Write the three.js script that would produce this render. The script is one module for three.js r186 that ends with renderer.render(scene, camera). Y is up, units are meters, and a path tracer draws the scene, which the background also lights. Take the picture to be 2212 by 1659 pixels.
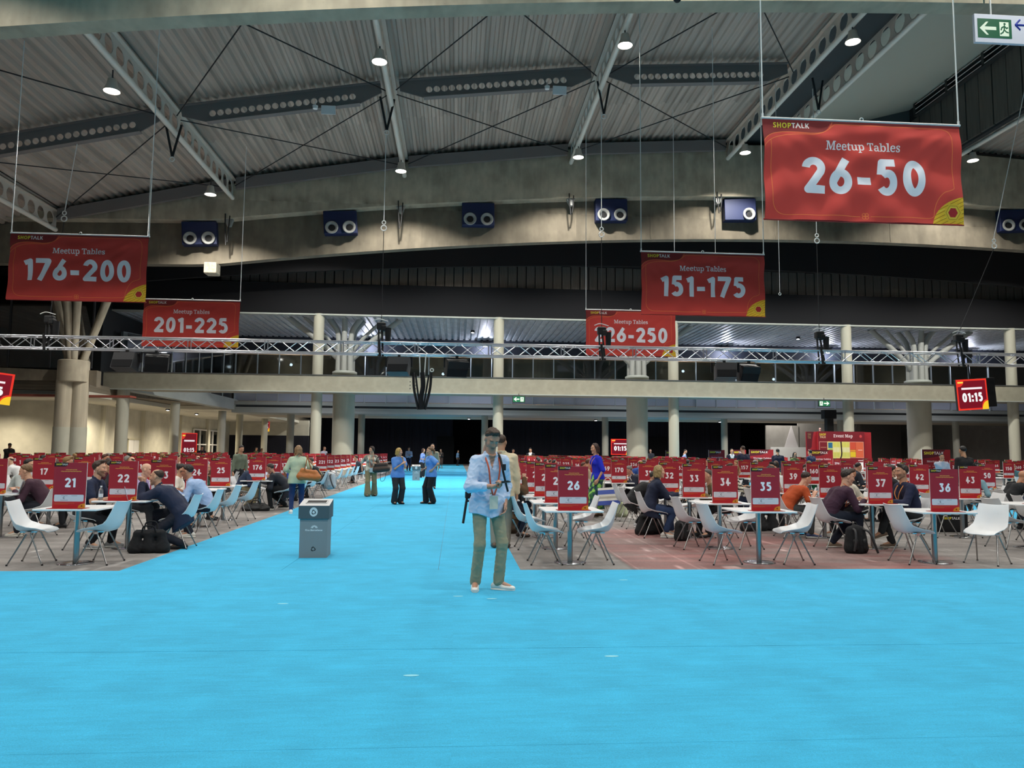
import * as THREE from 'three';
import { RoundedBoxGeometry } from 'three/addons/geometries/RoundedBoxGeometry.js';
import { mergeGeometries } from 'three/addons/utils/BufferGeometryUtils.js';
import { ImprovedNoise } from 'three/addons/math/ImprovedNoise.js';

// ---------- camera, exposure, world ----------
const scene = new THREE.Scene();
scene.background = new THREE.Color(0x000000);
const R = Math.PI / 180;
const EYE = 1.54;                                     // a phone held at eye level
const camera = new THREE.PerspectiveCamera(53.09, 2212 / 1659, 0.05, 400);
camera.rotation.order = 'YXZ';
camera.position.set(0, EYE, 0);
camera.rotation.set(5.042 * R, -4.141 * R, 0.5 * R);
scene.add(camera);
const renderer = new THREE.WebGLRenderer({ antialias: true });
renderer.toneMapping = THREE.LinearToneMapping;
renderer.toneMappingExposure = 1.0;
renderer.shadowMap.enabled = true;
const LAMP = 140;          // candela of one roof floodlight
const LAMP_COLOR = new THREE.Color(1.0, 0.965, 0.9);
const BACK_LAMP = 120;     // candela of the lamps over the far part of the hall
const ROOM_LAMP = 75;      // lamps under the side gallery

// ---------- small tools ----------
let seed = 7;
const rnd = () => { seed = (seed + 0x6d2b79f5) | 0; let t = Math.imul(seed ^ (seed >>> 15), 1 | seed); t = (t + Math.imul(t ^ (t >>> 7), 61 | t)) ^ t; return ((t ^ (t >>> 14)) >>> 0) / 4294967296; };
const rr = (a, b) => a + (b - a) * rnd();
const perlin = new ImprovedNoise();
const V = (x, y, z) => new THREE.Vector3(x, y, z);
const used = {};
function numbered(name) { const n = used[name] = (used[name] ?? -1) + 1; return n ? name + '_' + String(n).padStart(3, '0') : name; }
function std(color, roughness = 0.7, metalness = 0, extra = {}) { return new THREE.MeshStandardMaterial({ color, roughness, metalness, ...extra }); }
function mesh(name, geo, mat, parent) {
  const g = Array.isArray(geo) ? merge(geo) : geo;
  const m = new THREE.Mesh(g, mat); m.castShadow = m.receiveShadow = true;
  m.name = parent ? name : numbered(name); (parent ?? scene).add(m); return m;
}
function merge(list) {
  const flat = list.flat(9).map((g) => { const h = g.index ? g.toNonIndexed() : g; for (const k of Object.keys(h.attributes)) if (!['position', 'normal', 'uv'].includes(k)) h.deleteAttribute(k); return h; });
  return mergeGeometries(flat, false);
}
function tag(o, label, category, group) { o.userData.label = label; if (category) o.userData.category = category; if (group) o.userData.group = group; return o; }
function thing(name, label, category, x = 0, y = 0, z = 0, turn = 0, group) {
  const o = new THREE.Group(); o.name = numbered(name); o.position.set(x, y, z); o.rotation.y = turn; scene.add(o);
  return tag(o, label, category, group);
}
function struct(name, geo, mat, label) { const m = mesh(name, geo, mat); m.userData.kind = 'structure'; if (label) m.userData.label = label; return m; }
function structGroup(name, label) { const o = new THREE.Group(); o.name = numbered(name); o.userData.kind = 'structure'; if (label) o.userData.label = label; scene.add(o); return o; }
const box = (w, h, d, x = 0, y = 0, z = 0) => new THREE.BoxGeometry(w, h, d).translate(x, y, z);
const span = (x0, x1, y0, y1, z0, z1) => box(x1 - x0, y1 - y0, z1 - z0, (x0 + x1) / 2, (y0 + y1) / 2, (z0 + z1) / 2);
const rbox = (w, h, d, r, x = 0, y = 0, z = 0, s = 2) => new RoundedBoxGeometry(w, h, d, s, r).translate(x, y, z);
const cyl = (r0, r1, h, n = 16, x = 0, y = 0, z = 0) => new THREE.CylinderGeometry(r1, r0, h, n).translate(x, y, z);
function bar(a, b, r, n = 8, r2 = r) {
  const d = b.clone().sub(a), L = d.length(), g = new THREE.CylinderGeometry(r2, r, L, n);
  g.applyQuaternion(new THREE.Quaternion().setFromUnitVectors(V(0, 1, 0), d.normalize()));
  return g.translate((a.x + b.x) / 2, (a.y + b.y) / 2, (a.z + b.z) / 2);
}
const lathe = (pts, n = 24) => new THREE.LatheGeometry(pts.map(([x, y]) => new THREE.Vector2(x, y)), n);
function tube(pts, r, seg = 24, n = 6) { return new THREE.TubeGeometry(new THREE.CatmullRomCurve3(pts), seg, r, n, false); }
function prism(poly, depth, z0 = 0) { const s = new THREE.Shape(poly.map(([x, y]) => new THREE.Vector2(x, y))); return new THREE.ExtrudeGeometry(s, { depth, bevelEnabled: false }).translate(0, 0, z0); }
const WORDS = 'zero one two three four five six seven eight nine ten eleven twelve thirteen fourteen fifteen sixteen seventeen eighteen nineteen'.split(' ');
const TENS = ',,twenty,thirty,forty,fifty,sixty,seventy,eighty,ninety'.split(',');
function say(n) {
  if (n < 20) return WORDS[n];
  if (n < 100) return TENS[n / 10 | 0] + (n % 10 ? '-' + WORDS[n % 10] : '');
  return WORDS[n / 100 | 0] + '-hundred' + (n % 100 ? '-' + say(n % 100) : '');
}
// where a point of the hall shows in the photograph; only used to leave out repeats wholly outside the frame
camera.updateMatrixWorld(true);
const view = new THREE.Matrix4().copy(camera.matrixWorld).invert(), TAN = Math.tan(53.09 / 2 * R);
function frame(x, y, z) { const p = V(x, y, z).applyMatrix4(view); return p.z > -0.1 ? null : [1106 + 829.5 * p.x / -p.z / TAN, 829.5 - 829.5 * p.y / -p.z / TAN]; }
const inFrame = (x, y, z, m = 40) => { const f = frame(x, y, z); return !!f && f[0] > -m && f[0] < 2212 + m && f[1] > -m && f[1] < 1659 + m; };

// ---------- textures ----------
const hash = (x, y) => { let h = Math.imul(x, 374761393) + Math.imul(y, 668265263) | 0; h = Math.imul(h ^ (h >>> 13), 1274126177); return ((h ^ (h >>> 16)) >>> 0) / 4294967296; };
function vnoise(x, y, per) {
  const xi = Math.floor(x), yi = Math.floor(y), fx = x - xi, fy = y - yi, u = fx * fx * (3 - 2 * fx), v = fy * fy * (3 - 2 * fy), w = (a) => ((a % per) + per) % per;
  const a = hash(w(xi), w(yi)), b = hash(w(xi + 1), w(yi)), c = hash(w(xi), w(yi + 1)), d = hash(w(xi + 1), w(yi + 1));
  return a + (b - a) * u + (c - a) * v + (a - b - c + d) * u * v;
}
const fbm = (x, y, per, oct = 4) => { let s = 0, a = 0.5, t = 0; for (let i = 0; i < oct; i++) { s += a * vnoise(x, y, per); t += a; x *= 2; y *= 2; per *= 2; a *= 0.5; } return s / t; };
function dataTex(n, m, f, srgb = true) {
  const d = new Uint8Array(n * m * 4);
  for (let y = 0; y < m; y++) for (let x = 0; x < n; x++) { const c = f(x / n, y / m, x, y), i = (y * n + x) * 4; d[i] = c[0]; d[i + 1] = c[1]; d[i + 2] = c[2]; d[i + 3] = 255; }
  const t = new THREE.DataTexture(d, n, m); t.wrapS = t.wrapT = THREE.RepeatWrapping; t.magFilter = THREE.LinearFilter; if (srgb) t.colorSpace = THREE.SRGBColorSpace; t.needsUpdate = true; return t;
}
function canvasTex(w, h, draw) {
  const c = document.createElement('canvas'); c.width = w; c.height = h; draw(c.getContext('2d'), w, h);
  const t = new THREE.CanvasTexture(c); t.colorSpace = THREE.SRGBColorSpace; t.anisotropy = 8; return t;
}
// world-scale uv for boxes and prisms: every face gets uv in metres times k
function worldUV(g, k = 1) {
  const h = g.index ? g.toNonIndexed() : g; h.computeVertexNormals(); const p = h.attributes.position, n = h.attributes.normal, uv = new Float32Array(p.count * 2);
  for (let i = 0; i < p.count; i++) {
    const ax = Math.abs(n.getX(i)), ay = Math.abs(n.getY(i)), az = Math.abs(n.getZ(i)); let u, v;
    if (ay >= ax && ay >= az) { u = p.getX(i); v = p.getZ(i); } else if (ax > az) { u = p.getZ(i); v = p.getY(i); } else { u = p.getX(i); v = p.getY(i); }
    uv[i * 2] = u * k; uv[i * 2 + 1] = v * k;
  }
  h.setAttribute('uv', new THREE.BufferAttribute(uv, 2)); return h;
}
// ---------- materials ----------
const concreteTex = dataTex(512, 512, (u, v) => {
  const a = fbm(u * 6, v * 6, 6, 5), b = fbm(u * 24, v * 10, 24, 3), s = fbm(u * 14, v * 2, 14, 3);
  let k = 205 + (a - 0.5) * 60 + (b - 0.5) * 26 + (s - 0.5) * 40; if (hash(u * 512 | 0, v * 512 | 0) > 0.9985) k -= 50;
  return [k, k * 0.985, k * 0.93].map((c) => Math.min(255, c));
});
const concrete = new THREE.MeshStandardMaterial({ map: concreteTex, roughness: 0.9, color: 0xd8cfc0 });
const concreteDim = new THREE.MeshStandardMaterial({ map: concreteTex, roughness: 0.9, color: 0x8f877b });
const plasterTex = dataTex(256, 256, (u, v) => { const k = 205 + (fbm(u * 8, v * 8, 8, 4) - 0.5) * 24; return [k, k, k * 0.97]; });
const columnPaint = new THREE.MeshStandardMaterial({ map: plasterTex, roughness: 0.75, color: 0xd8d6c8 });
const balconyPaint = new THREE.MeshStandardMaterial({ map: plasterTex, roughness: 0.8, color: 0xbab6a6 });
const galleryWhite = new THREE.MeshStandardMaterial({ map: plasterTex, roughness: 0.7, color: 0xc9d0cf });
const creamWall = new THREE.MeshStandardMaterial({ map: plasterTex, roughness: 0.85, color: 0xfffbee });
const greyWall = new THREE.MeshStandardMaterial({ map: plasterTex, roughness: 0.9, color: 0xb9b4b2 });
const deckTex = dataTex(256, 256, (u, v) => { const k = 200 + (fbm(u * 20, v * 3, 20, 4) - 0.5) * 50 + (hash(Math.floor(u * 24), 3) - 0.5) * 14; return [k, k, k]; });
const deckMetal = new THREE.MeshStandardMaterial({ map: deckTex, color: 0xdfcdbd, roughness: 0.62, metalness: 0.0 });
const steelGrey = std(0xc9c0b4, 0.55);
const steelPipe = std(0xe0d8cb, 0.45);
const purlinGrey = std(0x77716e, 0.7);
const rodBlack = std(0x1d1e21, 0.7);
const cladDark = new THREE.MeshStandardMaterial({ map: deckTex, color: 0x716b64, roughness: 0.5, metalness: 0.15 });
const soffitDeck = new THREE.MeshStandardMaterial({ map: deckTex, color: 0xdfe4ea, roughness: 0.5, metalness: 0.1 });
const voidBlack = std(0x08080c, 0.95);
const navyBlack = std(0x06070c, 0.95);
const drapeTex = dataTex(256, 256, (u, v) => { const k = 34 + (fbm(u * 40, v * 2, 40, 3) - 0.5) * 12; return [k * 0.9, k * 0.95, k * 1.3]; });
const drape = new THREE.MeshStandardMaterial({ map: drapeTex, roughness: 0.95 });
const teal = std(0xb4b3a4, 0.8);
const jetNavy = std(0x0d1d47, 0.55);
const jetGrey = std(0x9a9a95, 0.5);
const black = std(0x0c0c0e, 0.6);
const blackSoft = std(0x131316, 0.9);
const darkGrey = std(0x3a3a3c, 0.7);
const whitePaint = std(0xe8e8e6, 0.5);
const chrome = std(0xd5d5d8, 0.16, 1);
const chromeDull = std(0xa9a6a4, 0.28, 1);
const alu = std(0xc9ccd2, 0.32, 0.85);
const cableSteel = std(0xe6e6e2, 0.5, 0.0);
const shellWhite = std(0xe9e9ea, 0.38);
const tableWhite = std(0xeeeeee, 0.35);
const signEdge = std(0xd9cfca, 0.6);
const signRed = std(0x9c2026, 0.55);
const glassDark = new THREE.MeshPhysicalMaterial({ color: 0x8f9aa0, roughness: 0.04, transmission: 1, thickness: 0, ior: 2.2 });
const glassBack = std(0x15191c, 0.12);
const mullion = std(0xaab3b6, 0.5);
const floorTex = dataTex(2048, 2048, (u, v) => {
  // 48 m x 48 m of power-floated slab: grey, with a field of worn red paint, pour joints and streaks
  const X = u * 48 - 24, Z = v * 48 - 56;
  const g = fbm(u * 40, v * 40, 64, 5), st = fbm(u * 24, v * 220, 256, 3), big = fbm(u * 9 + 3, v * 9, 16, 3), fine = hash(u * 2048 | 0, v * 2048 | 0);
  let k = 128 + (g - 0.5) * 60 + (st - 0.5) * 46 + (fine - 0.5) * 14, r = k * 1.0, gg = k * 0.955, b = k * 0.925;
  let red = THREE.MathUtils.smoothstep(X - 2.37, 0, 0.03);
  const far = THREE.MathUtils.smoothstep(-Z + (big - 0.5) * 3.5 + Math.max(0, X - 5.6) * 1.7, 14.2, 17.2); red *= 1 - far;
  red *= 1 - THREE.MathUtils.smoothstep(X + (g - 0.5) * 1.4, 6.7, 7.6);
  red *= 0.55 + 0.45 * THREE.MathUtils.smoothstep(fbm(u * 60, v * 150, 256, 4), 0.34, 0.6);
  r += (k * 1.04 - r) * red; gg += (k * 0.72 - gg) * red; b += (k * 0.69 - b) * red;
  for (const [a, w, amp] of [[X - 2.37, 0.04, -30], [X - 2.44, 0.02, 30], [X - 3.27, 0.02, 50], [((Z + 100.2) % 4.1) - 2, 0.012, -22], [((X + 100.6) % 6.2) - 3, 0.012, -24]]) {
    const l = Math.max(0, 1 - Math.abs(a) / w) * amp * (0.4 + fbm(u * 200, v * 200, 256, 2)); r += l; gg += l; b += l;
  }
  const sc = fbm(u * 300, v * 80, 512, 2); if (sc > 0.74) { const l = (sc - 0.74) * 260; r += l; gg += l; b += l; }
  return [r, gg, b].map((x) => Math.max(20, Math.min(235, x)));
});
const floorMat = new THREE.MeshStandardMaterial({ map: floorTex, roughness: 0.62 });
const carpetTex = dataTex(1024, 1024, (u, v, x, y) => {
  const a = fbm(u * 10, v * 10, 10, 4), f = hash(x, y), f2 = hash(x >> 1, y >> 1), s = fbm(u * 12, v * 90, 96, 3);
  const k = 1 + (a - 0.5) * 0.10 + (f - 0.5) * 0.10 + (f2 - 0.5) * 0.07 + (s - 0.5) * 0.08;
  return [57 * k, 171 * k, 213 * k].map((c) => Math.min(255, c));
});
const carpetBump = dataTex(512, 512, (u, v, x, y) => { const k = 128 + (hash(x, y) - 0.5) * 150 + (fbm(u * 60, v * 60, 64, 3) - 0.5) * 90; return [k, k, k]; }, false);
const carpetMat = new THREE.MeshStandardMaterial({ map: carpetTex, bumpMap: carpetBump, bumpScale: 0.003, roughness: 0.97 });
// ---------- the hall ----------
const roofY = (x) => 17.1 - 0.00315 * (x - 20) ** 2;                     // underside of the purlins: one shallow vault
const archLow = (x) => (x > -12 ? 12.66 - 0.00205 * (x - 20) ** 2 : 10.56 - (-12 - x) * 0.02) - (x < -12 ? 0.0 : 0);
const WALL_L = -31, WALL_R = 52, Z_NEAR = 26, Z_FAR = -97;
const floorGeo = (x0, x1, z0, z1, y0, y1) => { const g = span(x0, x1, y0, y1, z0, z1).toNonIndexed(), p = g.attributes.position, uv = g.attributes.uv; for (let i = 0; i < p.count; i++) uv.setXY(i, (p.getX(i) + 24) / 48, (p.getZ(i) + 56) / 48); return g; };
struct('floor', floorGeo(WALL_L, WALL_R, Z_FAR, Z_NEAR, -0.3, 0), floorMat);
const slabWall = (name, x0, x1, y0, y1, z0, z1, m) => struct(name, worldUV(span(x0, x1, y0, y1, z0, z1), 0.25), m);
slabWall('wall_back', WALL_L, WALL_R, 0, 19, Z_NEAR, Z_NEAR + 0.4, greyWall);
slabWall('wall_left', WALL_L - 0.4, WALL_L, 0, 19, Z_FAR, Z_NEAR, greyWall);
slabWall('wall_right', WALL_R, WALL_R + 0.4, 0, 19, Z_FAR, Z_NEAR, greyWall);
slabWall('wall_far', WALL_L, WALL_R, 0, 19, Z_FAR - 0.4, Z_FAR, voidBlack);

// roof deck: trapezoidal sheets whose ribs run down the hall, in bays between the girders
const GIRDERS = [-27.4, -19.2, -11, -2.73, 5.59, 13.7];
function deck(x0, x1, z0, z1, lift) {
  const pts = []; const P = 0.33; let i = 0;
  for (let x = x0; x < x1 - 1e-6; x += P, i++) { const y = roofY(x) + lift; pts.push([x, y + 0.07], [x + 0.1, y + 0.07], [x + 0.15, y], [x + 0.28, y]); }
  pts.push([x1, roofY(x1) + lift + 0.07]);
  const pos = [], uv = [], idx = [];
  pts.forEach(([x, y]) => { pos.push(x, y, z0, x, y, z1, x, y + 0.1, z0, x, y + 0.1, z1); uv.push(x * 0.3, z0 * 0.06, x * 0.3, z1 * 0.06, x * 0.3, 0, x * 0.3, 1); });
  for (let k = 0; k < pts.length - 1; k++) { const a = k * 4; idx.push(a, a + 1, a + 4, a + 4, a + 1, a + 5, a + 2, a + 6, a + 3, a + 6, a + 7, a + 3); }
  const g = new THREE.BufferGeometry(); g.setAttribute('position', new THREE.Float32BufferAttribute(pos, 3)); g.setAttribute('uv', new THREE.Float32BufferAttribute(uv, 2)); g.setIndex(idx);
  const h = g.toNonIndexed(); h.computeVertexNormals(); return h;
}
const roof = structGroup('ceiling', 'grey ribbed metal roof deck of the vaulted hall');
for (let i = 0; i < GIRDERS.length - 1; i++) for (const [z0, z1] of [[-17.2, 26], [-37.9, -17.2]]) mesh('roof_sheet', deck(GIRDERS[i], GIRDERS[i + 1], z0, z1, 0.75), deckMetal, roof);
mesh('roof_sheet', deck(WALL_L, GIRDERS[0], -37.9, 26, 0.75), deckMetal, roof);
mesh('roof_sheet', deck(24.9, WALL_R, -37.9, 26, 0.75), deckMetal, roof);
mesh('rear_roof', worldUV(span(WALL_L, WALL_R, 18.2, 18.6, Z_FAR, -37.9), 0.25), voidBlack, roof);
// the raised lantern over the middle of the vault
const lantern = structGroup('ceiling', 'raised roof lantern with a louvred strip between the two halves of the vault');
mesh('lantern_soffit', span(13.9, 16.1, 17.66, 17.74, -37.9, 26), std(0x3b3f40, 0.8), lantern);
mesh('lantern_soffit', prism([[16.1, 17.72], [24.0, 19.9], [24.0, 20.05], [16.1, 17.87]], 63.9, -37.9), teal, lantern);
{ let k = 0; for (let z = -37.8; z < 10; z += 0.9, k++) mesh('cladding_panel', span(23.75 + (k % 2) * 0.02, 23.85, 16.3, 19.1, z, z + 0.84), cladDark, lantern); }
mesh('lantern_wall', span(23.85, 24.1, 16.2, 20, -37.9, 26), std(0x26282a, 0.9), lantern);
for (let z = -37; z < 8; z += 2.6) {
  mesh('louvre_frame', [span(23.5, 23.74, 19.1, 19.9, z, z + 0.16), span(23.5, 23.74, 19.08, 19.14, z, z + 2.6), span(23.5, 23.74, 19.85, 19.92, z, z + 2.6)], std(0x33302e, 0.6), lantern);
  for (let k = 0; k < 3; k++) mesh('louvre', box(0.2, 0.03, 2.4, 0, 0, 0).rotateZ(0.6).translate(23.6, 19.24 + k * 0.24, z + 1.36), std(0xe6d6ce, 0.3, 0.2), lantern);
}

mesh('lantern_gable', span(13.7, 24.1, 17.4, 20.1, -38.2, -38.0), std(0x555a5a, 0.8), lantern);
// girders: cellular beams with round holes in the web and a pipe for lower flange
function webGeo(z0, z1, h, r, pitch, t) {
  const s = new THREE.Shape([[z0, 0], [z1, 0], [z1, h], [z0, h]].map(([x, y]) => new THREE.Vector2(x, y)));
  const n = Math.floor((z1 - z0 - 0.3) / pitch); for (let i = 0; i < n; i++) { const c = z0 + 0.15 + (i + 0.5) * ((z1 - z0 - 0.3) / n), p = new THREE.Path(); p.absellipse(c, h / 2, r, r, 0, Math.PI * 2, true); s.holes.push(p); }
  return new THREE.ExtrudeGeometry(s, { depth: t, bevelEnabled: false, curveSegments: 8 });
}
function girder(x, z0, z1, y, h, label, hole = 0.3, light = true) {
  const o = thing('roof_girder', label, 'beam');
  mesh('web', webGeo(z0, z1, h, h * 0.36, h * 0.95, 0.03).rotateY(-Math.PI / 2).translate(x + 0.015, y, 0), light ? steelGrey : purlinGrey, o);
  mesh('top_flange', span(x - 0.16, x + 0.16, y + h, y + h + 0.04, z0, z1), steelGrey, o);
  mesh('bottom_flange', bar(V(x, y, z0), V(x, y, z1), 0.11, 10), steelPipe, o);
  return o;
}
const GN = ['', 'over the side gallery', 'ending above a bearing block', 'above the rubbish bin', 'third from the side gallery, above the blue sweep', 'next to the lantern girder'];
GIRDERS.forEach((x, i) => {
  if (i) girder(x, -37.4, -17.6, roofY(x) - 0.35, 0.85, 'pale steel girder with round web holes, ' + GN[i]);
});
girder(15.9, -37.4, -17.6, roofY(16) - 0.3, 0.95, 'pale steel girder with large dark web holes along the lantern edge');
girder(25.2, -37.4, -17.6, roofY(25.2) - 0.35, 0.85, 'pale steel girder on the far side of the lantern');
girder(33.4, -37.4, -17.6, roofY(33.4) - 0.35, 0.85, 'pale steel girder beyond the lantern, outermost of the row');
// cross purlins halfway between the arches
function purlin(a, b, z, label) {
  const xa = GIRDERS[a] + 0.35, xb = GIRDERS[b] - 0.35, ya = roofY(xa), yb = roofY(xb), L = Math.hypot(xb - xa, yb - ya), o = thing('roof_purlin', label, 'beam');
  const s = new THREE.Shape([[0, 0.12], [0.9, -0.22], [L - 0.9, -0.22], [L, 0.12], [L, 0.5], [0, 0.5]].map(([x, y]) => new THREE.Vector2(x, y)));
  for (let k = 0; k < 19; k++) { const p = new THREE.Path(); p.absellipse(1.15 + k * (L - 2.3) / 18, 0.1, 0.13, 0.13, 0, 7, true); s.holes.push(p); }
  const put = (g) => g.rotateZ(Math.atan2(yb - ya, xb - xa)).translate(xa, ya, z);
  mesh('web', put(new THREE.ExtrudeGeometry(s, { depth: 0.05, bevelEnabled: false, curveSegments: 8 })), purlinGrey, o);
  mesh('top_flange', put(span(0, L, 0.5, 0.54, -0.14, 0.18)), purlinGrey, o); mesh('bottom_flange', put(span(0.9, L - 0.9, -0.25, -0.21, -0.12, 0.16)), purlinGrey, o);
}
purlin(1, 2, -29.4, 'dark perforated purlin above the hanging sign for tables from one-hundred-seventy-six');
purlin(2, 3, -29.4, 'dark perforated purlin in the roof bay above the rubbish bin');
purlin(3, 4, -29.4, 'dark perforated purlin in the roof bay above the standing man');
purlin(4, 5, -29.4, 'dark perforated purlin running up to the lantern girder');
for (let i = 1; i < 5; i++) struct('ceiling_beam', [span(GIRDERS[i] + 0.2, GIRDERS[i + 1] - 0.2, 0, 0.55, -0.1, 0.1).applyMatrix4(new THREE.Matrix4().makeShear(0, 0, 0, 0, 0, 0)).rotateZ(0)].map((g) => { const p = g.attributes.position; for (let k = 0; k < p.count; k++) p.setY(k, p.getY(k) + roofY(p.getX(k)) - 0.02); return g.translate(0, 0, -37.15); }), purlinGrey);
// diagonal bracing rods, two crosses in every bay
const BAY = ['over the side gallery', 'above the rubbish bin', 'above the standing man', 'beside the lantern'];
for (let i = 1; i < 5; i++) for (const [za, zb, w] of [[-29.2, -18, 'near'], [-37, -29.6, 'far']]) {
  const xa = GIRDERS[i] + 0.2, xb = GIRDERS[i + 1] - 0.2, o = thing('bracing_rods', 'crossed thin dark bracing rods in the ' + w + ' half of the bay ' + BAY[i - 1], 'rods');
  mesh('rod', bar(V(xa, roofY(xa) + 0.1, za), V(xb, roofY(xb) + 0.1, zb), 0.024, 6), rodBlack, o);
  mesh('rod', bar(V(xa, roofY(xa) + 0.1, zb), V(xb, roofY(xb) + 0.1, za), 0.024, 6), rodBlack, o);
}

// concrete arches
function archGeo(x0, x1, low, high, z0, z1, n = 60) {
  const poly = []; for (let i = 0; i <= n; i++) { const x = x0 + (x1 - x0) * i / n; poly.push([x, low(x)]); } for (let i = n; i >= 0; i--) { const x = x0 + (x1 - x0) * i / n; poly.push([x, Math.max(high(x), low(x) + 0.35)]); }
  return worldUV(prism(poly, z1 - z0, z0), 0.22);
}
const nearArch = structGroup('beam', 'shallow concrete arch beam across the top of the view');
mesh('arch_web', archGeo(WALL_L, WALL_R, archLow, (x) => roofY(x) + 0.7, -17.5, -17.0), concrete, nearArch);
mesh('arch_ledge', archGeo(WALL_L, WALL_R, (x) => archLow(x) + 2.1, (x) => roofY(x) + 0.6, -17.0, -16.4), concrete, nearArch);
const farArch = structGroup('beam', 'shallow concrete arch beam behind the roof lamps with a projecting ledge');
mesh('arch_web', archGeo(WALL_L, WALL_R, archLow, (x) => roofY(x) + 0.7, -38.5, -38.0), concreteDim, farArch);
mesh('arch_ledge', archGeo(WALL_L, WALL_R, (x) => archLow(x) + 2.05, (x) => roofY(x) + 0.35, -38.0, -37.35), concrete, farArch);
mesh('bearing_block', rbox(0.6, 0.55, 0.7, 0.05, -12.0, 10.3, -37.9), concrete, farArch);
// shallow joints of the arch casting
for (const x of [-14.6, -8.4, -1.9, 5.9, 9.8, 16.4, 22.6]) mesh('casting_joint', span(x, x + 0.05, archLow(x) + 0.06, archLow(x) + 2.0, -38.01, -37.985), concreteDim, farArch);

// the dark upper part behind the arch
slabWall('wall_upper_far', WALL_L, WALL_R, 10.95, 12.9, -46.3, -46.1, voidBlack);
{
  const l = []; for (let x = -14; x < 46; x += 0.55) l.push(span(x + rr(0, 0.04), x + 0.51, 11.45 - (x - 3) * 0.0035, 12.9 + rr(-0.05, 0), -46.1, -46.02 + rr(0, 0.05)));
  l.forEach((g, i) => (i ? mesh('cladding_panel', g, cladDark, scene.userData.clad) : (scene.userData.clad = structGroup('wall_cladding', 'dark corrugated cladding above the black bulkhead'), mesh('cladding_panel', g, cladDark, scene.userData.clad))));
}
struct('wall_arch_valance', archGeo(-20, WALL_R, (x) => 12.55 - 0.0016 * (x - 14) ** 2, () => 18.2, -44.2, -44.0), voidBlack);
slabWall('wall_bulkhead', -20, WALL_R, 9.55, 11.42, -46.0, -45.7, navyBlack);
struct('trim_1', span(-20, WALL_R, 9.5, 9.58, -46.0, -45.6), galleryWhite);
// ribbed soffit behind the column heads
{ const l = []; for (let x = -20; x < WALL_R; x += 0.42) l.push(span(x, x + 0.24, 9.5, 9.58, -55, -45.9)); l.push(span(-20, WALL_R, 9.57, 9.7, -55, -45.9)); struct('ceiling_soffit', l.map((g) => worldUV(g, 0.5)), soffitDeck, 'pale ribbed metal soffit above the gallery windows'); }
struct('wall_soffit_drop', span(-20, WALL_R, 8.34, 9.6, -55.2, -54.9), std(0x262c38, 0.7));
struct('trim_2', span(-20, WALL_R, 8.28, 8.36, -55.1, -54.8), galleryWhite);
const corridorWall = new THREE.MeshStandardMaterial({ map: concreteTex, roughness: 0.9, color: 0x9a8c78 });
const lampSmallGlass = new THREE.MeshStandardMaterial({ color: 0xffffff, emissive: new THREE.Color(0.95, 0.95, 1), emissiveIntensity: 14, roughness: 0.3 });
struct('wall_upper_back', worldUV(span(-20, WALL_R, 4.3, 9.6, -58.6, -58.3), 0.25), corridorWall);
[-12, -3, 6, 15, 24, 33].forEach((x, i) => { const o = thing('corridor_lamp', ['first', 'second', 'third', 'fourth', 'fifth', 'sixth'][i] + ' small ceiling lamp seen through the gallery windows', 'lamp', x + (i % 2) * 2, 7.7 - (i % 3) * 0.5, -56.5); mesh('rod', bar(V(0, 0.05, 0), V(0, 1.4, 0), 0.015, 6), darkGrey, o); mesh('bulb', new THREE.SphereGeometry(0.1, 14, 10), lampSmallGlass, o); const l = new THREE.PointLight(0xffeedd, 26); l.name = 'lamp_light'; l.position.set(0, 0, 0.0); l.castShadow = true; l.shadow.radius = 4; o.add(l); });
// upper gallery windows: each pane its own, between white mullions
const spandrel = std(0xa9b0bd, 0.45);
const win = structGroup('window_1', 'long row of dark gallery windows between white mullions');
for (let x = -15.5; x < 46; x += 1.5) {
  mesh('pane', span(x + 0.03, x + 1.47, 5.72, 8.22, -55.01, -54.99), glassDark, win); mesh('spandrel_panel', span(x + 0.03, x + 1.47, 4.95, 5.66, -55.02, -54.98), spandrel, win);
  mesh('mullion', span(x - 0.03, x + 0.03, 4.85, 8.3, -55.05, -54.9), mullion, win);
}
mesh('transom', span(-15.5, 46, 5.66, 5.72, -55.04, -54.94), mullion, win);
const fascia = structGroup('trim_gallery_front', 'pale stepped edge of the gallery floor under the windows');
mesh('edge_band', span(-15.6, WALL_R, 4.66, 4.9, -55.4, -54.7), galleryWhite, fascia);
mesh('edge_band', span(-15.6, WALL_R, 4.5, 4.66, -58, -54.9), std(0x4a4f55, 0.7), fascia);
mesh('edge_band', span(-15.6, WALL_R, 4.12, 4.5, -58, -54.75), galleryWhite, fascia);
struct('slab', span(-15.6, WALL_R, 4.14, 4.5, -63, -58), concrete);

// footbridge in front of the windows
const bridge = structGroup('slab_footbridge', 'deep beige parapet of the footbridge crossing the hall');
mesh('parapet', worldUV(span(-20.8, WALL_R, 4.92, 5.86, -45.2, -45.0), 0.5), balconyPaint, bridge);
mesh('deck', span(-20.8, WALL_R, 4.95, 5.2, -47.6, -45.2), balconyPaint, bridge);
mesh('coping', span(-20.8, WALL_R, 5.86, 5.9, -45.26, -44.96), std(0x4b4c4e, 0.5), bridge);
mesh('drip_edge', span(-20.8, WALL_R, 4.88, 4.93, -45.24, -44.97), galleryWhite, bridge);
for (let i = 0; i < 9; i++) mesh('fixing_hole', cyl(0.035, 0.035, 0.02, 10).rotateX(Math.PI / 2).translate(-2.7 + (i % 3) * 0.32, 5.16 + (i / 3 | 0) * 0.2, -44.995), darkGrey, bridge);

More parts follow.
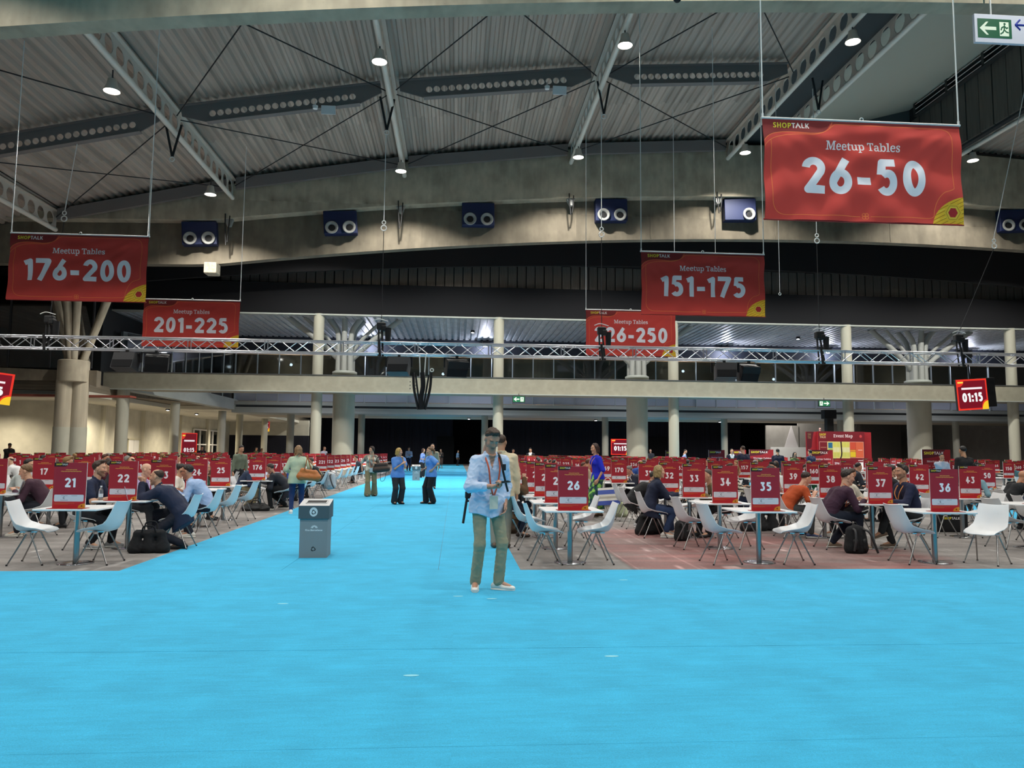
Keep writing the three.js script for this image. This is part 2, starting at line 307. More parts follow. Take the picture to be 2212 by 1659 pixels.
// columns
function column(x, z, r, h, label, y0 = 0) { const o = struct('column', lathe([[0, 0], [r, 0], [r, h], [0, h]], 28).translate(x, y0, z), columnPaint, label); return o; }
['beside the broad column at the aisle', 'behind the man with the phone', 'beside the hanging sign for the tables up to two-hundred-and-fifty', 'behind the event map', 'at the outer end of the row'].forEach((w, i) => column([-8.2, 2.5, 13.2, 24.2, 34.95][i], -45.9, 0.31, 9.6, 'slim round cream column in front of the gallery, ' + w));
[-6.8, 2.1, 11.0, 20.0, 29, 38.1].forEach((x, i) => column(x, -56.2, 0.24, 4.2, 'slim column under the gallery windows, number ' + say(i + 1) + ' counted from the side with the cream room'));
const branchGrey = std(0x9da09c, 0.6);
function bigColumn(x, z, r, i) {
  const o = structGroup('column', 'broad round cream column ' + ['left of the blue aisle', 'between the hanging signs and the event map', 'beside the standing table plan'][i] + ' carrying steel branches');
  mesh('shaft', lathe([[0, 0], [r, 0], [r, 6.1], [0, 6.1]], 36).translate(x, 0, z), columnPaint, o);
  mesh('collar', lathe([[0, 6.1], [r * 1.12, 6.1], [r * 1.12, 6.3], [r * 0.95, 6.36], [0, 6.36]], 36).translate(x, 0, z), galleryWhite, o);
  for (const [dx, dz] of [[-0.36, 0.3], [0.36, 0.3], [0, 0.46], [-0.4, -0.3], [0.4, -0.3]]) mesh('casing', tube([V(x + dx, 6.3, z + dz), V(x + dx, 7.9, z + dz), V(x + dx * 1.25, 8.8, z + dz * 1.1), V(x + dx * 2.6, 9.55, z + dz * 1.3)], 0.17, 20, 10), branchGrey, o);
  mesh('shaft_head', rbox(0.9, 1.9, 0.7, 0.05, x, 7.2, z), branchGrey, o);
  for (const [dx, y0] of [[-3.4, 7.1], [3.4, 7.1], [-2.4, 7.5], [2.4, 7.5]]) mesh('branch', tube([V(x + Math.sign(dx) * 0.4, y0, z), V(x + dx * 0.45, y0 + (9.55 - y0) * 0.42, z + 0.2), V(x + dx, 9.55, z + 0.5)], dx * dx > 8 ? 0.17 : 0.11, 16, 10), branchGrey, o);
}
bigColumn(-6.83, -47.4, 0.66, 0); bigColumn(11.3, -47.4, 0.66, 1); bigColumn(29.7, -47.4, 0.72, 2);

// branching concrete column and the side gallery
const tree = structGroup('column', 'grey concrete column with a drum capital that splits into four slanted arms');
mesh('shaft', [lathe([[0, 0], [0.42, 0], [0.42, 5], [0, 5]], 24).translate(-20.0, 0, -40.8), lathe([[0, 0], [0.42, 0], [0.42, 5], [0, 5]], 24).translate(-19.4, 0, -41.1)], concrete, tree);
mesh('shaft_coating', [lathe([[0.44, 0], [0.44, 2.6], [0.42, 2.6]], 24).translate(-20.0, 0, -40.8), lathe([[0.44, 0], [0.44, 2.6], [0.42, 2.6]], 24).translate(-19.4, 0, -41.1)], columnPaint, tree);
mesh('capital', lathe([[0, 4.9], [0.7, 4.9], [0.74, 4.96], [0.74, 5.98], [0.7, 6.04], [0, 6.04]], 32).translate(-19.72, 0, -41), concrete, tree);
for (const [x, z, w] of [[-20.9, -40.6, 0.17], [-19.9, -39.9, 0.2], [-19.3, -40.1, 0.2], [-17.9, -41.2, 0.2]]) mesh('arm', bar(V(-19.72 + (x + 19.8) * 0.2, 5.9, -41 + (z + 41) * 0.3), V(x, 10.6, z), w, 4, w * 1.2), concrete, tree);
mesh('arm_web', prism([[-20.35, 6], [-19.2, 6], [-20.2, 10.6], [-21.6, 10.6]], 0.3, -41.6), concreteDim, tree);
const side = structGroup('slab_side_gallery', 'concrete side gallery with a dark glass front above cream rooms');
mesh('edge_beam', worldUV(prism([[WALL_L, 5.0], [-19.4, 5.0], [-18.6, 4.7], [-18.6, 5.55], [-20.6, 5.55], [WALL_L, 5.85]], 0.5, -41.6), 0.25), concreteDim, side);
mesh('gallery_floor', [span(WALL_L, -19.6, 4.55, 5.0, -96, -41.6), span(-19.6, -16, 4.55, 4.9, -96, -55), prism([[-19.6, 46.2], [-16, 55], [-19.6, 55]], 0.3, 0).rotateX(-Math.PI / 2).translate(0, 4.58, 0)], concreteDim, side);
{ const g = span(-0.3, 0.3, 0, 1, -1, 0), p = g.attributes.position; for (let i = 0; i < p.count; i++) { const t = -p.getZ(i); p.setXYZ(i, p.getX(i) - 19.3 + 3.75 * t, 4.9 - 0.62 * t + p.getY(i) * (1.0 - 0.28 * t), -46.2 - 8.9 * t); } g.computeVertexNormals(); mesh('side_beam', worldUV(g, 0.25), galleryWhite, side); }
mesh('under_band', span(WALL_L, -17, 4.2, 4.3, -42.2, -41.4), std(0x7d3a2c, 0.7), side);
mesh('glass_back', span(WALL_L, -20.0, 5.0, 12.4, -70, -44.6), std(0x101416, 0.6), side);
for (let k = 0; k < 5; k++) mesh('pane', span(-31 + k * 2.2, -28.85 + k * 2.2, 5.9, 11.6, -43.52, -43.5), glassDark, side);
for (let k = 0; k < 6; k++) mesh('mullion', span(-31.04 + k * 2.2, -30.96 + k * 2.2, 5.9, 11.6, -43.54, -43.44), darkGrey, side);
const slant = (g) => g.rotateY(Math.atan2(3.75, -8.9) + Math.PI).translate(-19.3, 0, -46.2);
for (let k = 0; k < 8; k++) { mesh('pane', slant(span(-0.01, 0.01, 5.0, 8.3, -1.2 * (k + 1) + 0.04, -1.2 * k - 0.04)), glassDark, side); mesh('mullion', slant(span(-0.03, 0.05, 4.9, 8.3, -1.2 * (k + 1) - 0.03, -1.2 * (k + 1) + 0.03)), mullion, side); }
mesh('glass_back', slant(span(-0.5, -0.3, 5.0, 8.4, -9.6, 0)), std(0x59666a, 0.5), side);
[[-19.1, -45.6, 0.34, 4.9], [-17.9, -50.5, 0.28, 4.5], [-16.2, -54.7, 0.26, 4.2], [-17.0, -62, 0.26, 4.3], [-17.0, -70, 0.27, 4.3], [-12.0, -57, 0.26, 4.15]].forEach(([x, z, r, h], i) => column(x, z, r, h, 'slim round column ' + ['carrying the end of the footbridge', 'halfway along the slanted gallery edge', 'at the corner where gallery fronts meet', 'before the glazed doors of the cream room', 'beside the black drape in the cream room', 'alone in front of the black drapes'][i]));
// cream rooms under the side gallery
slabWall('wall_cream_front', WALL_L, -22.9, 0, 4.55, -47.4, -47.0, creamWall);
slabWall('wall_cream_side', -23.3, -22.9, 0, 4.55, -80, -47.0, creamWall);
slabWall('wall_cream_end', -23.3, -15, 3.0, 4.55, -80.4, -80, creamWall);
struct('wall_grey_near', span(-27.5, -25.0, 0, 2.7, -41.0, -40.8), greyWall, 'low grey partition at the edge of the view');
struct('wall_grey_gap', span(-25.0, -24.9, 0, 4.5, -41.2, -40.7), black);
for (const [z, w] of [[-52, 0.5], [-58.5, 0.6], [-66, 0.6], [-73, 0.6]]) struct('wall_pilaster', span(-22.95, -22.6, 0, 4.5, z, z + w), creamWall);
struct('ceiling_room', [span(WALL_L, -19.6, 4.3, 4.55, -96, -42), span(-19.6, -16, 4.3, 4.55, -96, -55)], creamWall);
const door1 = structGroup('door_1', 'cream double service door in the lit side wall');
mesh('leaf', span(-22.9, -22.84, 0, 2.15, -57.6, -56.7), whitePaint, door1); mesh('leaf', span(-22.9, -22.84, 0, 2.15, -56.66, -55.76), whitePaint, door1);
mesh('frame', [span(-22.9, -22.8, 2.15, 2.25, -57.75, -55.6), span(-22.9, -22.8, 0, 2.2, -57.75, -57.62), span(-22.9, -22.8, 0, 2.2, -55.74, -55.6)], std(0xb9b49c, 0.6), door1);
const door2 = structGroup('door_2', 'dark glazed double door with white glazing bars in the side wall');
mesh('leaf', span(-22.9, -22.84, 0, 3.2, -76, -69), glassBack, door2);
mesh('glazing_bar', [...[-76, -74.3, -72.5, -70.7, -69].map((z) => span(-22.84, -22.74, 0, 3.3, z - 0.06, z + 0.06)), span(-22.84, -22.74, 1.9, 2.0, -76, -69), span(-22.84, -22.74, 3.2, 3.32, -76, -69)], whitePaint, door2);

// black drapes that close the far end, hung in separate widths
const drapes = structGroup('wall_drape', 'black drapes closing the far end of the hall');
function drapeGeo(x0, x1, y0, y1, z) { const g = new THREE.PlaneGeometry(x1 - x0, y1 - y0, 40, 1).translate((x0 + x1) / 2, (y0 + y1) / 2, z), p = g.attributes.position; for (let i = 0; i < p.count; i++) p.setZ(i, z + 0.05 * Math.sin(p.getX(i) * 9 + Math.sin(p.getX(i) * 2.3) * 2)); g.computeVertexNormals(); return g; }
for (let x = -18; x < 33; x += 4.4) if (Math.abs(x + 0.4) > 0.1) mesh('drape_width', drapeGeo(x, x + 4.42, 0.02, 5.8 + rr(-0.07, 0.05), -92), drape, drapes);
mesh('drape_header', span(-18, 34, 5.5, 7.2, -92.5, -92.3), whitePaint, drapes);
mesh('doorway_flap', span(-2.2, -0.2, 0, 3.3, -91.9, -91.86), voidBlack, drapes); mesh('doorway_flap', span(22, 25.6, 0, 3.5, -91.9, -91.86), voidBlack, drapes);
struct('wall_drape_side', span(-22.9, -15, 0, 3.0, -80.3, -80.0), drape);
// pale folded partition at the far right
const part = structGroup('wall_partition', 'pale grey fabric partition with slanted panels at the far side');
[[33, 36.6, 4.6], [36.6, 40, 4.9], [40, 43.6, 5.1]].forEach(([x0, x1, h], i) => mesh('partition_panel', span(x0, x1, 0, h, -80.2 - i * 0.12, -80 - i * 0.12), greyWall, part));
mesh('partition_fold', prism([[34.2, 0], [37.2, 0], [35.8, 4.6]], 0.05, -79.99), std(0xc4bfbf, 0.9), part); mesh('partition_fold', prism([[39.2, 0], [41.4, 0], [43.2, 5]], 0.05, -79.99), std(0xa7a2a2, 0.9), part);
mesh('partition_counter', span(33.4, 38.6, 0, 2.3, -79.9, -79.7), whitePaint, part);
struct('wall_partition_end', span(43.6, 48, 0, 5.4, -80.4, -80), std(0x6c6764, 0.9));

// ---------- blue carpet, laid in widths ----------
const carpet = structGroup('floor_carpet', 'bright blue carpet laid over the concrete in the aisles');
const carpetGeo = (x0, x1, z0, z1, y = 0.006) => { const g = span(x0, x1, 0, y, z0, z1).toNonIndexed(), p = g.attributes.position, uv = g.attributes.uv; for (let i = 0; i < p.count; i++) uv.setXY(i, p.getX(i) / 2.6, p.getZ(i) / 2.6); return g; };
const FRONT = [-10.17, -8.17, -6.17, -4.17, -2.17, -0.17, 1.83, 3.83, 5.83, 7.83, 9.83, 11.83, 25.9];
for (let i = 0; i < FRONT.length - 1; i++) mesh('carpet_width', carpetGeo(WALL_L + 0.1, WALL_R - 0.1, FRONT[i] + 0.002, FRONT[i + 1] - 0.002, 0.006 + (i % 2) * 0.0006), carpetMat, carpet);
for (let z = -10.17; z > -90; z -= 11) for (const [x0, x1] of [[-4.2, -2.2], [-2.2, -0.2], [-0.2, 0.87]]) mesh('carpet_width', carpetGeo(x0 + 0.002, x1 - 0.002, Math.max(z - 11, -91.7) + 0.002, z - 0.001), carpetMat, carpet);
for (let z = -10.17; z > -90; z -= 20) for (const [x0, x1] of [[13.4, 15.4], [15.4, 17.4], [17.4, 18.6]]) mesh('carpet_width', carpetGeo(x0 + 0.002, x1 - 0.002, Math.max(z - 20, -91.7) + 0.002, z - 0.001), carpetMat, carpet);
for (let i = 0; i < 6; i++) { const [x, z] = [[-0.28, -5.46], [0.05, -8.35], [2.05, -9.35], [1.2, -5.9], [-1.7, -8.0], [0.4, -8.2]][i]; mesh('carpet_scuff', cyl(0.035, 0.035, 0.001, 10).scale(1.6, 1, 0.6).translate(x, 0.0075, z), std(0x8fd6e6, 0.9), carpet); }

// ---------- roof lamps: a glowing glass in a housing, and the light it gives ----------
const lampGlass = new THREE.MeshStandardMaterial({ color: 0xffffff, emissive: new THREE.Color(1, 0.96, 0.86), emissiveIntensity: 22, roughness: 0.3 });
const bellGeo = lathe([[0.06, 0.42], [0.14, 0.4], [0.17, 0.2], [0.27, 0.0], [0.25, 0.0], [0.15, 0.19], [0.0, 0.2]], 20), glassGeo = lathe([[0, -0.03], [0.14, -0.02], [0.235, 0.02], [0, 0.03]], 20), stemGeo = bar(V(0, 0.4, 0), V(0, 0.72, 0), 0.025, 8);
function floodlight(x, y, z, label, cd = LAMP, angle = 74) {
  const o = thing('roof_lamp', label, 'lamp', x, y, z); o.userData.group = 'roof lamps';
  mesh('housing', bellGeo, steelGrey, o); mesh('lens', glassGeo, lampGlass, o); mesh('bracket', stemGeo, darkGrey, o);
  const l = new THREE.SpotLight(LAMP_COLOR, cd, 0, angle * R, 0.25, 2); l.name = 'lamp_light'; l.position.set(0, -0.06, 0); l.target.position.set(0, -5, 0); l.castShadow = true; l.shadow.radius = 8; o.add(l, l.target); return o;
}
const GNAME = { '-19.2': 'the girder over the side gallery', '-11': 'the girder over the left-hand tables', '-2.73': 'the girder over the centre aisle', '5.59': 'the girder over the right-hand tables', '13.7': 'the girder beside the lantern', '25.2': 'the girder across the lantern' };
for (const x of [-11, -2.73, 5.59, 13.7, 25.2]) {
  const y = roofY(x) - 1.0;
  floodlight(x + (x === -11 ? -0.3 : 0), y, -24.9, 'bright roof lamp midway along ' + GNAME[x], LAMP, 60);
  floodlight(x + (x === -11 ? -0.3 : 0), y, -35, 'bright roof lamp by the far arch under ' + GNAME[x], LAMP * 2.2, 67);
  for (const z of [-13.5, -4.5, 5]) floodlight(x, y, z, (z < -10 ? 'first' : z < 0 ? 'second' : 'third') + ' roof lamp before the arch under ' + GNAME[x], LAMP, 70);
}
for (const z of [-24.9, -13.5]) floodlight(-19.2, roofY(-19.2) - 0.9, z, 'bright roof lamp under the outermost girder' + (z < -20 ? ' behind the arch' : ' before the arch'));
// lamps behind the arch, over the footbridge and over the far tables
const NTH = ['first', 'second', 'third', 'fourth', 'fifth', 'sixth', 'seventh'];
[-8, 0, 8, 16, 24, 32].forEach((x, i) => floodlight(x, 13.5, -39.7, NTH[i] + ' roof lamp from the side gallery behind the arch, above the footbridge', LAMP * 2.3, 76));
[-11, -2, 7, 16, 25, 34].forEach((x, i) => { for (const z of [-66, -78]) floodlight(x, 7.4, z, NTH[i] + ' hall lamp in the ' + (z > -70 ? 'row behind the gallery windows' : 'row before the black drapes'), BACK_LAMP * 1.1, 78); });
function downlight(x, y, z, label, cd, angle = 70, warm = false) {
  const o = thing('downlight', label, 'lamp', x, y, z);
  mesh('can', lathe([[0.02, 0.16], [0.12, 0.16], [0.15, 0], [0.13, 0], [0.1, 0.12], [0, 0.12]], 16), darkGrey, o); mesh('lens', lathe([[0, -0.03], [0.1, 0], [0, 0.02]], 16), lampSmallGlass, o);
  if (!cd) { o.scale.setScalar(2); const q = new THREE.PointLight(0xe8ecff, 20); q.name = 'lamp_light'; q.position.set(0, -0.09, 0.05); q.castShadow = true; q.shadow.radius = 6; o.add(q); return o; }
  const l = new THREE.SpotLight(warm ? 0xfff0d4 : 0xf4f2ff, cd, 0, angle * R, 0.5, 2); l.name = 'lamp_light'; l.position.set(0, -0.06, 0); l.target.position.set(0, -5, 0); l.castShadow = true; l.shadow.radius = 5; o.add(l, l.target); return o;
}
[[-6.2, 'over the broad column by the aisle'], [2.0, 'beside the second slim column'], [19.5, 'between the two hanging signs'], [27.2, 'behind the fourth slim column'], [38, 'at the end with the tilted screen']].forEach(([x, w]) => downlight(x, 9.0, -54.2, 'small white downlight on the dark soffit ' + w, 0));
[-10, 1, 12, 23, 34].forEach((x, i) => downlight(x, 9.3, -50, NTH[i] + ' recessed downlight in the ribbed soffit, counted from the side gallery', 90, 60));
[[-21, -49.5], [-20, -55], [-20, -61], [-20, -67], [-20, -73], [-26, -44.5]].forEach(([x, z], i) => downlight(x, 4.2, z, i < 5 ? NTH[i] + ' warm downlight along the cream room ceiling' : 'warm downlight over the cream front wall', ROOM_LAMP, 76, true));
[-9, 1, 11, 21, 31].forEach((x, i) => downlight(x, 4.05, -60, NTH[i] + ' downlight under the gallery floor, counted from the cream room', 34, 74));
// ---------- air jets on the arch ----------
[[-12.6, 12.3, 0], [-5.85, 13.0, 0], [0.95, 13.6, 0], [7.7, 14.0, 0], [14.4, 14.15, 1], [29.3, 14.1, 0]].forEach(([x, y, one], i) => {
  const o = thing('air_jet_box', 'navy air box with ' + (one ? 'one round nozzle' : 'two round nozzles') + ' on the arch, ' + ['nearest the bearing block', 'second from the bearing block', 'above the standing man', 'above the hanging signs', 'partly behind a strut', 'past the largest sign'][i], 'vent', x, archLow(x) + 1.36, -37.95, -0.006 * (x - 5));
  const t = Math.atan(-0.0041 * (x - 20)) * -0 + (i < 2 ? 0.07 : 0.02); o.rotation.z = t;
  mesh('box', rbox(1.62, 1.14, 0.5, 0.03, 0, 0.08, 0.2), jetNavy, o);
  for (const dx of one ? [0.42] : [-0.42, 0.42]) {
    const n = mesh('nozzle', lathe([[0.17, 0], [0.3, 0.02], [0.32, 0.1], [0.29, 0.13], [0.2, 0.1], [0.16, 0.03]], 28).rotateX(Math.PI / 2).translate(dx, -0.2, 0.44), jetGrey, o);
    mesh('nozzle_throat', cyl(0.15, 0.15, 0.05, 20).rotateX(Math.PI / 2).translate(dx + 0.02, -0.22, 0.48), black, n);
  }
});
// hangers under the ledge
[[-11.2, 'below the lamp next to the bearing block', 1.35], [-2.9, 'between the second and third air boxes', 1.2], [5.6, 'with coiled straps beside the fourth air box', 0.9], [13.2, 'beside the air box with one nozzle', 0.9]].forEach(([x, w, L]) => {
  const y = archLow(x) + 2.05, o = thing('strap_hanger', 'dark strap hanger under the arch ledge ' + w, 'hanger', x, y, -37.6);
  mesh('bracket', prism([[-0.22, 0], [0.22, 0], [0.1, -0.35], [-0.04, -0.35]], 0.25, -0.12), jetGrey, o);
  mesh('strap', [tube([V(-0.1, 0.2, 0.3), V(-0.08, -0.3, 0.32), V(-0.02, -L, 0.3)], 0.03, 12, 6), tube([V(0.12, 0.1, 0.3), V(0.1, -0.4, 0.33), V(0.04, -L * 0.9, 0.3)], 0.03, 12, 6)], black, o);
});

// ---------- lighting truss with motors, loudspeakers and screens ----------
const TZ = -29.4, TY = 5.42, TH = 0.22;
{
  const o = thing('lighting_truss', 'long silver lattice truss spanning the hall above the tables', 'truss');
  for (const [dy, dz] of [[TH, TH], [TH, -TH], [-TH, TH], [-TH, -TH]]) mesh('chord', bar(V(-24, TY + dy, TZ + dz), V(30, TY + dy, TZ + dz), 0.034, 8), alu, o);
  const lace = []; const P = 0.56; let k = 0;
  for (let x = -24; x < 30 - P; x += P, k++) {
    const s = k % 2 ? 1 : -1;
    lace.push(bar(V(x, TY + s * TH, TZ + TH), V(x + P, TY - s * TH, TZ + TH), 0.017, 5), bar(V(x, TY - s * TH, TZ - TH), V(x + P, TY + s * TH, TZ - TH), 0.017, 5), bar(V(x, TY + TH, TZ - s * TH), V(x + P, TY + TH, TZ + s * TH), 0.014, 5));
    if (k % 5 === 0) for (const dx of [0, 0.12]) lace.push(bar(V(x + dx, TY - TH, TZ + TH), V(x + dx, TY + TH, TZ + TH), 0.02, 5));
  }
  const l = mesh('lacing', lace, alu, o); l.userData.kind = 'stuff';
  const p = thing('lighting_truss', 'short silver truss end pointing at the camera below the long truss', 'truss', -16.9, 4.95, -27.8, -0.5);
  for (const [dy, dx] of [[0.15, 0.15], [0.15, -0.15], [-0.15, 0.15], [-0.15, -0.15]]) mesh('chord', bar(V(-7, dy, dx), V(1.2, dy, dx), 0.026, 8), alu, p);
  const q = []; for (let i = 0; i < 18; i++) { const s = i % 2 ? 1 : -1, x = -7 + i * 0.45; q.push(bar(V(x, s * 0.15, 0.15), V(x + 0.45, -s * 0.15, 0.15), 0.013, 5), bar(V(x, -s * 0.15, -0.15), V(x + 0.45, s * 0.15, -0.15), 0.013, 5)); }
  mesh('lacing', q, alu, p).userData.kind = 'stuff';
}
function motor(x, top, where, lean = 0) {
  const o = thing('chain_motor', 'black chain hoist with chain bag on the truss ' + where, 'hoist', x, TY, TZ);
  mesh('motor_body', [rbox(0.34, 0.3, 0.26, 0.06, 0, 0.86, 0), rbox(0.2, 0.22, 0.3, 0.05, 0.1, 0.78, 0)], black, o);
  mesh('chain_bag', [cyl(0.1, 0.12, 0.55, 12, 0.26, 0.52, 0.03)], blackSoft, o);
  mesh('sling', [bar(V(-0.1, 0.78, 0), V(-0.08, -0.3, 0.1), 0.035, 6), bar(V(0.02, 0.78, 0), V(0.1, -0.32, 0.2), 0.04, 6), bar(V(-0.06, 0.3, 0.24), V(0.0, -0.34, 0.26), 0.05, 6)], black, o);
  mesh('lever', tube([V(-0.3, 1.05, 0.1), V(-0.1, 1.12, 0.12), V(0.25, 1.04, 0.1)], 0.018, 12, 6), cableSteel, o);
  const c = mesh('chain', bar(V(0, 1, 0), V(lean * 0.5, 4.6, 0), 0.014, 6), rodBlack, o);
  mesh('wire_rope', bar(V(lean * 0.5, 5.0, 0), V(lean, top - TY, 0), 0.016, 6), cableSteel, o);
  mesh('hook_ring', [new THREE.TorusGeometry(0.1, 0.022, 8, 20).translate(lean * 0.5, 4.7, 0.02), new THREE.TorusGeometry(0.07, 0.02, 8, 16).translate(lean * 0.5, 4.92, 0.02)], cableSteel, o);
}
motor(-15.1, roofY(-15) - 0.2, 'in front of the branching column', 0.6); motor(-2.9, roofY(-2.9) - 0.4, 'beside the broad column at the aisle'); motor(5.62, roofY(5.6) - 0.4, 'before the sign up to two-hundred-fifty');
motor(14.4, roofY(14.4) - 0.5, 'before the fourth slim column'); motor(20.2, roofY(20) - 0.2, 'above the tilted screen', 3.4);
// slings where the hoists hang from the girders
[[-11, 'above the sign from one-hundred-seventy-six'], [-2.9, 'above the rubbish bin'], [5.7, 'above the standing man'], [14.6, 'beside the lantern']].forEach(([x, w]) => {
  const o = thing('lifting_sling', 'black V-shaped lifting sling tied round the girder ' + w, 'sling', x, roofY(x) - 0.35, TZ);
  mesh('loop', [bar(V(-0.25, 0.25, 0.1), V(0.02, -1.05, 0), 0.045, 6), bar(V(0.28, 0.25, -0.1), V(0.03, -1.05, 0), 0.045, 6)], rodBlack, o); mesh('hook', new THREE.TorusGeometry(0.09, 0.02, 6, 16).translate(0.02, -1.15, 0), cableSteel, o);
});
function loudspeaker(x, w, dark) {
  const o = thing('loudspeaker', 'black angled loudspeaker under the truss ' + w, 'speaker', x, TY - TH - 0.06, TZ, dark ? 0.25 : -0.12);
  mesh('yoke', [span(-0.5, 0.5, -0.07, -0.03, -0.03, 0.03), span(-0.52, -0.46, -0.42, -0.03, -0.03, 0.03), span(0.46, 0.52, -0.42, -0.03, -0.03, 0.03), span(-0.05, 0.05, -0.05, 0.08, -0.04, 0.04)], black, o);
  const c = mesh('cabinet', prism([[-0.4, -0.72], [0.4, -0.72], [0.44, -0.12], [-0.36, -0.12]], 0.5, -0.25).rotateX(dark ? 0.35 : -0.25), dark ? black : darkGrey, o);
  mesh('grille', prism([[-0.36, -0.69], [0.36, -0.69], [0.4, -0.42], [-0.35, -0.42]], 0.02, 0.25).rotateX(dark ? 0.35 : -0.25), blackSoft, o);
}
loudspeaker(-12.25, 'before the slim column by the side gallery', false); loudspeaker(-11.2, 'below the sign up to two-hundred-twenty-five', true); loudspeaker(-2.2, 'beside the broad column, pale cabinet', false); loudspeaker(0.0, 'right of the hanging cable bundle', true);
loudspeaker(10.5, 'of the pair behind the sign from one-hundred-fifty-one', false); loudspeaker(11.5, 'of the pair nearer the large sign', true);
{
  const o = thing('cable_bundle', 'V-shaped bundle of black hanging cables with bare steel rods below the truss', 'cables', -1.3, TY - TH, TZ + 0.25);
  mesh('rod', bar(V(-0.12, 0, 0), V(-0.08, -0.85, 0), 0.025, 6), cableSteel, o); mesh('rod', bar(V(0.12, 0, 0), V(0.08, -0.85, 0), 0.025, 6), cableSteel, o);
  for (const s of [-1, 1]) mesh('cable_loop', [tube([V(s * 0.34, -0.7, 0), V(s * 0.3, -1.3, 0.02), V(s * 0.12, -2.1, 0)], 0.05, 16, 8), tube([V(s * 0.25, -0.78, 0.05), V(s * 0.16, -1.4, 0.06), V(s * 0.06, -2.05, 0.05)], 0.035, 16, 8)], black, o);
  mesh('cable_core', tube([V(0, -0.7, 0.05), V(0.04, -1.2, 0.08), V(-0.03, -1.7, 0.05), V(0, -2.1, 0.04)], 0.09, 20, 8), blackSoft, o); mesh('ring', new THREE.TorusGeometry(0.06, 0.02, 8, 16).translate(0.36, -0.6, 0), cableSteel, o);
}

// ---------- lettering drawn with strokes, for the round geometric figures of the signs ----------
function figure(c, ch, x, y, h, w) {       // returns the advance; y is the base line, w the stroke
  c.lineWidth = w; c.lineCap = 'butt'; c.lineJoin = 'round'; const k = h - w, t = y - h + w / 2, b = y - w / 2; let W = h * 0.62; const L = x + w / 2, Rr = x + W - w / 2, mx = x + W / 2;
  const P = (...a) => { c.beginPath(); a.forEach(([px, py], i) => (i ? c.lineTo(px, py) : c.moveTo(px, py))); c.stroke(); };
  const E = (cx, cy, rx, ry, a0, a1, ccw) => { c.beginPath(); c.ellipse(cx, cy, rx, ry, 0, a0, a1, ccw); c.stroke(); };
  const hw = (W - w) / 2;
  switch (ch) {
    case '0': E(mx, (t + b) / 2, hw, k / 2, 0, 7); break;
    case '1': W = h * 0.36; P([x + h * 0.02, t + h * 0.13], [x + W - w / 2, t + h * 0.02], [x + W - w / 2, y]); break;
    case '2': c.beginPath(); c.ellipse(mx, t + k * 0.27, hw, k * 0.27, 0, Math.PI * 1.05, Math.PI * 2.15); c.lineTo(L + w * 0.15, b); c.lineTo(x + W, b); c.stroke(); break;
    case '3': P([L, t], [Rr - w * 0.2, t], [mx - w * 0.1, t + k * 0.4]); E(mx - w * 0.1, b - k * 0.3, hw, k * 0.3, -Math.PI * 0.5, Math.PI * 0.82); break;
    case '4': P([Rr - w * 0.9, y], [Rr - w * 0.9, y - h]); P([Rr - w * 0.8, t - w * 0.2], [L, t + k * 0.68], [x + W + w * 0.1, t + k * 0.68]); break;
    case '5': P([Rr, t], [L + w * 0.25, t], [L + w * 0.1, t + k * 0.42]); E(mx - w * 0.1, b - k * 0.31, hw, k * 0.31, -Math.PI * 0.72, Math.PI * 0.8); break;
    case '6': E(mx, b - k * 0.3, hw, k * 0.3, 0, 7); c.beginPath(); c.moveTo(Rr - w * 0.2, t - w * 0.3); c.quadraticCurveTo(mx - w * 0.2, t + k * 0.3, L + w * 0.02, b - k * 0.3); c.stroke(); break;
    case '7': P([x, t], [Rr + w * 0.2, t], [x + W * 0.32, y]); break;
    case '8': E(mx, t + k * 0.24, hw * 0.82, k * 0.24, 0, 7); E(mx, b - k * 0.27, hw, k * 0.27, 0, 7); break;
    case '9': E(mx, t + k * 0.3, hw, k * 0.3, 0, 7); c.beginPath(); c.moveTo(L + w * 0.2, y + w * 0.0); c.quadraticCurveTo(mx + w * 0.4, b - k * 0.28, Rr, t + k * 0.3); c.stroke(); break;
    case '-': W = h * 0.42; P([x + w * 0.1, y - h * 0.38], [x + W - w * 0.1, y - h * 0.38]); break;
    case ':': W = h * 0.26; c.fillRect(x + W / 2 - w / 2, y - w * 1.1, w, w); c.fillRect(x + W / 2 - w / 2, y - h * 0.72, w, w); break;
  }
  return W + h * 0.13;
}
function figures(c, s, cx, y, h, color, w = h * 0.215) {
  c.strokeStyle = c.fillStyle = color; const adv = [...s].map((ch) => ({ 1: 0.36, '-': 0.42, ':': 0.26 }[ch] ?? 0.62) * h + h * 0.13), T = adv.reduce((a, b) => a + b) - h * 0.13; let x = cx - T / 2;
  [...s].forEach((ch, i) => { figure(c, ch, x, y, h, w); x += adv[i]; });
}
function wordmark(c, x, y, h, second = '#f6efe9') {       // the event name: first half yellow, second half pale, the A without its bar
  c.font = `bold ${h * 1.36}px sans-serif`; c.textBaseline = 'alphabetic'; c.textAlign = 'left'; c.fillStyle = '#f2e13c'; c.fillText('SHOP', x, y); let a = x + c.measureText('SHOP').width;
  c.fillStyle = second; c.fillText('T', a, y); a += c.measureText('T').width * 0.96; const w = h * 1.02; c.strokeStyle = second; c.lineWidth = h * 0.24; c.lineJoin = 'miter'; c.lineCap = 'butt';
  c.beginPath(); c.moveTo(a + h * 0.08, y); c.lineTo(a + w / 2, y - h * 0.86); c.lineTo(a + w - h * 0.08, y); c.stroke(); c.fillText('LK', a + w * 1.02, y);
}
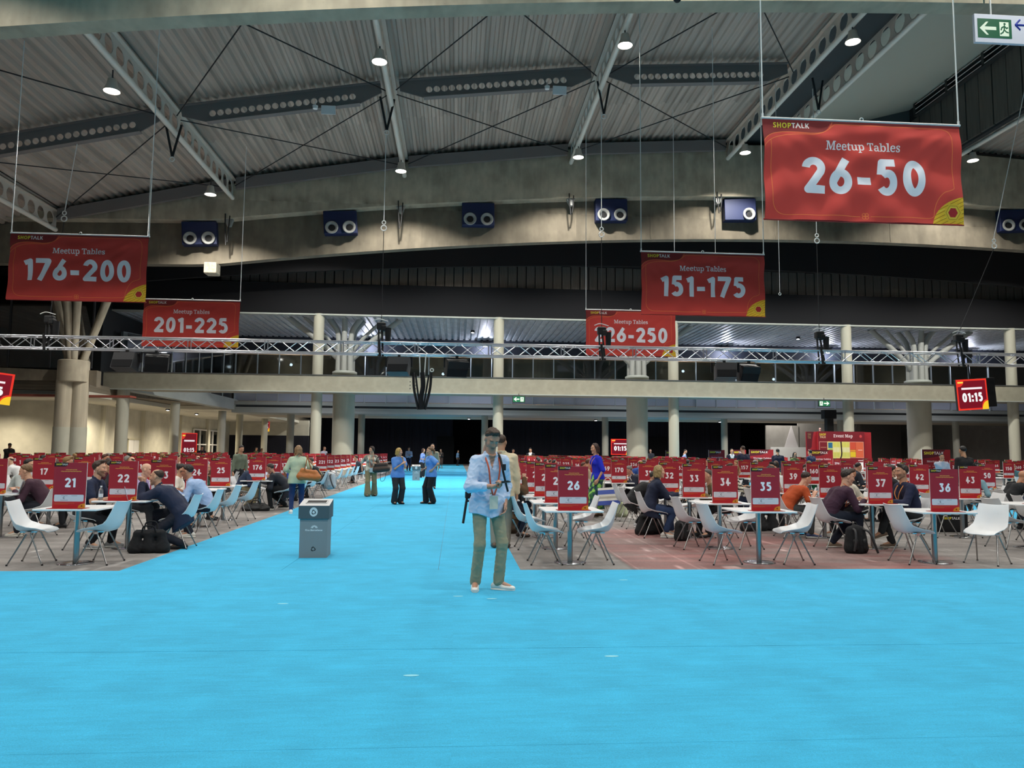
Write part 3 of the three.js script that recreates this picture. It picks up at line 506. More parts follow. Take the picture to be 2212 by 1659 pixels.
function hive(c, W, H, r) {                             // yellow cornered panel with a hexagon mark
  c.save(); c.beginPath(); c.moveTo(W, H); c.lineTo(W - r * 1.08, H); c.quadraticCurveTo(W - r * 0.95, H - r * 0.55, W - r * 0.45, H - r * 0.78); c.quadraticCurveTo(W - r * 0.2, H - r * 0.9, W, H - r * 0.92); c.closePath(); c.fillStyle = '#f0bd2c'; c.fill(); c.clip();
  c.strokeStyle = '#b07a12'; c.lineWidth = r * 0.02; for (let i = -8; i < 18; i++) { c.beginPath(); c.moveTo(W - r * 1.2, H - r * 1.1 + i * r * 0.13 + r * 0.4); c.lineTo(W, H - r * 1.1 + i * r * 0.13 - r * 0.2); c.stroke(); }
  c.strokeStyle = '#f2d44a'; c.lineWidth = r * 0.03; for (let i = 0; i < 14; i++) { c.beginPath(); c.moveTo(W - r + i * r * 0.09, H - r * (0.1 + (i * 37 % 10) / 12)); c.lineTo(W - r + i * r * 0.09 + r * 0.16, H - r * (0.1 + (i * 37 % 10) / 12) - r * 0.08); c.stroke(); }
  const hx = (rad, col) => { c.beginPath(); for (let i = 0; i < 6; i++) c.lineTo(W - r * 0.36 + rad * Math.cos(i * Math.PI / 3), H - r * 0.4 + rad * Math.sin(i * Math.PI / 3)); c.closePath(); c.fillStyle = col; c.fill(); };
  hx(r * 0.32, '#e9bd34'); hx(r * 0.26, '#b07a12'); hx(r * 0.24, '#ecc640'); hx(r * 0.17, '#b3272b');
  c.restore();
}
// ---------- hanging banners ----------
function bannerTex(range) {
  return canvasTex(1024, 512, (c, W, H) => {
    c.fillStyle = '#d6443b'; c.fillRect(0, 0, W, H);
    c.fillStyle = '#8d2a29'; c.fillRect(0, 0, W, 16); c.beginPath(); c.moveTo(0, 0); c.lineTo(352, 0); c.bezierCurveTo(330, 70, 300, 66, 240, 70); c.bezierCurveTo(150, 64, 40, 50, 0, 120); c.closePath(); c.fill();
    c.strokeStyle = '#ee8140'; c.lineWidth = 3; c.beginPath(); c.moveTo(0, 120); c.bezierCurveTo(40, 46, 150, 70, 240, 72); c.bezierCurveTo(310, 68, 340, 60, 358, 8); c.stroke();
    c.beginPath(); c.moveTo(0, 150); c.bezierCurveTo(30, 96, 90, 74, 250, 78); c.bezierCurveTo(330, 66, 340, 40, 372, 18); c.lineTo(920, 22); c.quadraticCurveTo(978, 26, 978, 80); c.lineTo(978, 330); c.quadraticCurveTo(970, 340, 930, 350); c.quadraticCurveTo(880, 380, 872, 470); c.quadraticCurveTo(866, 484, 840, 484); c.lineTo(540, 486); c.moveTo(488, 486); c.lineTo(110, 486); c.quadraticCurveTo(40, 484, 38, 410); c.lineTo(36, 110); c.stroke();
    c.lineWidth = 3; for (const [dx, dy] of [[-7, -7], [7, -7], [-7, 7], [7, 7]]) { c.beginPath(); c.arc(514 + dx, 484 + dy, 8, 0, 7); c.stroke(); }
    wordmark(c, 52, 46, 27); c.fillStyle = '#f4ecec'; c.font = '56px serif'; c.textAlign = 'center'; c.fillText('Meetup Tables', 512, 150); c.strokeStyle = '#f4ecec'; c.lineWidth = 1.6; c.strokeText('Meetup Tables', 512, 150);
    figures(c, range, 512, range.length > 5 ? 362 : 376, range.length > 5 ? 170 : 186, '#fbf9ff'); hive(c, W, H, 150);
  });
}
function banner(range, x, z, top, words, where) {
  const W = 4.05, H = 2.03, o = thing('hanging_banner', 'red hanging fabric banner for meetup tables ' + words + ', ' + where, 'banner', x, top, z);
  const g = new THREE.PlaneGeometry(W, H, 90, 46).translate(0, -H / 2, 0), p = g.attributes.position, s = x * 1.7 + z;
  for (let i = 0; i < p.count; i++) {
    const u = p.getX(i), v = -p.getY(i), t = Math.min(1, v / 0.3) * 0.9;
    const fold = (q) => { const f = Math.abs(((q % 1) + 1) % 1 - 0.5) * 2; return f * f * (3 - 2 * f); }; const a1 = Math.atan2(v + 0.25, u + W / 2 + 0.3), a2 = Math.atan2(v + 0.25, W / 2 + 0.3 - u); p.setZ(i, t * (0.06 * fold(a1 * 4.3 + s) * (u + W / 2) / W + 0.06 * fold(a2 * 4.7 + s * 1.3) * (W / 2 - u) / W + 0.012 * Math.sin(u * 9 + v * 4 + s))); p.setX(i, u * (1 - 0.006 * Math.sin(v / H * Math.PI)));
  }
  const mk = (flip) => { const h = g.clone(); if (flip) { h.scale(-1, 1, 1); h.index.array.reverse(); h.translate(0, 0, -0.012); } h.computeVertexNormals(); return h; };
  const mat = new THREE.MeshStandardMaterial({ map: bannerTex(range), roughness: 0.8 });
  mesh('fabric', g.clone(), mat, o).geometry.computeVertexNormals();
  mesh('fabric_back', g.clone().translate(0, 0, -0.014), std(0x9c2a28, 0.85), o).geometry.computeVertexNormals();
  mesh('rod', bar(V(-W / 2 - 0.02, 0.01, -0.006), V(W / 2 + 0.02, 0.01, -0.006), 0.024, 10), cableSteel, o); mesh('rod', bar(V(-W / 2 - 0.01, -H, -0.006), V(W / 2 + 0.01, -H, -0.006), 0.018, 10), std(0xb02f2b, 0.6), o);
  for (const s of [-1, 1]) { const xx = s * (W / 2 - 0.01); mesh('suspension_wire', bar(V(xx, 0, -0.006), V(xx, roofY(x + xx) + 0.5 - top, -0.006), 0.014, 6), cableSteel, o); mesh('wire_clip', bar(V(xx, 0, -0.006), V(xx, 0.1, -0.006), 0.022, 6), cableSteel, o); }
  mesh('eyelet', new THREE.TorusGeometry(0.035, 0.01, 6, 14).translate(0, 0.05, 0), cableSteel, o);
}
banner('26-50', 7.94, -14.2, 8.12, 'twenty-six to fifty', 'the largest');
banner('151-175', 7.85, -23.8, 7.97, 'one-hundred-fifty-one to one-hundred-seventy-five', 'below the largest');
banner('226-250', 7.7, -33.4, 7.86, 'two-hundred-twenty-six to two-hundred-fifty', 'half covered');
banner('176-200', -11.48, -23.8, 8.0, 'one-hundred-seventy-six to two-hundred', 'at the frame edge');
banner('201-225', -11.44, -33.7, 7.95, 'two-hundred-one to two-hundred-twenty-five', 'above the truss');
// loose wires hanging from the roof without a load
[[13.3, -30.5, 'beside the sign from one-hundred-fifty-one'], [9.1, -26.2, 'behind the sign from one-hundred-fifty-one']].forEach(([x, z, w]) => { const o = thing('hanging_wire', 'single thin steel wire hanging from the roof ' + w, 'wire', x, 0, z); mesh('wire', bar(V(0, 8.2, 0), V(0, roofY(x) + 0.3, 0), 0.011, 6), cableSteel, o); mesh('end_loop', new THREE.TorusGeometry(0.05, 0.012, 6, 14).translate(0, 8.15, 0), cableSteel, o); });

// ---------- screens with the meeting time ----------
function screenTex(w, h) {
  return canvasTex(w, h, (c, W, H) => {
    c.fillStyle = '#f0392b'; c.fillRect(0, 0, W, H); const m = W * 0.045; c.fillStyle = '#7b1424';
    c.beginPath(); c.moveTo(W * 0.27, m); c.lineTo(W - m, m); c.lineTo(W - m, H * 0.68); c.quadraticCurveTo(W * 0.8, H * 0.7, W * 0.78, H - m); c.lineTo(m * 1.6, H - m); c.lineTo(m, H - m * 1.8); c.lineTo(m, H * 0.24); c.quadraticCurveTo(W * 0.23, H * 0.24, W * 0.25, m); c.closePath(); c.fill();
    c.fillStyle = '#ffe95a'; c.fillRect(W * 0.05, H * 0.075, W * 0.18, H * 0.05); c.fillStyle = '#fff3f6'; c.fillRect(W * 0.16, H * 0.27, W * 0.68, H * 0.065);
    const fh = Math.min(H * 0.3, W * 0.25); figures(c, '01:15', W * 0.5, H * 0.74, fh, '#ffffff', fh * 0.25);
    c.fillStyle = '#ffcf2e'; c.beginPath(); c.moveTo(W, H); c.lineTo(W * 0.79, H); c.quadraticCurveTo(W * 0.82, H * 0.74, W, H * 0.72); c.fill();
  });
}
const screenMap = screenTex(512, 420), screenTall = screenTex(300, 460);
const screenMat = (m, k) => new THREE.MeshStandardMaterial({ color: 0x000000, emissive: 0xffffff, emissiveMap: m, emissiveIntensity: k, roughness: 0.3 });
function screen(x, y, z, w, h, turn, tilt, label, map = screenMap, glow = 0.95, hang = 0) {
  const o = thing('time_screen', label, 'screen', x, y, z, turn); o.rotation.order = 'YXZ'; o.rotation.z = tilt;
  mesh('cabinet', rbox(w, h, 0.1, 0.012, 0, 0, -0.06), black, o);
  mesh('display', new THREE.PlaneGeometry(w, h).translate(0, 0, -0.005), screenMat(map, glow), o);
  if (hang) { mesh('hanger', bar(V(0, h / 2, -0.06), V(0, h / 2 + hang, -0.06), 0.03, 8), black, o); mesh('clamp', [box(0.34, 0.14, 0.2, 0, h / 2 + hang, -0.06), box(0.08, 0.34, 0.1, -0.22, h / 2 + hang - 0.14, -0.06), box(0.08, 0.34, 0.1, 0.12, h / 2 + hang - 0.14, -0.06)], black, o); }
  return o;
}
const s1 = screen(20.7, 4.0, TZ, 1.5, 1.24, 0.18, 0.075, 'tilted hanging screen showing a white time, right of the table plan board', screenMap, 0.95, 0.95);
mesh('second_cabinet', rbox(0.9, 1.2, 0.1, 0.012, 1.2, 0.06, -0.5).rotateY(0), black, s1);
screen(-16.95, 3.72, TZ + 0.4, 1.6, 1.15, 0.5, -0.1, 'hanging screen showing a white time, cut by the picture edge', screenMap, 0.95, 1.1);
screen(-17.6, 1.75, -52.5, 0.95, 1.7, 0.4, 0, 'upright screen showing the time before the cream wall', screenTall, 0.8);
screen(-18.6, 3.9, -77, 0.75, 1.15, 0.5, 0.0, 'small hanging screen showing the time before the far black drape', screenTall, 0.8, 1.0);
screen(12.95, 2.0, -60, 1.5, 1.25, 0.0, 0, 'screen showing the time half hidden behind the broad cream column', screenMap, 0.95);
screen(47, 3.65, -76, 1.5, 1.2, 0.1, 0.03, 'small hanging screen showing the time before the pale partition', screenMap, 0.8, 0.9);

// ---------- emergency exit signs ----------
function exitTex(dir, wide) {
  return canvasTex(512, 256, (c, W, H) => {
    c.fillStyle = '#0f5a3a'; c.fillRect(0, 0, W, H); c.fillStyle = '#e6f2dc'; const f = dir < 0 ? (x) => x : (x) => W - x;
    c.beginPath(); [[30, 128], [130, 40], [165, 40], [105, 105], [280, 105], [280, 150], [105, 150], [165, 216], [130, 216]].forEach(([x, y], i) => (i ? c.lineTo(f(x), y) : c.moveTo(f(x), y))); c.fill();
    const X = dir < 0 ? 330 : 40; c.fillRect(X, 36, 140, 190); c.strokeStyle = '#0f5a3a'; c.lineWidth = 20; c.lineCap = 'round'; c.fillStyle = '#0f5a3a'; c.beginPath(); c.arc(X + 78, 62, 17, 0, 7); c.fill();
    for (const l of [[[74, 88], [70, 140]], [[70, 140], [100, 168], [128, 176]], [[70, 140], [50, 176], [16, 196]], [[74, 94], [36, 112], [24, 140]], [[78, 94], [104, 120], [122, 112]]]) { c.beginPath(); l.forEach(([x, y], i) => (i ? c.lineTo(X + x, y) : c.moveTo(X + x, y))); c.stroke(); }
  });
}
const exitLeft = exitTex(-1), exitRight = exitTex(1), glowing = (m, k) => new THREE.MeshStandardMaterial({ map: m, emissive: 0xffffff, emissiveMap: m, emissiveIntensity: k, roughness: 0.5 });
{
  const o = thing('exit_sign', 'large white hanging board with green emergency exit pictogram and blue arrow', 'sign', 13.45, 11.8, -16.85);
  mesh('board', rbox(2.3, 0.72, 0.08, 0.01, 0, 0, 0), std(0xd9dbe6, 0.5), o);
  mesh('exit_pictogram', new THREE.PlaneGeometry(0.86, 0.48).translate(-0.65, 0, 0.045), glowing(exitLeft, 0.12), o);
  mesh('blue_arrow', [bar(V(-0.12, 0.12, 0.045), V(0.14, 0.12, 0.045), 0.022, 4), bar(V(-0.12, 0.12, 0.045), V(0.0, 0.25, 0.045), 0.022, 4), bar(V(-0.12, 0.12, 0.045), V(0.0, 0.0, 0.045), 0.022, 4), span(0.17, 0.19, -0.34, 0.2, 0.04, 0.046)], std(0x2438a8, 0.5), o);
  mesh('suspension_rod', bar(V(-0.7, 0.3, 0), V(-0.7, 1.2, 0), 0.02, 6), cableSteel, o); mesh('suspension_rod', bar(V(0.7, 0.3, 0), V(0.7, 1.2, 0), 0.02, 6), cableSteel, o);
}
function exitSign(x, y, z, map, label) { const o = thing('exit_sign', label, 'sign', x, y, z); mesh('housing', rbox(0.74, 0.38, 0.08, 0.01, 0, 0, -0.05), black, o); mesh('pictogram', new THREE.PlaneGeometry(0.68, 0.33), glowing(map, 0.55), o); mesh('bracket', bar(V(0, 0.1, -0.05), V(0, 0.34, -0.05), 0.02, 6), darkGrey, o); }
exitSign(3.66, 4.62, -44.9, exitLeft, 'small green exit sign with arrow under the footbridge near the standing man'); exitSign(22.2, 4.62, -44.9, exitRight, 'small green exit sign with arrow under the footbridge above the event map');
{ const o = thing('direction_sign', 'long blue wayfinding sign with a figure two behind the gallery windows', 'sign', 8.4, 6.45, -54.6); mesh('board', rbox(3.4, 0.3, 0.06, 0.01), std(0x1c2c8c, 0.5), o); mesh('figure', new THREE.PlaneGeometry(0.3, 0.3).translate(0, 0, 0.035), glowing(canvasTex(64, 64, (c) => { c.fillStyle = '#1c2c8c'; c.fillRect(0, 0, 64, 64); figures(c, '2', 32, 54, 44, '#ffffff', 8); }), 0.3), o); mesh('exit_pictogram', new THREE.PlaneGeometry(0.5, 0.28).translate(-1.95, 0, 0.0), glowing(exitLeft, 0.6), o); }
// smoke detectors / access points under the purlins
[[-5.4, 'over the rubbish bin'], [3.6, 'over the standing man']].forEach(([x, w]) => { const o = thing('ceiling_box', 'pale flat box with a small round sensor under the purlin ' + w, 'sensor', x, roofY(x) - 0.35, -29.2); mesh('plate', rbox(0.55, 0.34, 0.06, 0.02, 0.3, -0.06, 0.1).rotateX(0.2), std(0xd8dadb, 0.5), o); mesh('sensor', [cyl(0.09, 0.11, 0.12, 14, -0.2, 0, 0.1), bar(V(-0.2, 0.05, 0.1), V(-0.2, 0.25, 0.05), 0.02, 6)], whitePaint, o); });
{ const o = thing('dome_camera', 'small white dome camera under the concrete arch at the top', 'camera', 5.0, archLow(5) - 0.02, -16.75); mesh('mount', cyl(0.09, 0.11, 0.12, 16, 0, 0, 0), whitePaint, o); mesh('dome', new THREE.SphereGeometry(0.09, 16, 10).translate(0, -0.08, 0), black, o); }
// black box on a mast above the event map
{ const o = thing('mast_speaker', 'black box on a thick black mast above the event map', 'speaker', 23.3, 0, -46.6); mesh('mast', rbox(0.42, 4.0, 0.4, 0.02, 0, 2, 0), black, o); mesh('head', rbox(0.78, 0.55, 0.5, 0.03, 0, 4.05, 0), blackSoft, o); }
// ---------- table blocks ----------
const ROW = 1.65, LX = [-5.07, -7.9, -10.7, -13.5, -16.3], RX = [1.62, 4.33, 6.95, 9.68, 12.35], R2X = [20.2, 22.9, 25.6, 28.3, 31];
const BLOCKS = [
  { k: 'LA', first: 1, X: LX, z: -10.85, from: 4 }, { k: 'RA', first: 26, X: RX, z: -10.85, from: 0 },
  { k: 'LB', first: 176, X: LX, z: -20.6, from: 0 }, { k: 'RB', first: 151, X: RX, z: -20.6, from: 4 },
  { k: 'LC', first: 201, X: LX, z: -30.2, from: 4 }, { k: 'RC', first: 226, X: RX, z: -30.2, from: 0 },
  { k: 'LD', first: 326, X: LX, z: -39.9, from: 0 }, { k: 'RD', first: 301, X: RX, z: -39.9, from: 4 },
  { k: 'LE', first: 351, X: LX, z: -49.6, from: 4 }, { k: 'RE', first: 376, X: RX, z: -49.6, from: 0 },
  { k: 'SB', first: 126, X: R2X, z: -20.6, from: 4 }, { k: 'SC', first: 251, X: R2X, z: -30.2, from: 0 }, { k: 'SD', first: 276, X: R2X, z: -39.9, from: 4 }, { k: 'SE', first: 401, X: R2X, z: -49.6, from: 0 },
];
const TABLES = new Map();                        // number -> where it stands
for (const b of BLOCKS) for (let j = 0; j < 5; j++) for (let i = 0; i < 5; i++) {
  const q = b.from ? 4 - j : j, n = b.first + q * 5 + (q % 2 ? 4 - i : i), x = b.X[j] + rr(-0.03, 0.03), z = b.z - i * ROW + rr(-0.04, 0.04);
  if (inFrame(x, 1.1, z + 0.3, 45)) TABLES.set(n, { n, x, z, i, j, b: b.k, near: b.k[1] === 'A' });
}
const byDistance = [...TABLES.values()].sort((a, b) => Math.hypot(a.x, a.z) - Math.hypot(b.x, b.z)).slice(0, 298);
const KEEP = new Set(byDistance.map((t) => t.n));

// ---------- printed faces of the table signs, many on one sheet ----------
function signFace(c, x, y, w, h, n) {
  const s = w / 256; c.save(); c.translate(x, y); c.beginPath(); c.rect(0, 0, w, h); c.clip(); c.scale(s, s); const H = h / s;
  c.fillStyle = '#a62231'; c.fillRect(0, 0, 256, H); c.fillStyle = '#c4242a'; c.fillRect(0, H * 0.8, 256, H);
  c.fillStyle = '#2c0f12'; c.beginPath(); c.moveTo(0, 0); c.lineTo(112, 0); c.bezierCurveTo(102, 34, 92, 32, 70, 33); c.lineTo(0, 33); c.fill();
  wordmark(c, 14, 22, 13, '#f3efe2');
  c.strokeStyle = '#a8423c'; c.lineWidth = 1.5; c.strokeRect(9, 44, 238, H * 0.88);
  c.fillStyle = '#e6b04a'; for (const [cx, w2, yy] of [[134, 86, 54], [134, 158, 67]]) for (let u = cx - w2 / 2; u < cx + w2 / 2; u += 5.5) c.fillRect(u, yy + (u * 7 % 3 | 0) * 0.8, 4.4, 6 - (u * 3 % 2 | 0));
  figures(c, String(n), 130, H * 0.545, 76, '#fbf5f8', 17);
  c.fillStyle = '#dcdce2'; c.beginPath(); c.roundRect(13, H * 0.705, 228, 54, 8); c.fill();
  c.fillStyle = '#8b8b97'; c.fillRect(66, H * 0.725, 50, 3); c.fillRect(146, H * 0.725, 44, 3); c.fillRect(62, H * 0.822, 58, 3); c.strokeStyle = '#4b4b57'; c.lineWidth = 4; c.beginPath(); c.arc(90, H * 0.775, 7, 0.9, 5.4); c.stroke();
  c.fillStyle = '#d98a2c'; for (let u = 18; u < 170; u += 5) { c.fillRect(u, H * 0.885, 3.6, 3); if (u < 120) c.fillRect(u, H * 0.908, 3.6, 3); }
  c.fillStyle = '#d9962a'; c.beginPath(); c.moveTo(256, H); c.lineTo(198, H); c.quadraticCurveTo(200, H * 0.9, 256, H * 0.895); c.fill(); c.fillStyle = '#8a3f1c'; c.beginPath(); c.arc(228, H * 0.95, 7, 0, 7); c.fill();
  c.restore();
}
const sheets = [];
const faceOf = new Map();
function printSheet(list, cw, ch) {
  const cols = Math.floor(2048 / cw), rows = Math.floor(2048 / ch), per = cols * rows;
  for (let a = 0; a < list.length; a += per) {
    const some = list.slice(a, a + per), hgt = Math.ceil(some.length / cols) * ch, tex = canvasTex(2048, hgt, (c) => some.forEach((n, i) => signFace(c, (i % cols) * cw, Math.floor(i / cols) * ch, cw, ch, n)));
    const m = new THREE.MeshStandardMaterial({ map: tex, roughness: 0.5 });
    some.forEach((n, i) => { const x = (i % cols) * cw, y = Math.floor(i / cols) * ch; faceOf.set(n, { m, u0: (x + 1) / 2048, u1: (x + cw - 1) / 2048, v1: 1 - (y + 1) / hgt, v0: 1 - (y + ch - 1) / hgt }); });
  }
}
const nums = [...KEEP].sort((a, b) => a - b);
printSheet(nums.filter((n) => TABLES.get(n).near), 256, 362); printSheet(nums.filter((n) => !TABLES.get(n).near), 128, 181);
function signGeo(n) {
  const f = faceOf.get(n), g = new THREE.BoxGeometry(0.42, 0.594, 0.016).translate(0, 0.297, 0), uv = g.attributes.uv;
  for (let i = 16; i < 20; i++) uv.setXY(i, f.u0 + (f.u1 - f.u0) * uv.getX(i), f.v0 + (f.v1 - f.v0) * uv.getY(i));
  return g;
}
const plateGeo = rbox(0.46, 0.006, 0.2, 0.002, 0, 0.003, 0.02);
function tableSign(t) {
  const f = faceOf.get(t.n), far = Math.abs(t.z) > 32, label = 'upright red table sign with the white number ' + say(t.n);
  const mats = [signEdge, signEdge, signEdge, signEdge, f.m, signRed], turn = rr(-0.035, 0.035), y = 0.7495;
  if (far) { const m = mesh('table_sign', signGeo(t.n), mats); m.position.set(t.x, y, t.z + 0.22); m.rotation.y = turn; return tag(m, label, 'sign', 'table signs'); }
  const o = thing('table_sign', label, 'sign', t.x + (t.sx ?? 0), y, t.z + 0.27, turn, 'table signs'); mesh('board', signGeo(t.n), mats, o).position.y = 0.004; mesh('foot_plate', plateGeo, signRed, o); return o;
}
const topGeo = rbox(0.8, 0.026, 0.8, 0.008, 0, 0.736, 0, 2), postGeo = cyl(0.037, 0.037, 0.71, 20, 0, 0.367, 0), baseGeo = lathe([[0, 0.028], [0.04, 0.026], [0.16, 0.02], [0.222, 0.012], [0.226, 0.005], [0.222, 0], [0, 0]], 40), spiderGeo = [span(-0.28, 0.28, 0.708, 0.723, -0.02, 0.02), span(-0.02, 0.02, 0.708, 0.723, -0.28, 0.28), cyl(0.06, 0.06, 0.02, 16, 0, 0.712, 0)];
const spider = merge(spiderGeo), farTable = merge([topGeo, cyl(0.037, 0.037, 0.71, 8, 0, 0.367, 0), cyl(0.22, 0.22, 0.02, 16, 0, 0.01, 0)]);
const farTables = [];
function meetingTable(t) {
  const label = 'square white meeting table on a chrome pedestal under sign ' + say(t.n);
  if (Math.abs(t.z) > 32) { const m = mesh('meeting_table', farTable, tableWhite); m.position.set(t.x, 0, t.z); return tag(m, label, 'table', 'meeting tables'); }
  const o = thing('meeting_table', label, 'table', t.x, 0, t.z, rr(-0.02, 0.02), 'meeting tables');
  mesh('table_top', topGeo, tableWhite, o); mesh('post', postGeo, chromeDull, o); mesh('base', baseGeo, chrome, o); mesh('spider', spider, darkGrey, o); return o;
}
// ---------- shell chair ----------
const PROFILE = [[0.235, 0.425, 0.205], [0.21, 0.442, 0.215], [0.1, 0.446, 0.228], [-0.02, 0.436, 0.232], [-0.11, 0.432, 0.23], [-0.175, 0.452, 0.226], [-0.215, 0.505, 0.224], [-0.24, 0.58, 0.222], [-0.27, 0.7, 0.216], [-0.298, 0.805, 0.206], [-0.312, 0.832, 0.2]];
function shellGeo() {
  const nu = PROFILE.length, nv = 9, pos = [], idx = [], T = 0.008;
  const at = (u, v, s) => {
    const [z, y, w] = PROFILE[u], k = u / (nu - 1), join = Math.exp(-(((k - 0.5) / 0.22) ** 2)), e = Math.max(0, Math.abs(v) - 0.35) / 0.65, back = THREE.MathUtils.smoothstep(k, 0.35, 0.75);
    let X = v * w * (1 + 0.05 * join), Y = y, Z = z; const curl = e ** 1.5 * (0.025 + 0.075 * join); Y += curl * (1 - back) + 0.02 * join * e; Z += curl * back * 1.1 + 0.02 * join * e; if (k < 0.12) Y -= e * 0.012;
    if (k > 0.85) Y += (v * v - 0.3) * 0.016 * (k - 0.85) / 0.15; Y -= s * T * (1 - back * 0.8); Z -= s * T * back; return [X, Y, Z];
  };
  for (const s of [0, 1]) for (let u = 0; u < nu; u++) for (let v = 0; v < nv; v++) pos.push(...at(u, v / (nv - 1) * 2 - 1, s));
  const id = (s, u, v) => (s * nu + u) * nv + v;
  for (let u = 0; u < nu - 1; u++) for (let v = 0; v < nv - 1; v++) { idx.push(id(0, u, v), id(0, u, v + 1), id(0, u + 1, v), id(0, u + 1, v), id(0, u, v + 1), id(0, u + 1, v + 1)); idx.push(id(1, u, v), id(1, u + 1, v), id(1, u, v + 1), id(1, u + 1, v), id(1, u + 1, v + 1), id(1, u, v + 1)); }
  const rim = []; for (let v = 0; v < nv; v++) rim.push([0, v]); for (let u = 1; u < nu; u++) rim.push([u, nv - 1]); for (let v = nv - 2; v >= 0; v--) rim.push([nu - 1, v]); for (let u = nu - 2; u > 0; u--) rim.push([u, 0]);
  for (let i = 0; i < rim.length; i++) { const a = rim[i], b = rim[(i + 1) % rim.length]; idx.push(id(0, ...a), id(1, ...a), id(0, ...b), id(0, ...b), id(1, ...a), id(1, ...b)); }
  const g = new THREE.BufferGeometry(); g.setAttribute('position', new THREE.Float32BufferAttribute(pos, 3)); g.setIndex(idx); const h = g.toNonIndexed(); h.setAttribute('uv', new THREE.Float32BufferAttribute(new Float32Array(h.attributes.position.count * 2), 2)); h.computeVertexNormals();
  // smooth within a face of the shell, keep the rim crisp
  const k = (i) => [0, 1, 2].map((c) => Math.round(h.attributes.position.array[i * 3 + c] * 1e4)).join(), acc = new Map(), n = h.attributes.normal;
  for (let i = 0; i < n.count; i++) { const key = k(i); (acc.get(key) ?? acc.set(key, []).get(key)).push([n.getX(i), n.getY(i), n.getZ(i)]); }
  const out = new Float32Array(n.count * 3); for (let i = 0; i < n.count; i++) { const me = [n.getX(i), n.getY(i), n.getZ(i)]; let s = [0, 0, 0]; for (const o of acc.get(k(i))) if (o[0] * me[0] + o[1] * me[1] + o[2] * me[2] > 0.82) s = s.map((x, c) => x + o[c]); const L = Math.hypot(...s); s.forEach((x, c) => { out[i * 3 + c] = x / L; }); }
  h.setAttribute('normal', new THREE.BufferAttribute(out, 3)); return h;
}
const shell = shellGeo();
const legGeo = (sx, sz) => bar(V(sx * 0.15, 0.415, sz * 0.02), V(sx * 0.225, 0.008, sz * 0.21), 0.0105, 8, 0.0095), footGeo = (sx, sz) => cyl(0.014, 0.012, 0.02, 8, sx * 0.226, 0.01, sz * 0.213);
const hubGeo = (sx) => merge([cyl(0.03, 0.045, 0.035, 12, sx * 0.15, 0.418, 0), span(sx * 0.15 - 0.02, sx * 0.15 + 0.02, 0.425, 0.438, -0.1, 0.1)]);
const protoChair = new THREE.Group(); protoChair.name = 'shell_chair';
{
  mesh('shell', shell, shellWhite, protoChair); for (const sx of [-1, 1]) { mesh('hub', hubGeo(sx), chrome, protoChair); for (const sz of [-1, 1]) { const l = mesh('leg', legGeo(sx, sz), chromeDull, protoChair); mesh('foot', footGeo(sx, sz), black, l); } }
}
const farChairGeo = [merge([shell]), merge([-1, 1].flatMap((a) => [-1, 1].map((b) => bar(V(a * 0.15, 0.43, b * 0.02), V(a * 0.225, 0.0, b * 0.21), 0.0105, 4))))];
const protoFar = new THREE.Group(); mesh('shell', farChairGeo[0], shellWhite, protoFar); mesh('frame', farChairGeo[1], chromeDull, protoFar);
function chair(x, z, turn, label, far = false) { const o = (far ? protoFar : protoChair).clone(); o.name = numbered('shell_chair'); o.position.set(x, 0, z); o.rotation.y = turn; scene.add(o); return tag(o, label, 'chair', 'white shell chairs'); }
// which way people sit: chairs stand on the two sides of each table, facing each other across it
const seatSide = (t, s) => ({ LA: s > 0 ? 'aisle side' : 'outer side', LB: s > 0 ? 'aisle side' : 'outer side', LC: s > 0 ? 'aisle side' : 'outer side' }[t.b] ?? (t.b[0] === 'R' ? (s < 0 ? 'centre aisle side' : 'far side') : (s < 0 ? 'near side' : 'far side')));
const CHAIR_AT = { '21-1': [-0.56, 0, 0.1], 211: [0.3, -0.04, -0.08], '35-1': [-0.57, 0.02, 0.12], 351: [0.5, 0.02, -0.1], '36-1': [-0.35, 0.0, 0.1], 361: [0.72, 0.1, 0.55], '26-1': [-0.36, 0.02, 0.02], 261: [0.36, 0, 0], 271: [0.4, -0.05, 0], '27-1': [-0.42, 0, 0.05] };
const PEOPLE_AT = new Map();                                    // "number:side" -> true where somebody sits
const sit = (n, s) => PEOPLE_AT.set(n + ':' + s, true);
// ---------- bodies: a smooth field round the bones of a posed figure, meshed as one surface ----------
const lerp = (a, b, t) => a + (b - a) * t;
const A = { add: (a, b, k = 1) => [a[0] + b[0] * k, a[1] + b[1] * k, a[2] + b[2] * k], sub: (a, b) => [a[0] - b[0], a[1] - b[1], a[2] - b[2]], dot: (a, b) => a[0] * b[0] + a[1] * b[1] + a[2] * b[2], len: (a) => Math.hypot(...a), nrm: (a) => { const l = Math.hypot(...a) || 1; return [a[0] / l, a[1] / l, a[2] / l]; }, mix: (a, b, t) => [lerp(a[0], b[0], t), lerp(a[1], b[1], t), lerp(a[2], b[2], t)], cross: (a, b) => [a[1] * b[2] - a[2] * b[1], a[2] * b[0] - a[0] * b[2], a[0] * b[1] - a[1] * b[0]] };
const cone = (a, b, ra, rb = ra, n, s = 1) => ({ a, b, ra, rb, n, s });
const ball = (c, rx, ry = rx, rz = rx) => ({ c, r: [rx, ry, rz] });
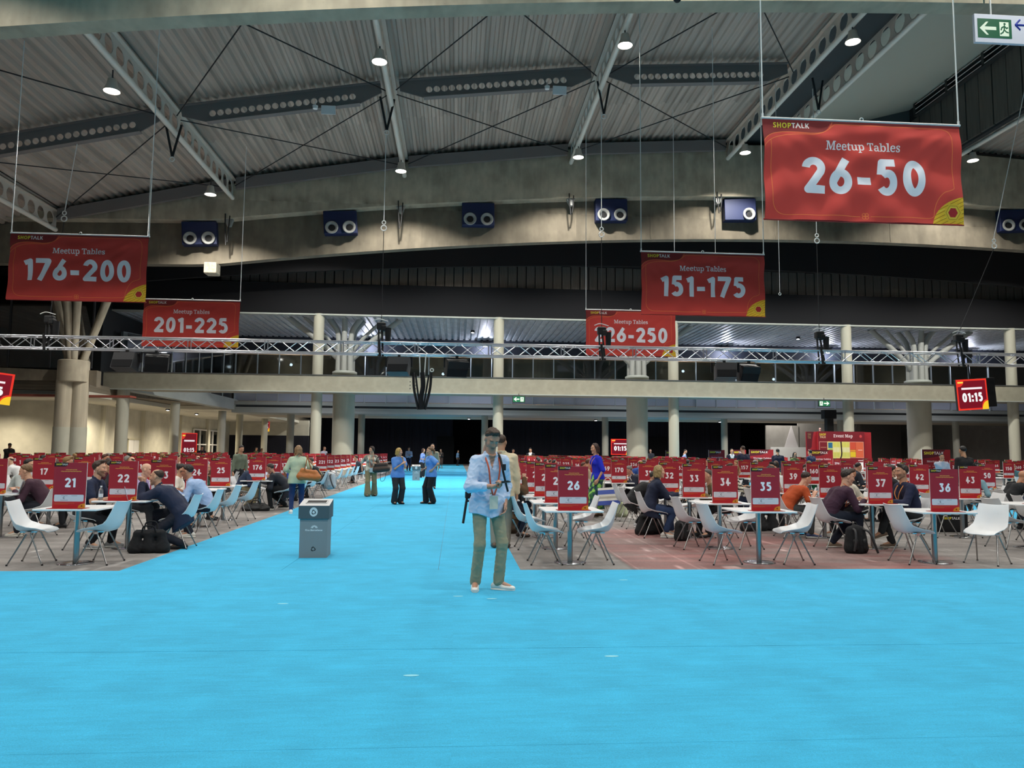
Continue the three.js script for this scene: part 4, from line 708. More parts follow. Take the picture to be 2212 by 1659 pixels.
function fieldMesh(prims, cell, k, opt = {}) {
  const lo = [1e9, 1e9, 1e9], hi = [-1e9, -1e9, -1e9], pad = k + 3 * cell;
  for (const p of prims) {
    if (p.cut) continue;
    p.lo = []; p.hi = [];
    for (let i = 0; i < 3; i++) {
      if (p.c) { p.lo[i] = p.c[i] - p.r[i] - pad; p.hi[i] = p.c[i] + p.r[i] + pad; } else { p.lo[i] = Math.min(p.a[i] - p.ra, p.b[i] - p.rb) - pad; p.hi[i] = Math.max(p.a[i] + p.ra, p.b[i] + p.rb) + pad; }
      lo[i] = Math.min(lo[i], p.lo[i]); hi[i] = Math.max(hi[i], p.hi[i]);
    }
  }
  const n = [0, 1, 2].map((i) => Math.ceil((hi[i] - lo[i]) / cell) + 2), [nx, ny, nz] = n, F = new Float32Array(nx * ny * nz).fill(9);
  for (const p of prims) {
    const i0 = [0, 1, 2].map((i) => Math.max(0, Math.floor(((p.lo ?? lo)[i] - lo[i]) / cell))), i1 = [0, 1, 2].map((i) => Math.min(n[i] - 1, Math.ceil(((p.hi ?? hi)[i] - lo[i]) / cell)));
    let bx, by, bz, bb, N = p.n, S = (p.s ?? 1) - 1; if (!p.c) { [bx, by, bz] = A.sub(p.b, p.a); if (N) { const d = (bx * N[0] + by * N[1] + bz * N[2]) * S; bx += N[0] * d; by += N[1] * d; bz += N[2] * d; } bb = bx * bx + by * by + bz * bz || 1e-9; }
    for (let z = i0[2]; z <= i1[2]; z++) for (let y = i0[1]; y <= i1[1]; y++) for (let x = i0[0], o = i0[0] + nx * (y + ny * z); x <= i1[0]; x++, o++) {
      let d; const X = lo[0] + x * cell, Y = lo[1] + y * cell, Z = lo[2] + z * cell;
      if (p.c) { const qx = X - p.c[0], qy = Y - p.c[1], qz = Z - p.c[2], [a, b, c] = p.r, k0 = Math.sqrt((qx / a) ** 2 + (qy / b) ** 2 + (qz / c) ** 2), k1 = Math.sqrt((qx / a / a) ** 2 + (qy / b / b) ** 2 + (qz / c / c) ** 2); d = k1 > 1e-6 ? k0 * (k0 - 1) / k1 : -Math.min(a, b, c); } else {
        let qx = X - p.a[0], qy = Y - p.a[1], qz = Z - p.a[2]; if (N) { const e = (qx * N[0] + qy * N[1] + qz * N[2]) * S; qx += N[0] * e; qy += N[1] * e; qz += N[2] * e; }
        let t = (qx * bx + qy * by + qz * bz) / bb; t = t < 0 ? 0 : t > 1 ? 1 : t; d = Math.sqrt((qx - bx * t) ** 2 + (qy - by * t) ** 2 + (qz - bz * t) ** 2) - p.ra - (p.rb - p.ra) * t;
      }
      if (p.sub) { const h = Math.max(k * 0.5 - Math.abs(F[o] + d), 0) / (k * 0.5); F[o] = Math.max(F[o], -d) + h * h * k * 0.125; } else { const f = F[o], kk = p.k ?? k, h = Math.max(kk - Math.abs(f - d), 0) / kk; F[o] = Math.min(f, d) - h * h * kk * 0.25; }
    }
  }
  if (opt.warp || opt.clip) for (let z = 0, o = 0; z < nz; z++) for (let y = 0; y < ny; y++) for (let x = 0; x < nx; x++, o++) {
    if (F[o] > 4 * cell) continue; const X = lo[0] + x * cell, Y = lo[1] + y * cell, Z = lo[2] + z * cell;
    if (opt.warp && F[o] > -4 * cell) F[o] += opt.warp(X, Y, Z); if (opt.clip) F[o] = Math.max(F[o], opt.clip(X, Y, Z));
  }
  const pos = [], nor = [], idx = [], at = new Int32Array(nx * ny * nz).fill(-1), G = (x, y, z) => F[x + nx * (y + ny * z)];
  const C = [[0, 0, 0], [1, 0, 0], [0, 1, 0], [1, 1, 0], [0, 0, 1], [1, 0, 1], [0, 1, 1], [1, 1, 1]], E = [[0, 1], [2, 3], [4, 5], [6, 7], [0, 2], [1, 3], [4, 6], [5, 7], [0, 4], [1, 5], [2, 6], [3, 7]];
  const step = [1, nx, nx * ny], off = C.map(([a, b, c]) => a + nx * (b + ny * c)), v = new Float64Array(8);
  for (let z = 1; z < nz - 2; z++) for (let y = 1; y < ny - 2; y++) for (let x = 1, o = 1 + nx * (y + ny * z); x < nx - 2; x++, o++) {
    let m = 0; for (let i = 0; i < 8; i++) { v[i] = F[o + off[i]]; if (v[i] < 0) m |= 1 << i; } if (m === 0 || m === 255) continue;
    let sx = 0, sy = 0, sz = 0, c = 0; for (const [a, b] of E) if ((v[a] < 0) !== (v[b] < 0)) { const t = v[a] / (v[a] - v[b]); sx += C[a][0] + (C[b][0] - C[a][0]) * t; sy += C[a][1] + (C[b][1] - C[a][1]) * t; sz += C[a][2] + (C[b][2] - C[a][2]) * t; c++; }
    sx /= c; sy /= c; sz /= c; at[o] = pos.length / 3; pos.push(lo[0] + (x + sx) * cell, lo[1] + (y + sy) * cell, lo[2] + (z + sz) * cell);
    const g = [0, 0, 0]; for (let i = 0; i < 8; i++) { const w = (C[i][0] ? sx : 1 - sx) * (C[i][1] ? sy : 1 - sy) * (C[i][2] ? sz : 1 - sz), q = o + off[i]; for (let e = 0; e < 3; e++) g[e] += w * (F[q + step[e]] - F[q - step[e]]); }
    const L = Math.hypot(...g) || 1; nor.push(g[0] / L, g[1] / L, g[2] / L);
  }
  for (let z = 1; z < nz - 2; z++) for (let y = 1; y < ny - 2; y++) for (let x = 1, o = 1 + nx * (y + ny * z); x < nx - 2; x++, o++) {
    if (at[o] < 0) continue;
    for (let e = 0; e < 3; e++) { const u = step[(e + 1) % 3], w = step[(e + 2) % 3], f0 = F[o], f1 = F[o + step[e]]; if ((f0 < 0) === (f1 < 0)) continue; const a = at[o], b = at[o - u], c = at[o - u - w], d = at[o - w]; if (b < 0 || c < 0 || d < 0) continue; if (f0 < 0) idx.push(a, b, c, a, c, d); else idx.push(a, c, b, a, d, c); }
  }
  return { pos, nor, idx };
}
function toGeo(list, colorOf) {       // list of {pos, nor, idx, paint?}
  const n = list.reduce((s, p) => s + p.pos.length, 0), pos = new Float32Array(n), nor = new Float32Array(n), idx = []; let o = 0; const col = colorOf ? new Float32Array(n) : null;
  for (const p of list) { pos.set(p.pos, o); nor.set(p.nor, o); for (const i of p.idx) idx.push(i + o / 3); if (col) for (let i = 0; i < p.pos.length; i += 3) { const c = (p.paint ?? colorOf)(p.pos[i], p.pos[i + 1], p.pos[i + 2], i / 3); col[o + i] = c[0]; col[o + i + 1] = c[1]; col[o + i + 2] = c[2]; } o += p.pos.length; }
  const g = new THREE.BufferGeometry(); g.setAttribute('position', new THREE.BufferAttribute(pos, 3)); g.setAttribute('normal', new THREE.BufferAttribute(nor, 3)); if (col) g.setAttribute('color', new THREE.BufferAttribute(col, 3)); g.setIndex(idx); return g;
}
const lin = (hex) => { const c = new THREE.Color(hex); return [c.r, c.g, c.b]; };
function placed(m, M, mirror) { const v = V(0, 0, 0), pos = new Array(m.pos.length), nor = new Array(m.pos.length), N = new THREE.Matrix3().getNormalMatrix(M); for (let i = 0; i < m.pos.length; i += 3) { v.set(m.pos[i] * (mirror ? -1 : 1), m.pos[i + 1], m.pos[i + 2]).applyMatrix4(M).toArray(pos, i); v.set(m.nor[i] * (mirror ? -1 : 1), m.nor[i + 1], m.nor[i + 2]).applyMatrix3(N).normalize().toArray(nor, i); } const idx = mirror ? m.idx.slice().reverse() : m.idx; return { pos, nor, idx, src: m }; }
// head in its own frame: y up, z to the face, x to the person's left
const headCache = {}, memo = (c, k, f) => (c[k] ??= f());
const headField = (fem, cell) => memo(headCache, fem + '' + cell, () => fieldMesh([
  ball([0, 0.034, -0.014], 0.073, 0.086, 0.092), ball([0, -0.02, 0.02], fem ? 0.056 : 0.06, 0.084, 0.066), cone([0.05, -0.052, 0.0], [0.012, -0.102, 0.058], 0.02, 0.018), cone([-0.05, -0.052, 0.0], [-0.012, -0.102, 0.058], 0.02, 0.018), cone([-0.01, -0.104, 0.06], [0.01, -0.104, 0.06], 0.017),
  { ...cone([0, 0.012, 0.083], [0, -0.028, 0.1], 0.009, 0.012), k: 0.012 }, { ...cone([-0.012, -0.03, 0.088], [0.012, -0.03, 0.088], 0.009), k: 0.01 }, { ...cone([-0.034, 0.03, 0.07], [0.034, 0.03, 0.07], 0.014), k: 0.02 }, ball([0.036, -0.022, 0.056], 0.026), ball([-0.036, -0.022, 0.056], 0.026),
  { ...cone([-0.016, -0.064, 0.081], [0.016, -0.064, 0.081], 0.008), k: 0.01 }, { ...ball([0.03, 0.009, 0.088], 0.014, 0.011, 0.012), sub: 1 }, { ...ball([-0.03, 0.009, 0.088], 0.014, 0.011, 0.012), sub: 1 }, { ...ball([0.03, 0.009, 0.073], 0.012), k: 0.004 }, { ...ball([-0.03, 0.009, 0.073], 0.012), k: 0.004 },
  { ...ball([0.077, -0.002, -0.008], 0.011, 0.031, 0.019), k: 0.012 }, { ...ball([-0.077, -0.002, -0.008], 0.011, 0.031, 0.019), k: 0.012 }, cone([0, -0.06, -0.022], [0, -0.17, -0.04], 0.052, 0.054),
], cell, 0.024));
function headPaint(skin, hair, beard, m) {
  const S = lin(skin), Hc = lin(hair), lip = [S[0] * 0.78, S[1] * 0.5, S[2] * 0.5];
  return (i) => {
    const x = m.pos[i * 3], y = m.pos[i * 3 + 1], z = m.pos[i * 3 + 2], ax = Math.abs(x); const mixc = (a, b, t) => [0, 1, 2].map((k) => lerp(a[k], b[k], t));
    if (z > 0.06 && Math.hypot(ax - 0.03, (y - 0.009) * 1.7) < 0.0105) return Math.hypot(ax - 0.03, y - 0.009) < 0.0055 ? [0.02, 0.015, 0.012] : [0.55, 0.53, 0.5];
    if (z > 0.055 && ax > 0.012 && ax < 0.052 && Math.abs(y - 0.031 + (ax - 0.03) ** 2 * 3) < 0.0055) return mixc(S, Hc, 0.75);
    if (z > 0.068 && ax < 0.022 && Math.abs(y + 0.064) < 0.008) return lip;
    if (beard && z > -0.015 && y < -0.03 - Math.max(0, 0.03 - ax) * 0.5 && y > -0.14 && !(z < 0.01 && ax < 0.03)) return mixc(S, Hc, beard * (z > 0.062 && ax < 0.03 && y > -0.05 ? 0.7 : 1));
    if (z > 0.04 && ax > 0.02 && y < 0.0 && y > -0.045) return mixc(S, [S[0] * 1.02, S[1] * 0.8, S[2] * 0.78], 0.4);
    return S;
  };
}
// hair, also in the frame of the head
const hairCache = {};
const hairGeo = (style, cell) => memo(hairCache, style + cell, () => {
  const cap = ball([0, 0.045, -0.019], 0.083, 0.09, 0.101), P = [cap]; let clip = (x, y, z) => (z - 0.056) * 0.74 - (y - 0.088) * 0.67; const k = 0.03;
  if (style === 'quiff') { P.push(ball([0, 0.118, 0.035], 0.055, 0.028, 0.045)); clip = (x, y, z) => (z - 0.066) * 0.74 - (y - 0.092) * 0.67; }
  if (style === 'crop') { cap.r = [0.079, 0.088, 0.097]; clip = (x, y, z) => (z - 0.05) * 0.74 - (y - 0.094) * 0.67; }
  if (style === 'bald') { cap.r = [0.08, 0.09, 0.098]; clip = (x, y, z) => Math.max((z - 0.03) * 0.74 - (y - 0.088) * 0.67, y - 0.075 + Math.max(0, -z - 0.05) * 0.6); }
  if (style === 'thin') { cap.r = [0.078, 0.087, 0.096]; clip = (x, y, z) => Math.max((z - 0.05) * 0.74 - (y - 0.094) * 0.67, 0.05 - Math.hypot(x, (z + 0.0) * 0.9, (y - 0.13) * 1.2) - 0.0); }
  if (style === 'wavy') { cap.r = [0.094, 0.098, 0.108]; P.push(ball([0.07, 0.0, -0.03], 0.035, 0.06, 0.05), ball([-0.07, 0.0, -0.03], 0.035, 0.06, 0.05)); clip = (x, y, z) => (z - 0.05) * 0.8 - (y - 0.075) * 0.6 - Math.max(0, Math.abs(x) - 0.06) * 1.6; }
  if (style === 'bob') { P.push(cone([0.072, 0.03, -0.02], [0.074, -0.09, -0.02], 0.034, 0.036), cone([-0.072, 0.03, -0.02], [-0.074, -0.09, -0.02], 0.034, 0.036), cone([0.03, 0.0, -0.085], [0.03, -0.1, -0.075], 0.04, 0.045), cone([-0.03, 0.0, -0.085], [-0.03, -0.1, -0.075], 0.04, 0.045)); clip = (x, y, z) => (z - 0.05) * 0.8 - (y - 0.086) * 0.6 - Math.max(0, Math.abs(x) - 0.05) * 2; }
  if (style === 'long') { P.push(cone([0.074, 0.03, -0.02], [0.085, -0.2, -0.01], 0.032, 0.03), cone([-0.074, 0.03, -0.02], [-0.085, -0.2, -0.01], 0.032, 0.03), cone([0.03, 0.0, -0.085], [0.045, -0.26, -0.09], 0.045, 0.04), cone([-0.03, 0.0, -0.085], [-0.045, -0.26, -0.09], 0.045, 0.04)); clip = (x, y, z) => (z - 0.05) * 0.8 - (y - 0.088) * 0.6 - Math.max(0, Math.abs(x) - 0.05) * 2; }
  if (style === 'tail') { P.push(cone([0, 0.05, -0.11], [0, -0.0, -0.15], 0.03, 0.03), cone([0, -0.0, -0.15], [0.01, -0.14, -0.13], 0.03, 0.018)); }
  if (style === 'bun') { P.push(ball([0, 0.08, -0.12], 0.04)); }
  if (style === 'capped') { P.length = 0; P.push(ball([0, 0.055, -0.015], 0.086, 0.082, 0.1), { ...cone([-0.03, 0.07, 0.09], [0.03, 0.07, 0.09], 0.045, 0.045, [0, 1, 0], 5), k: 0.01 }, { ...cone([-0.025, 0.065, 0.13], [0.025, 0.065, 0.13], 0.045, 0.045, [0, 1, 0], 5), k: 0.01 }); clip = (x, y, z) => (z > 0.07 ? -1 : 0.045 - y); }
  const am = style === 'capped' ? 0 : style === 'crop' || style === 'bald' || style === 'thin' ? 0.003 : 0.007;
  const taper = style === 'capped' ? 0 : 0.0115, edge = (x, y, z) => clip(x, y, z) + 0.008 * perlin.noise(x * 55 + 9, y * 30, z * 55);
  return toGeo([fieldMesh(P, cell, k, { clip: style === 'capped' ? clip : edge, warp: (x, y, z) => am * perlin.noise(x * 60, y * 22, z * 40) + am * 0.5 * perlin.noise(x * 120, y * 50, z * 90) + taper * (1 - THREE.MathUtils.smoothstep(-edge(x, y, z), 0, 0.034)) })]);
});
// right hand in its own frame: wrist at 0, fingers to +z, palm to -y, thumb to +x
const handCache = {};
const handField = (pose, cell) => memo(handCache, pose + cell, () => {
  const curl = { rest: [0.35, 0.5, 0.3], grip: [1.15, 1.3, 0.8], flat: [0.08, 0.12, 0.08], fist: [1.4, 1.6, 1.0] }[pose], P = [], k = 0.012, xs = [0.029, 0.0095, -0.0095, -0.027], L = [[0.043, 0.026, 0.02], [0.047, 0.029, 0.021], [0.044, 0.027, 0.02], [0.034, 0.02, 0.018]];
  P.push(cone([0, 0, -0.03], [0, 0, 0.012], 0.024, 0.024, [0, 1, 0], 1.2)); xs.forEach((x) => P.push(cone([x * 0.55, 0, 0.012], [x, 0.002, 0.086], 0.016, 0.0125)));
  xs.forEach((x, i) => { let p = [x, 0.001, 0.088], a = 0; const sp = x * 1.2; L[i].forEach((l, j) => { a += curl[j] * (1 + (i - 1) * 0.06); const q = [p[0] + sp * l * 0.6, p[1] - Math.sin(a) * l, p[2] + Math.cos(a) * l]; P.push({ ...cone(p, q, 0.0092 - j * 0.0008 - (i === 3) * 0.001, 0.0085 - j * 0.0009 - (i === 3) * 0.001), k: 0.005 }); p = q; }); });
  const g = curl[0] > 1 ? 1 : 0; P.push(cone([0.016, -0.006, 0.02], [0.043, -0.014 - g * 0.01, 0.055], 0.016, 0.0115), { ...cone([0.043, -0.014 - g * 0.01, 0.055], [0.05 - g * 0.02, -0.02 - g * 0.024, 0.086], 0.0108, 0.0095), k: 0.006 }, { ...cone([0.05 - g * 0.02, -0.02 - g * 0.024, 0.086], [0.049 - g * 0.034, -0.024 - g * 0.03, 0.108 - g * 0.006], 0.0095, 0.0078), k: 0.006 });
  return fieldMesh(P, cell, k);
});
function ik(a, t, l1, l2, pole) {
  let d = A.sub(t, a), L = A.len(d); const mx = (l1 + l2) * 0.995; if (L > mx) { t = A.add(a, d, mx / L); d = A.sub(t, a); L = mx; }
  const u = A.nrm(d), x = (l1 * l1 - l2 * l2 + L * L) / (2 * L), h = Math.sqrt(Math.max(0, l1 * l1 - x * x)); let p = A.sub(pole, u.map((c) => c * A.dot(pole, u))); p = A.nrm(p); return [A.add(A.add(a, u, x), p, h), t];
}
// joints of a figure that faces +z, in metres
function pose(q) {
  const s = q.h / 1.75, fem = q.fem, J = { s }, sitting = q.sit, lean = q.lean ?? 0.04, curve = q.curve ?? 0.1, tw = q.twist ?? 0, sl = q.side ?? 0;
  J.P = [0, sitting ? 0.555 : 0.925 * s + (q.lift ?? 0), q.pz ?? 0]; const dir = (a, r = sl) => A.nrm([Math.sin(r), Math.cos(a), Math.sin(a)]), fwd = (a) => [0, -Math.sin(a), Math.cos(a)];
  J.d1 = dir(lean); J.d2 = dir(lean + curve); J.f1 = fwd(lean); const X = [Math.cos(tw), 0, -Math.sin(tw)]; J.X = X; J.f2 = A.nrm(A.add(fwd(lean + curve), [Math.sin(tw), 0, 0]));
  J.W = A.add(J.P, J.d1, 0.17 * s); J.C = A.add(J.W, J.d2, 0.19 * s); J.N = A.add(J.C, dir(lean + curve * 1.6), 0.15 * s); const na = q.neck ?? (lean + curve) * 0.7 + 0.12; J.dn = dir(na, sl * 0.5); J.T = A.add(J.N, J.dn, 0.098 * s); J.H = A.add(A.add(J.T, [0, 1, 0], 0.082 * s), J.f2, 0.012);
  const sw = (fem ? 0.158 : 0.183) * s * (q.wide ?? 1); J.hw = (fem ? 0.1 : 0.092) * s;
  for (const [k, e] of [['L', 1], ['R', -1]]) {
    J['S' + k] = A.add(A.add(J.N, X, e * sw), J.d2, -0.066 * s + (q['shrug' + k] ?? 0)); const hand = q['hand' + k] ?? (sitting ? [e * 0.2, 0.64, 0.28] : [e * 0.25 * s, 0.79 * s, 0.08]);
    [J['E' + k], J['Wr' + k]] = ik(J['S' + k], hand, 0.285 * s, 0.25 * s, q['elbow' + k] ?? [e * 0.55, -0.7, -0.5]);
    J['Hp' + k] = A.add(J.P, [e * J.hw, -0.02, 0]); const foot = q['foot' + k] ?? (sitting ? [e * 0.13, 0.085, 0.4] : [e * 0.1, 0.085, 0]);
    [J['K' + k], J['An' + k]] = ik(J['Hp' + k], foot, 0.425 * s, 0.42 * s, q['knee' + k] ?? (sitting ? [e * 0.12, 0.75, 0.7] : [e * 0.1, 0, 1])); J['fd' + k] = q['toe' + k] ?? [e * 0.18, 0, 1];
  }
  return J;
}
function torso(J, q, o, low = true) {
  const s = J.s, b = (q.build ?? 1) * s, fem = q.fem, P = [], n = J.f2;
  for (const e of [1, -1]) {
    const X = (k) => J.X.map((c) => c * e * k * s);
    if (low) P.push(cone(A.add(J.P, X(fem ? 0.072 : 0.062)), A.add(J.W, X(fem ? 0.045 : 0.06)), (fem ? 0.112 : 0.105) * b + o, (fem ? 0.09 : 0.102) * b + o, J.f1, 1.12));
    P.push(cone(A.add(J.W, X(fem ? 0.045 : 0.06)), A.add(J.C, X(0.075)), (fem ? 0.09 : 0.102) * b + o, (fem ? 0.097 : 0.108) * b + o, n, 1.12), cone(A.add(J.C, X(0.075)), A.add(A.add(J.N, J.d2, -0.085 * s), X(0.07)), (fem ? 0.095 : 0.106) * b + o, 0.066 * s + o, n, 1.12));
    P.push(cone(A.add(J.N, J.d2, -0.012), e > 0 ? J.SL : J.SR, 0.043 * s + o * 0.7, 0.047 * s + o * 0.8)); if (fem) P.push(ball(A.add(A.add(J.C, X(0.075)), n, 0.075 * s), 0.062 * s + o * 0.6));
  }
  if (q.belly) P.push(ball(A.add(J.W, J.f1, 0.06), 0.13 + o, 0.13 + o, 0.1 + q.belly + o)); return P;
}
const matCache = {}, cloth = (hex, r = 0.85) => memo(matCache, hex + '-' + r, () => std(hex, r)), skinMat = new THREE.MeshStandardMaterial({ vertexColors: true, roughness: 0.55 }), paintMat = new THREE.MeshStandardMaterial({ vertexColors: true, roughness: 0.85 }), hairMat = (hex) => memo(matCache, 'h' + hex, () => std(hex, 0.55));
const wrinkle = (a, seedv) => (x, y, z) => { const n = perlin.noise(x * 9 + seedv, y * 13, z * 9 + y * 4), m = perlin.noise(x * 17, y * 26 + seedv, z * 17), r = Math.max(0, 1 - Math.abs(n) * 4.5), q = Math.max(0, 1 - Math.abs(m) * 4); return a * (0.35 * n - 0.75 * r * r - 0.4 * q * q + 0.3); };
let who = 0;
function person(q, x, z, turn, label, y = 0) {
  const J = pose(q), s = J.s, c = q.cell ?? 0.016, hc = Math.max(0.0065, c * 0.56), fem = q.fem ? 1 : 0, skin = q.skin ?? 0xc99a7c, o = thing('person', label, 'person', x, y, z, turn); who++;
  const S = lin(skin), parts = [];
  // body
  const B = [...torso(J, q, -0.006), cone(J.N, J.H, 0.056 * s, 0.05 * s)];
  for (const k of ['L', 'R']) {
    const w = fem ? 0.88 : 1; B.push(cone(J['S' + k], J['E' + k], 0.047 * s * w, 0.038 * s * w), cone(J['E' + k], J['Wr' + k], 0.039 * s * w, 0.026 * s * w), cone(J['Hp' + k], J['K' + k], 0.083 * s * (q.legW ?? 1), 0.056 * s * (q.legW ?? 1)), cone(J['K' + k], J['An' + k], 0.055 * s * (q.legW ?? 1), 0.036 * s), cone(J['An' + k], A.add(A.add(J['An' + k], A.nrm(J['fd' + k]), 0.13 * s), [0, 1, 0], -0.045), 0.036, 0.03));
  }
  parts.push(fieldMesh(B, c * 1.3, 0.035)); parts[0].paint = () => S;
  const hq = new THREE.Quaternion().setFromEuler(new THREE.Euler(q.pitch ?? 0.1, q.yaw ?? 0, q.roll ?? 0, 'YXZ')), HM = new THREE.Matrix4().compose(V(...J.H), hq, V(s * 0.96, s * 0.96, s * 0.96)), hf = headField(fem, hc), head = placed(hf, HM);
  const hp = headPaint(skin, q.beardColor ?? q.hair ?? 0x2a1d14, q.beard ?? 0, hf); head.paint = (a, b, d, i) => hp(i); parts.push(head);
  for (const [k, e] of [['L', 1], ['R', -1]]) {
    const fd = A.nrm(q['dir' + k] ?? A.sub(J['Wr' + k], J['E' + k])); let up = (q['palm' + k] ?? (q.sit ? [0, -1, 0] : [-e, 0, 0])).map((v) => -v); up = A.nrm(A.sub(up, fd.map((v) => v * A.dot(up, fd)))); const xx = A.cross(up, fd);
    const M = new THREE.Matrix4().makeBasis(V(...xx), V(...up), V(...fd)).setPosition(...J['Wr' + k]).scale(V(s, s, s).multiplyScalar(fem ? 0.92 : 1.02)); const hm = placed(handField(q['grip' + k] ?? 'rest', Math.max(0.0052, c * 0.44)), M, e > 0); hm.paint = () => S; parts.push(hm);
  }
  mesh('body', toGeo(parts, () => S), skinMat, o);
  // hair
  if (q.style) { const hm = mesh(q.style === 'capped' ? 'cap' : 'hair', hairGeo(q.style, hc), hairMat(q.hair ?? 0x2a1d14), o); hm.position.set(...J.H); hm.quaternion.copy(hq); hm.scale.setScalar(s * 0.96); }
  // upper garment
  const t = q.top; if (t) {
    const off = t.off ?? 0.014, T = torso(J, q, off, true); const fr = { long: 0.95, roll: 0.62, half: 0, short: -0.35 }[t.sleeve ?? 'long'];
    for (const k of ['L', 'R']) { const w = fem ? 0.9 : 1; T.push(cone(J['S' + k], fr < 0 ? A.mix(J['S' + k], J['E' + k], 0.68) : J['E' + k], 0.05 * s * w + off, (fr < 0 ? 0.05 : 0.043) * s * w + off)); if (fr > 0) T.push(cone(J['E' + k], A.mix(J['E' + k], J['Wr' + k], fr), 0.043 * s * w + off, lerp(0.043, 0.03, fr) * s * w + off * 0.8)); }
    if (t.hem) for (const e of [1, -1]) { const X = J.X.map((v) => v * e * 0.07 * s), dn = q.sit ? A.nrm(A.add(J.d1, J.f1, -0.55)) : J.d1; T.push(cone(A.add(J.P, X), A.add(A.add(J.P, X), dn, -(t.hem + 0.1)), 0.119 * s + off, (0.124 + (t.flare ?? 0)) * s + off, J.f1, 1.1)); }
    if (t.collar) for (let i = 0; i < 8; i++) { const a = i * Math.PI / 4, b = a + Math.PI / 4, pt = (g) => A.add(A.add(A.add(J.N, J.X, Math.sin(g) * 0.066 * s), J.f2, Math.cos(g) * 0.066 * s), J.dn, (0.035 - 0.035 * Math.max(0, Math.cos(g))) * s); T.push({ ...cone(pt(a), pt(b), 0.013), k: 0.012 }); }
    const base = A.add(J.P, J.d1, -(t.hem ?? 0.05)), cl = (X, Y, Z) => { const r = [X - base[0], Y - base[1], Z - base[2]], d = -A.dot(r, J.d1); return t.tails ? d - t.tails * (1 - Math.min(1, Math.abs(r[0]) / 0.16)) * 0.06 : d; };
    const wr = wrinkle(t.wr ?? 0.006, who * 3.7), g = fieldMesh(T, c * (q.fine ?? 1), 0.03, { warp: wr, clip: cl }), C1 = lin(t.color), C2 = t.front != null ? lin(t.front) : null; let m = cloth(t.color);
    let fnc = null; if (C2 || t.pattern) { m = paintMat; fnc = (X, Y, Z) => { if (C2) { const r = A.sub([X, Y, Z], J.N), u = A.dot(r, J.X), v = -A.dot(r, J.d2), f = A.dot(A.sub([X, Y, Z], A.mix(J.N, J.C, 0.5)), J.f2); if (f > 0.0 && v > -0.06 && Math.abs(u) < (t.vee ?? 0.075) * (1 - v / (t.veeLen ?? 0.36))) return C2; } return t.pattern ? t.pattern(X, Y, Z, C1) : C1; }; }
    mesh(t.name, toGeo([g], fnc), m, o);
  }
  // lower garment
  const b = q.legs; if (b) {
    const off = b.off ?? 0.01, L = [cone(A.add(J.P, J.X, 0.065 * s), A.add(J.P, J.X, -0.065 * s), (fem ? 0.112 : 0.105) * s * Math.max(1, (q.build ?? 1) * 0.97) + off, undefined, J.f1, 1.1), cone(J.P, A.add(J.P, J.d1, 0.09), 0.1 * s + off, 0.1 * s + off, J.f1, 1.15)]; L[0].rb = L[0].ra;
    if (b.skirt) { const kn = A.mix(J.KL, J.KR, 0.5), an = A.mix(J.AnL, J.AnR, 0.5), e1 = A.mix(J.P, kn, 1), e2 = A.mix(kn, an, b.skirt); L.push(cone(J.P, e1, 0.13 * s, 0.17 * s), cone(e1, e2, 0.17 * s, 0.22 * s)); for (const k of ['L', 'R']) L.push(cone(J['Hp' + k], J['K' + k], 0.1 * s, 0.1 * s), cone(J['K' + k], A.mix(J['K' + k], J['An' + k], b.skirt), 0.1 * s, 0.1 * s)); } else for (const k of ['L', 'R']) { const end = A.mix(J['K' + k], J['An' + k], b.end ?? 0.97); const w = q.legW ?? 1; L.push(cone(J['Hp' + k], J['K' + k], 0.088 * s * w + off, 0.06 * s * w + off), cone(J['K' + k], end, 0.06 * s * w + off, (b.cuff ?? 0.046) * s + off)); }
    const yEnd = b.skirt ? Math.min(J.KL[1], J.KR[1]) * (1 - b.skirt) + 0.09 * b.skirt : -1; const wr = wrinkle(b.wr ?? 0.006, who * 5.1);
    mesh(b.name ?? (b.skirt ? 'skirt' : 'trousers'), toGeo([fieldMesh(L, c * (q.fine ?? 1), 0.03, { warp: wr, clip: b.skirt ? (X, Y) => yEnd - Y : undefined })], b.pattern ? (X, Y, Z) => b.pattern(X, Y, Z, lin(b.color)) : null), b.pattern ? paintMat : cloth(b.color), o);
  }
  // shoes
  if (q.shoe !== null) for (const k of ['L', 'R']) {
    const an = J['An' + k], f = A.nrm(J['fd' + k]), up = A.nrm(A.sub([0, 1, 0], f.map((v) => v * f[1]))), sd = A.cross(up, f), at = (u, v, w) => A.add(A.add(A.add(an, sd, u), up, v), f, w), r = 0.036 * s, y0 = -0.085 + 0.0;
    const sh = fieldMesh([cone(at(0, y0 + 0.045, -0.05 * s), at(0, y0 + 0.05, 0.03 * s), 0.037, 0.037), cone(at(0, y0 + 0.05, 0.03), at(0, y0 + 0.032, 0.15 * s), 0.042, 0.031, up, 1.25), cone(at(0, y0 + 0.03, 0.07), at(0.004, y0 + 0.03, 0.155 * s), 0.043, 0.034, up, 1.5), cone(at(0, y0 + 0.07, -0.02), an, 0.04, 0.042)], Math.max(0.008, c * 0.7), 0.02, { clip: (X, Y, Z) => A.dot([an[0] - X, an[1] - Y, an[2] - Z], up) - 0.083 });
    const g = mesh('shoe', toGeo([sh]), cloth(q.shoe ?? 0x16161a, 0.5), o);
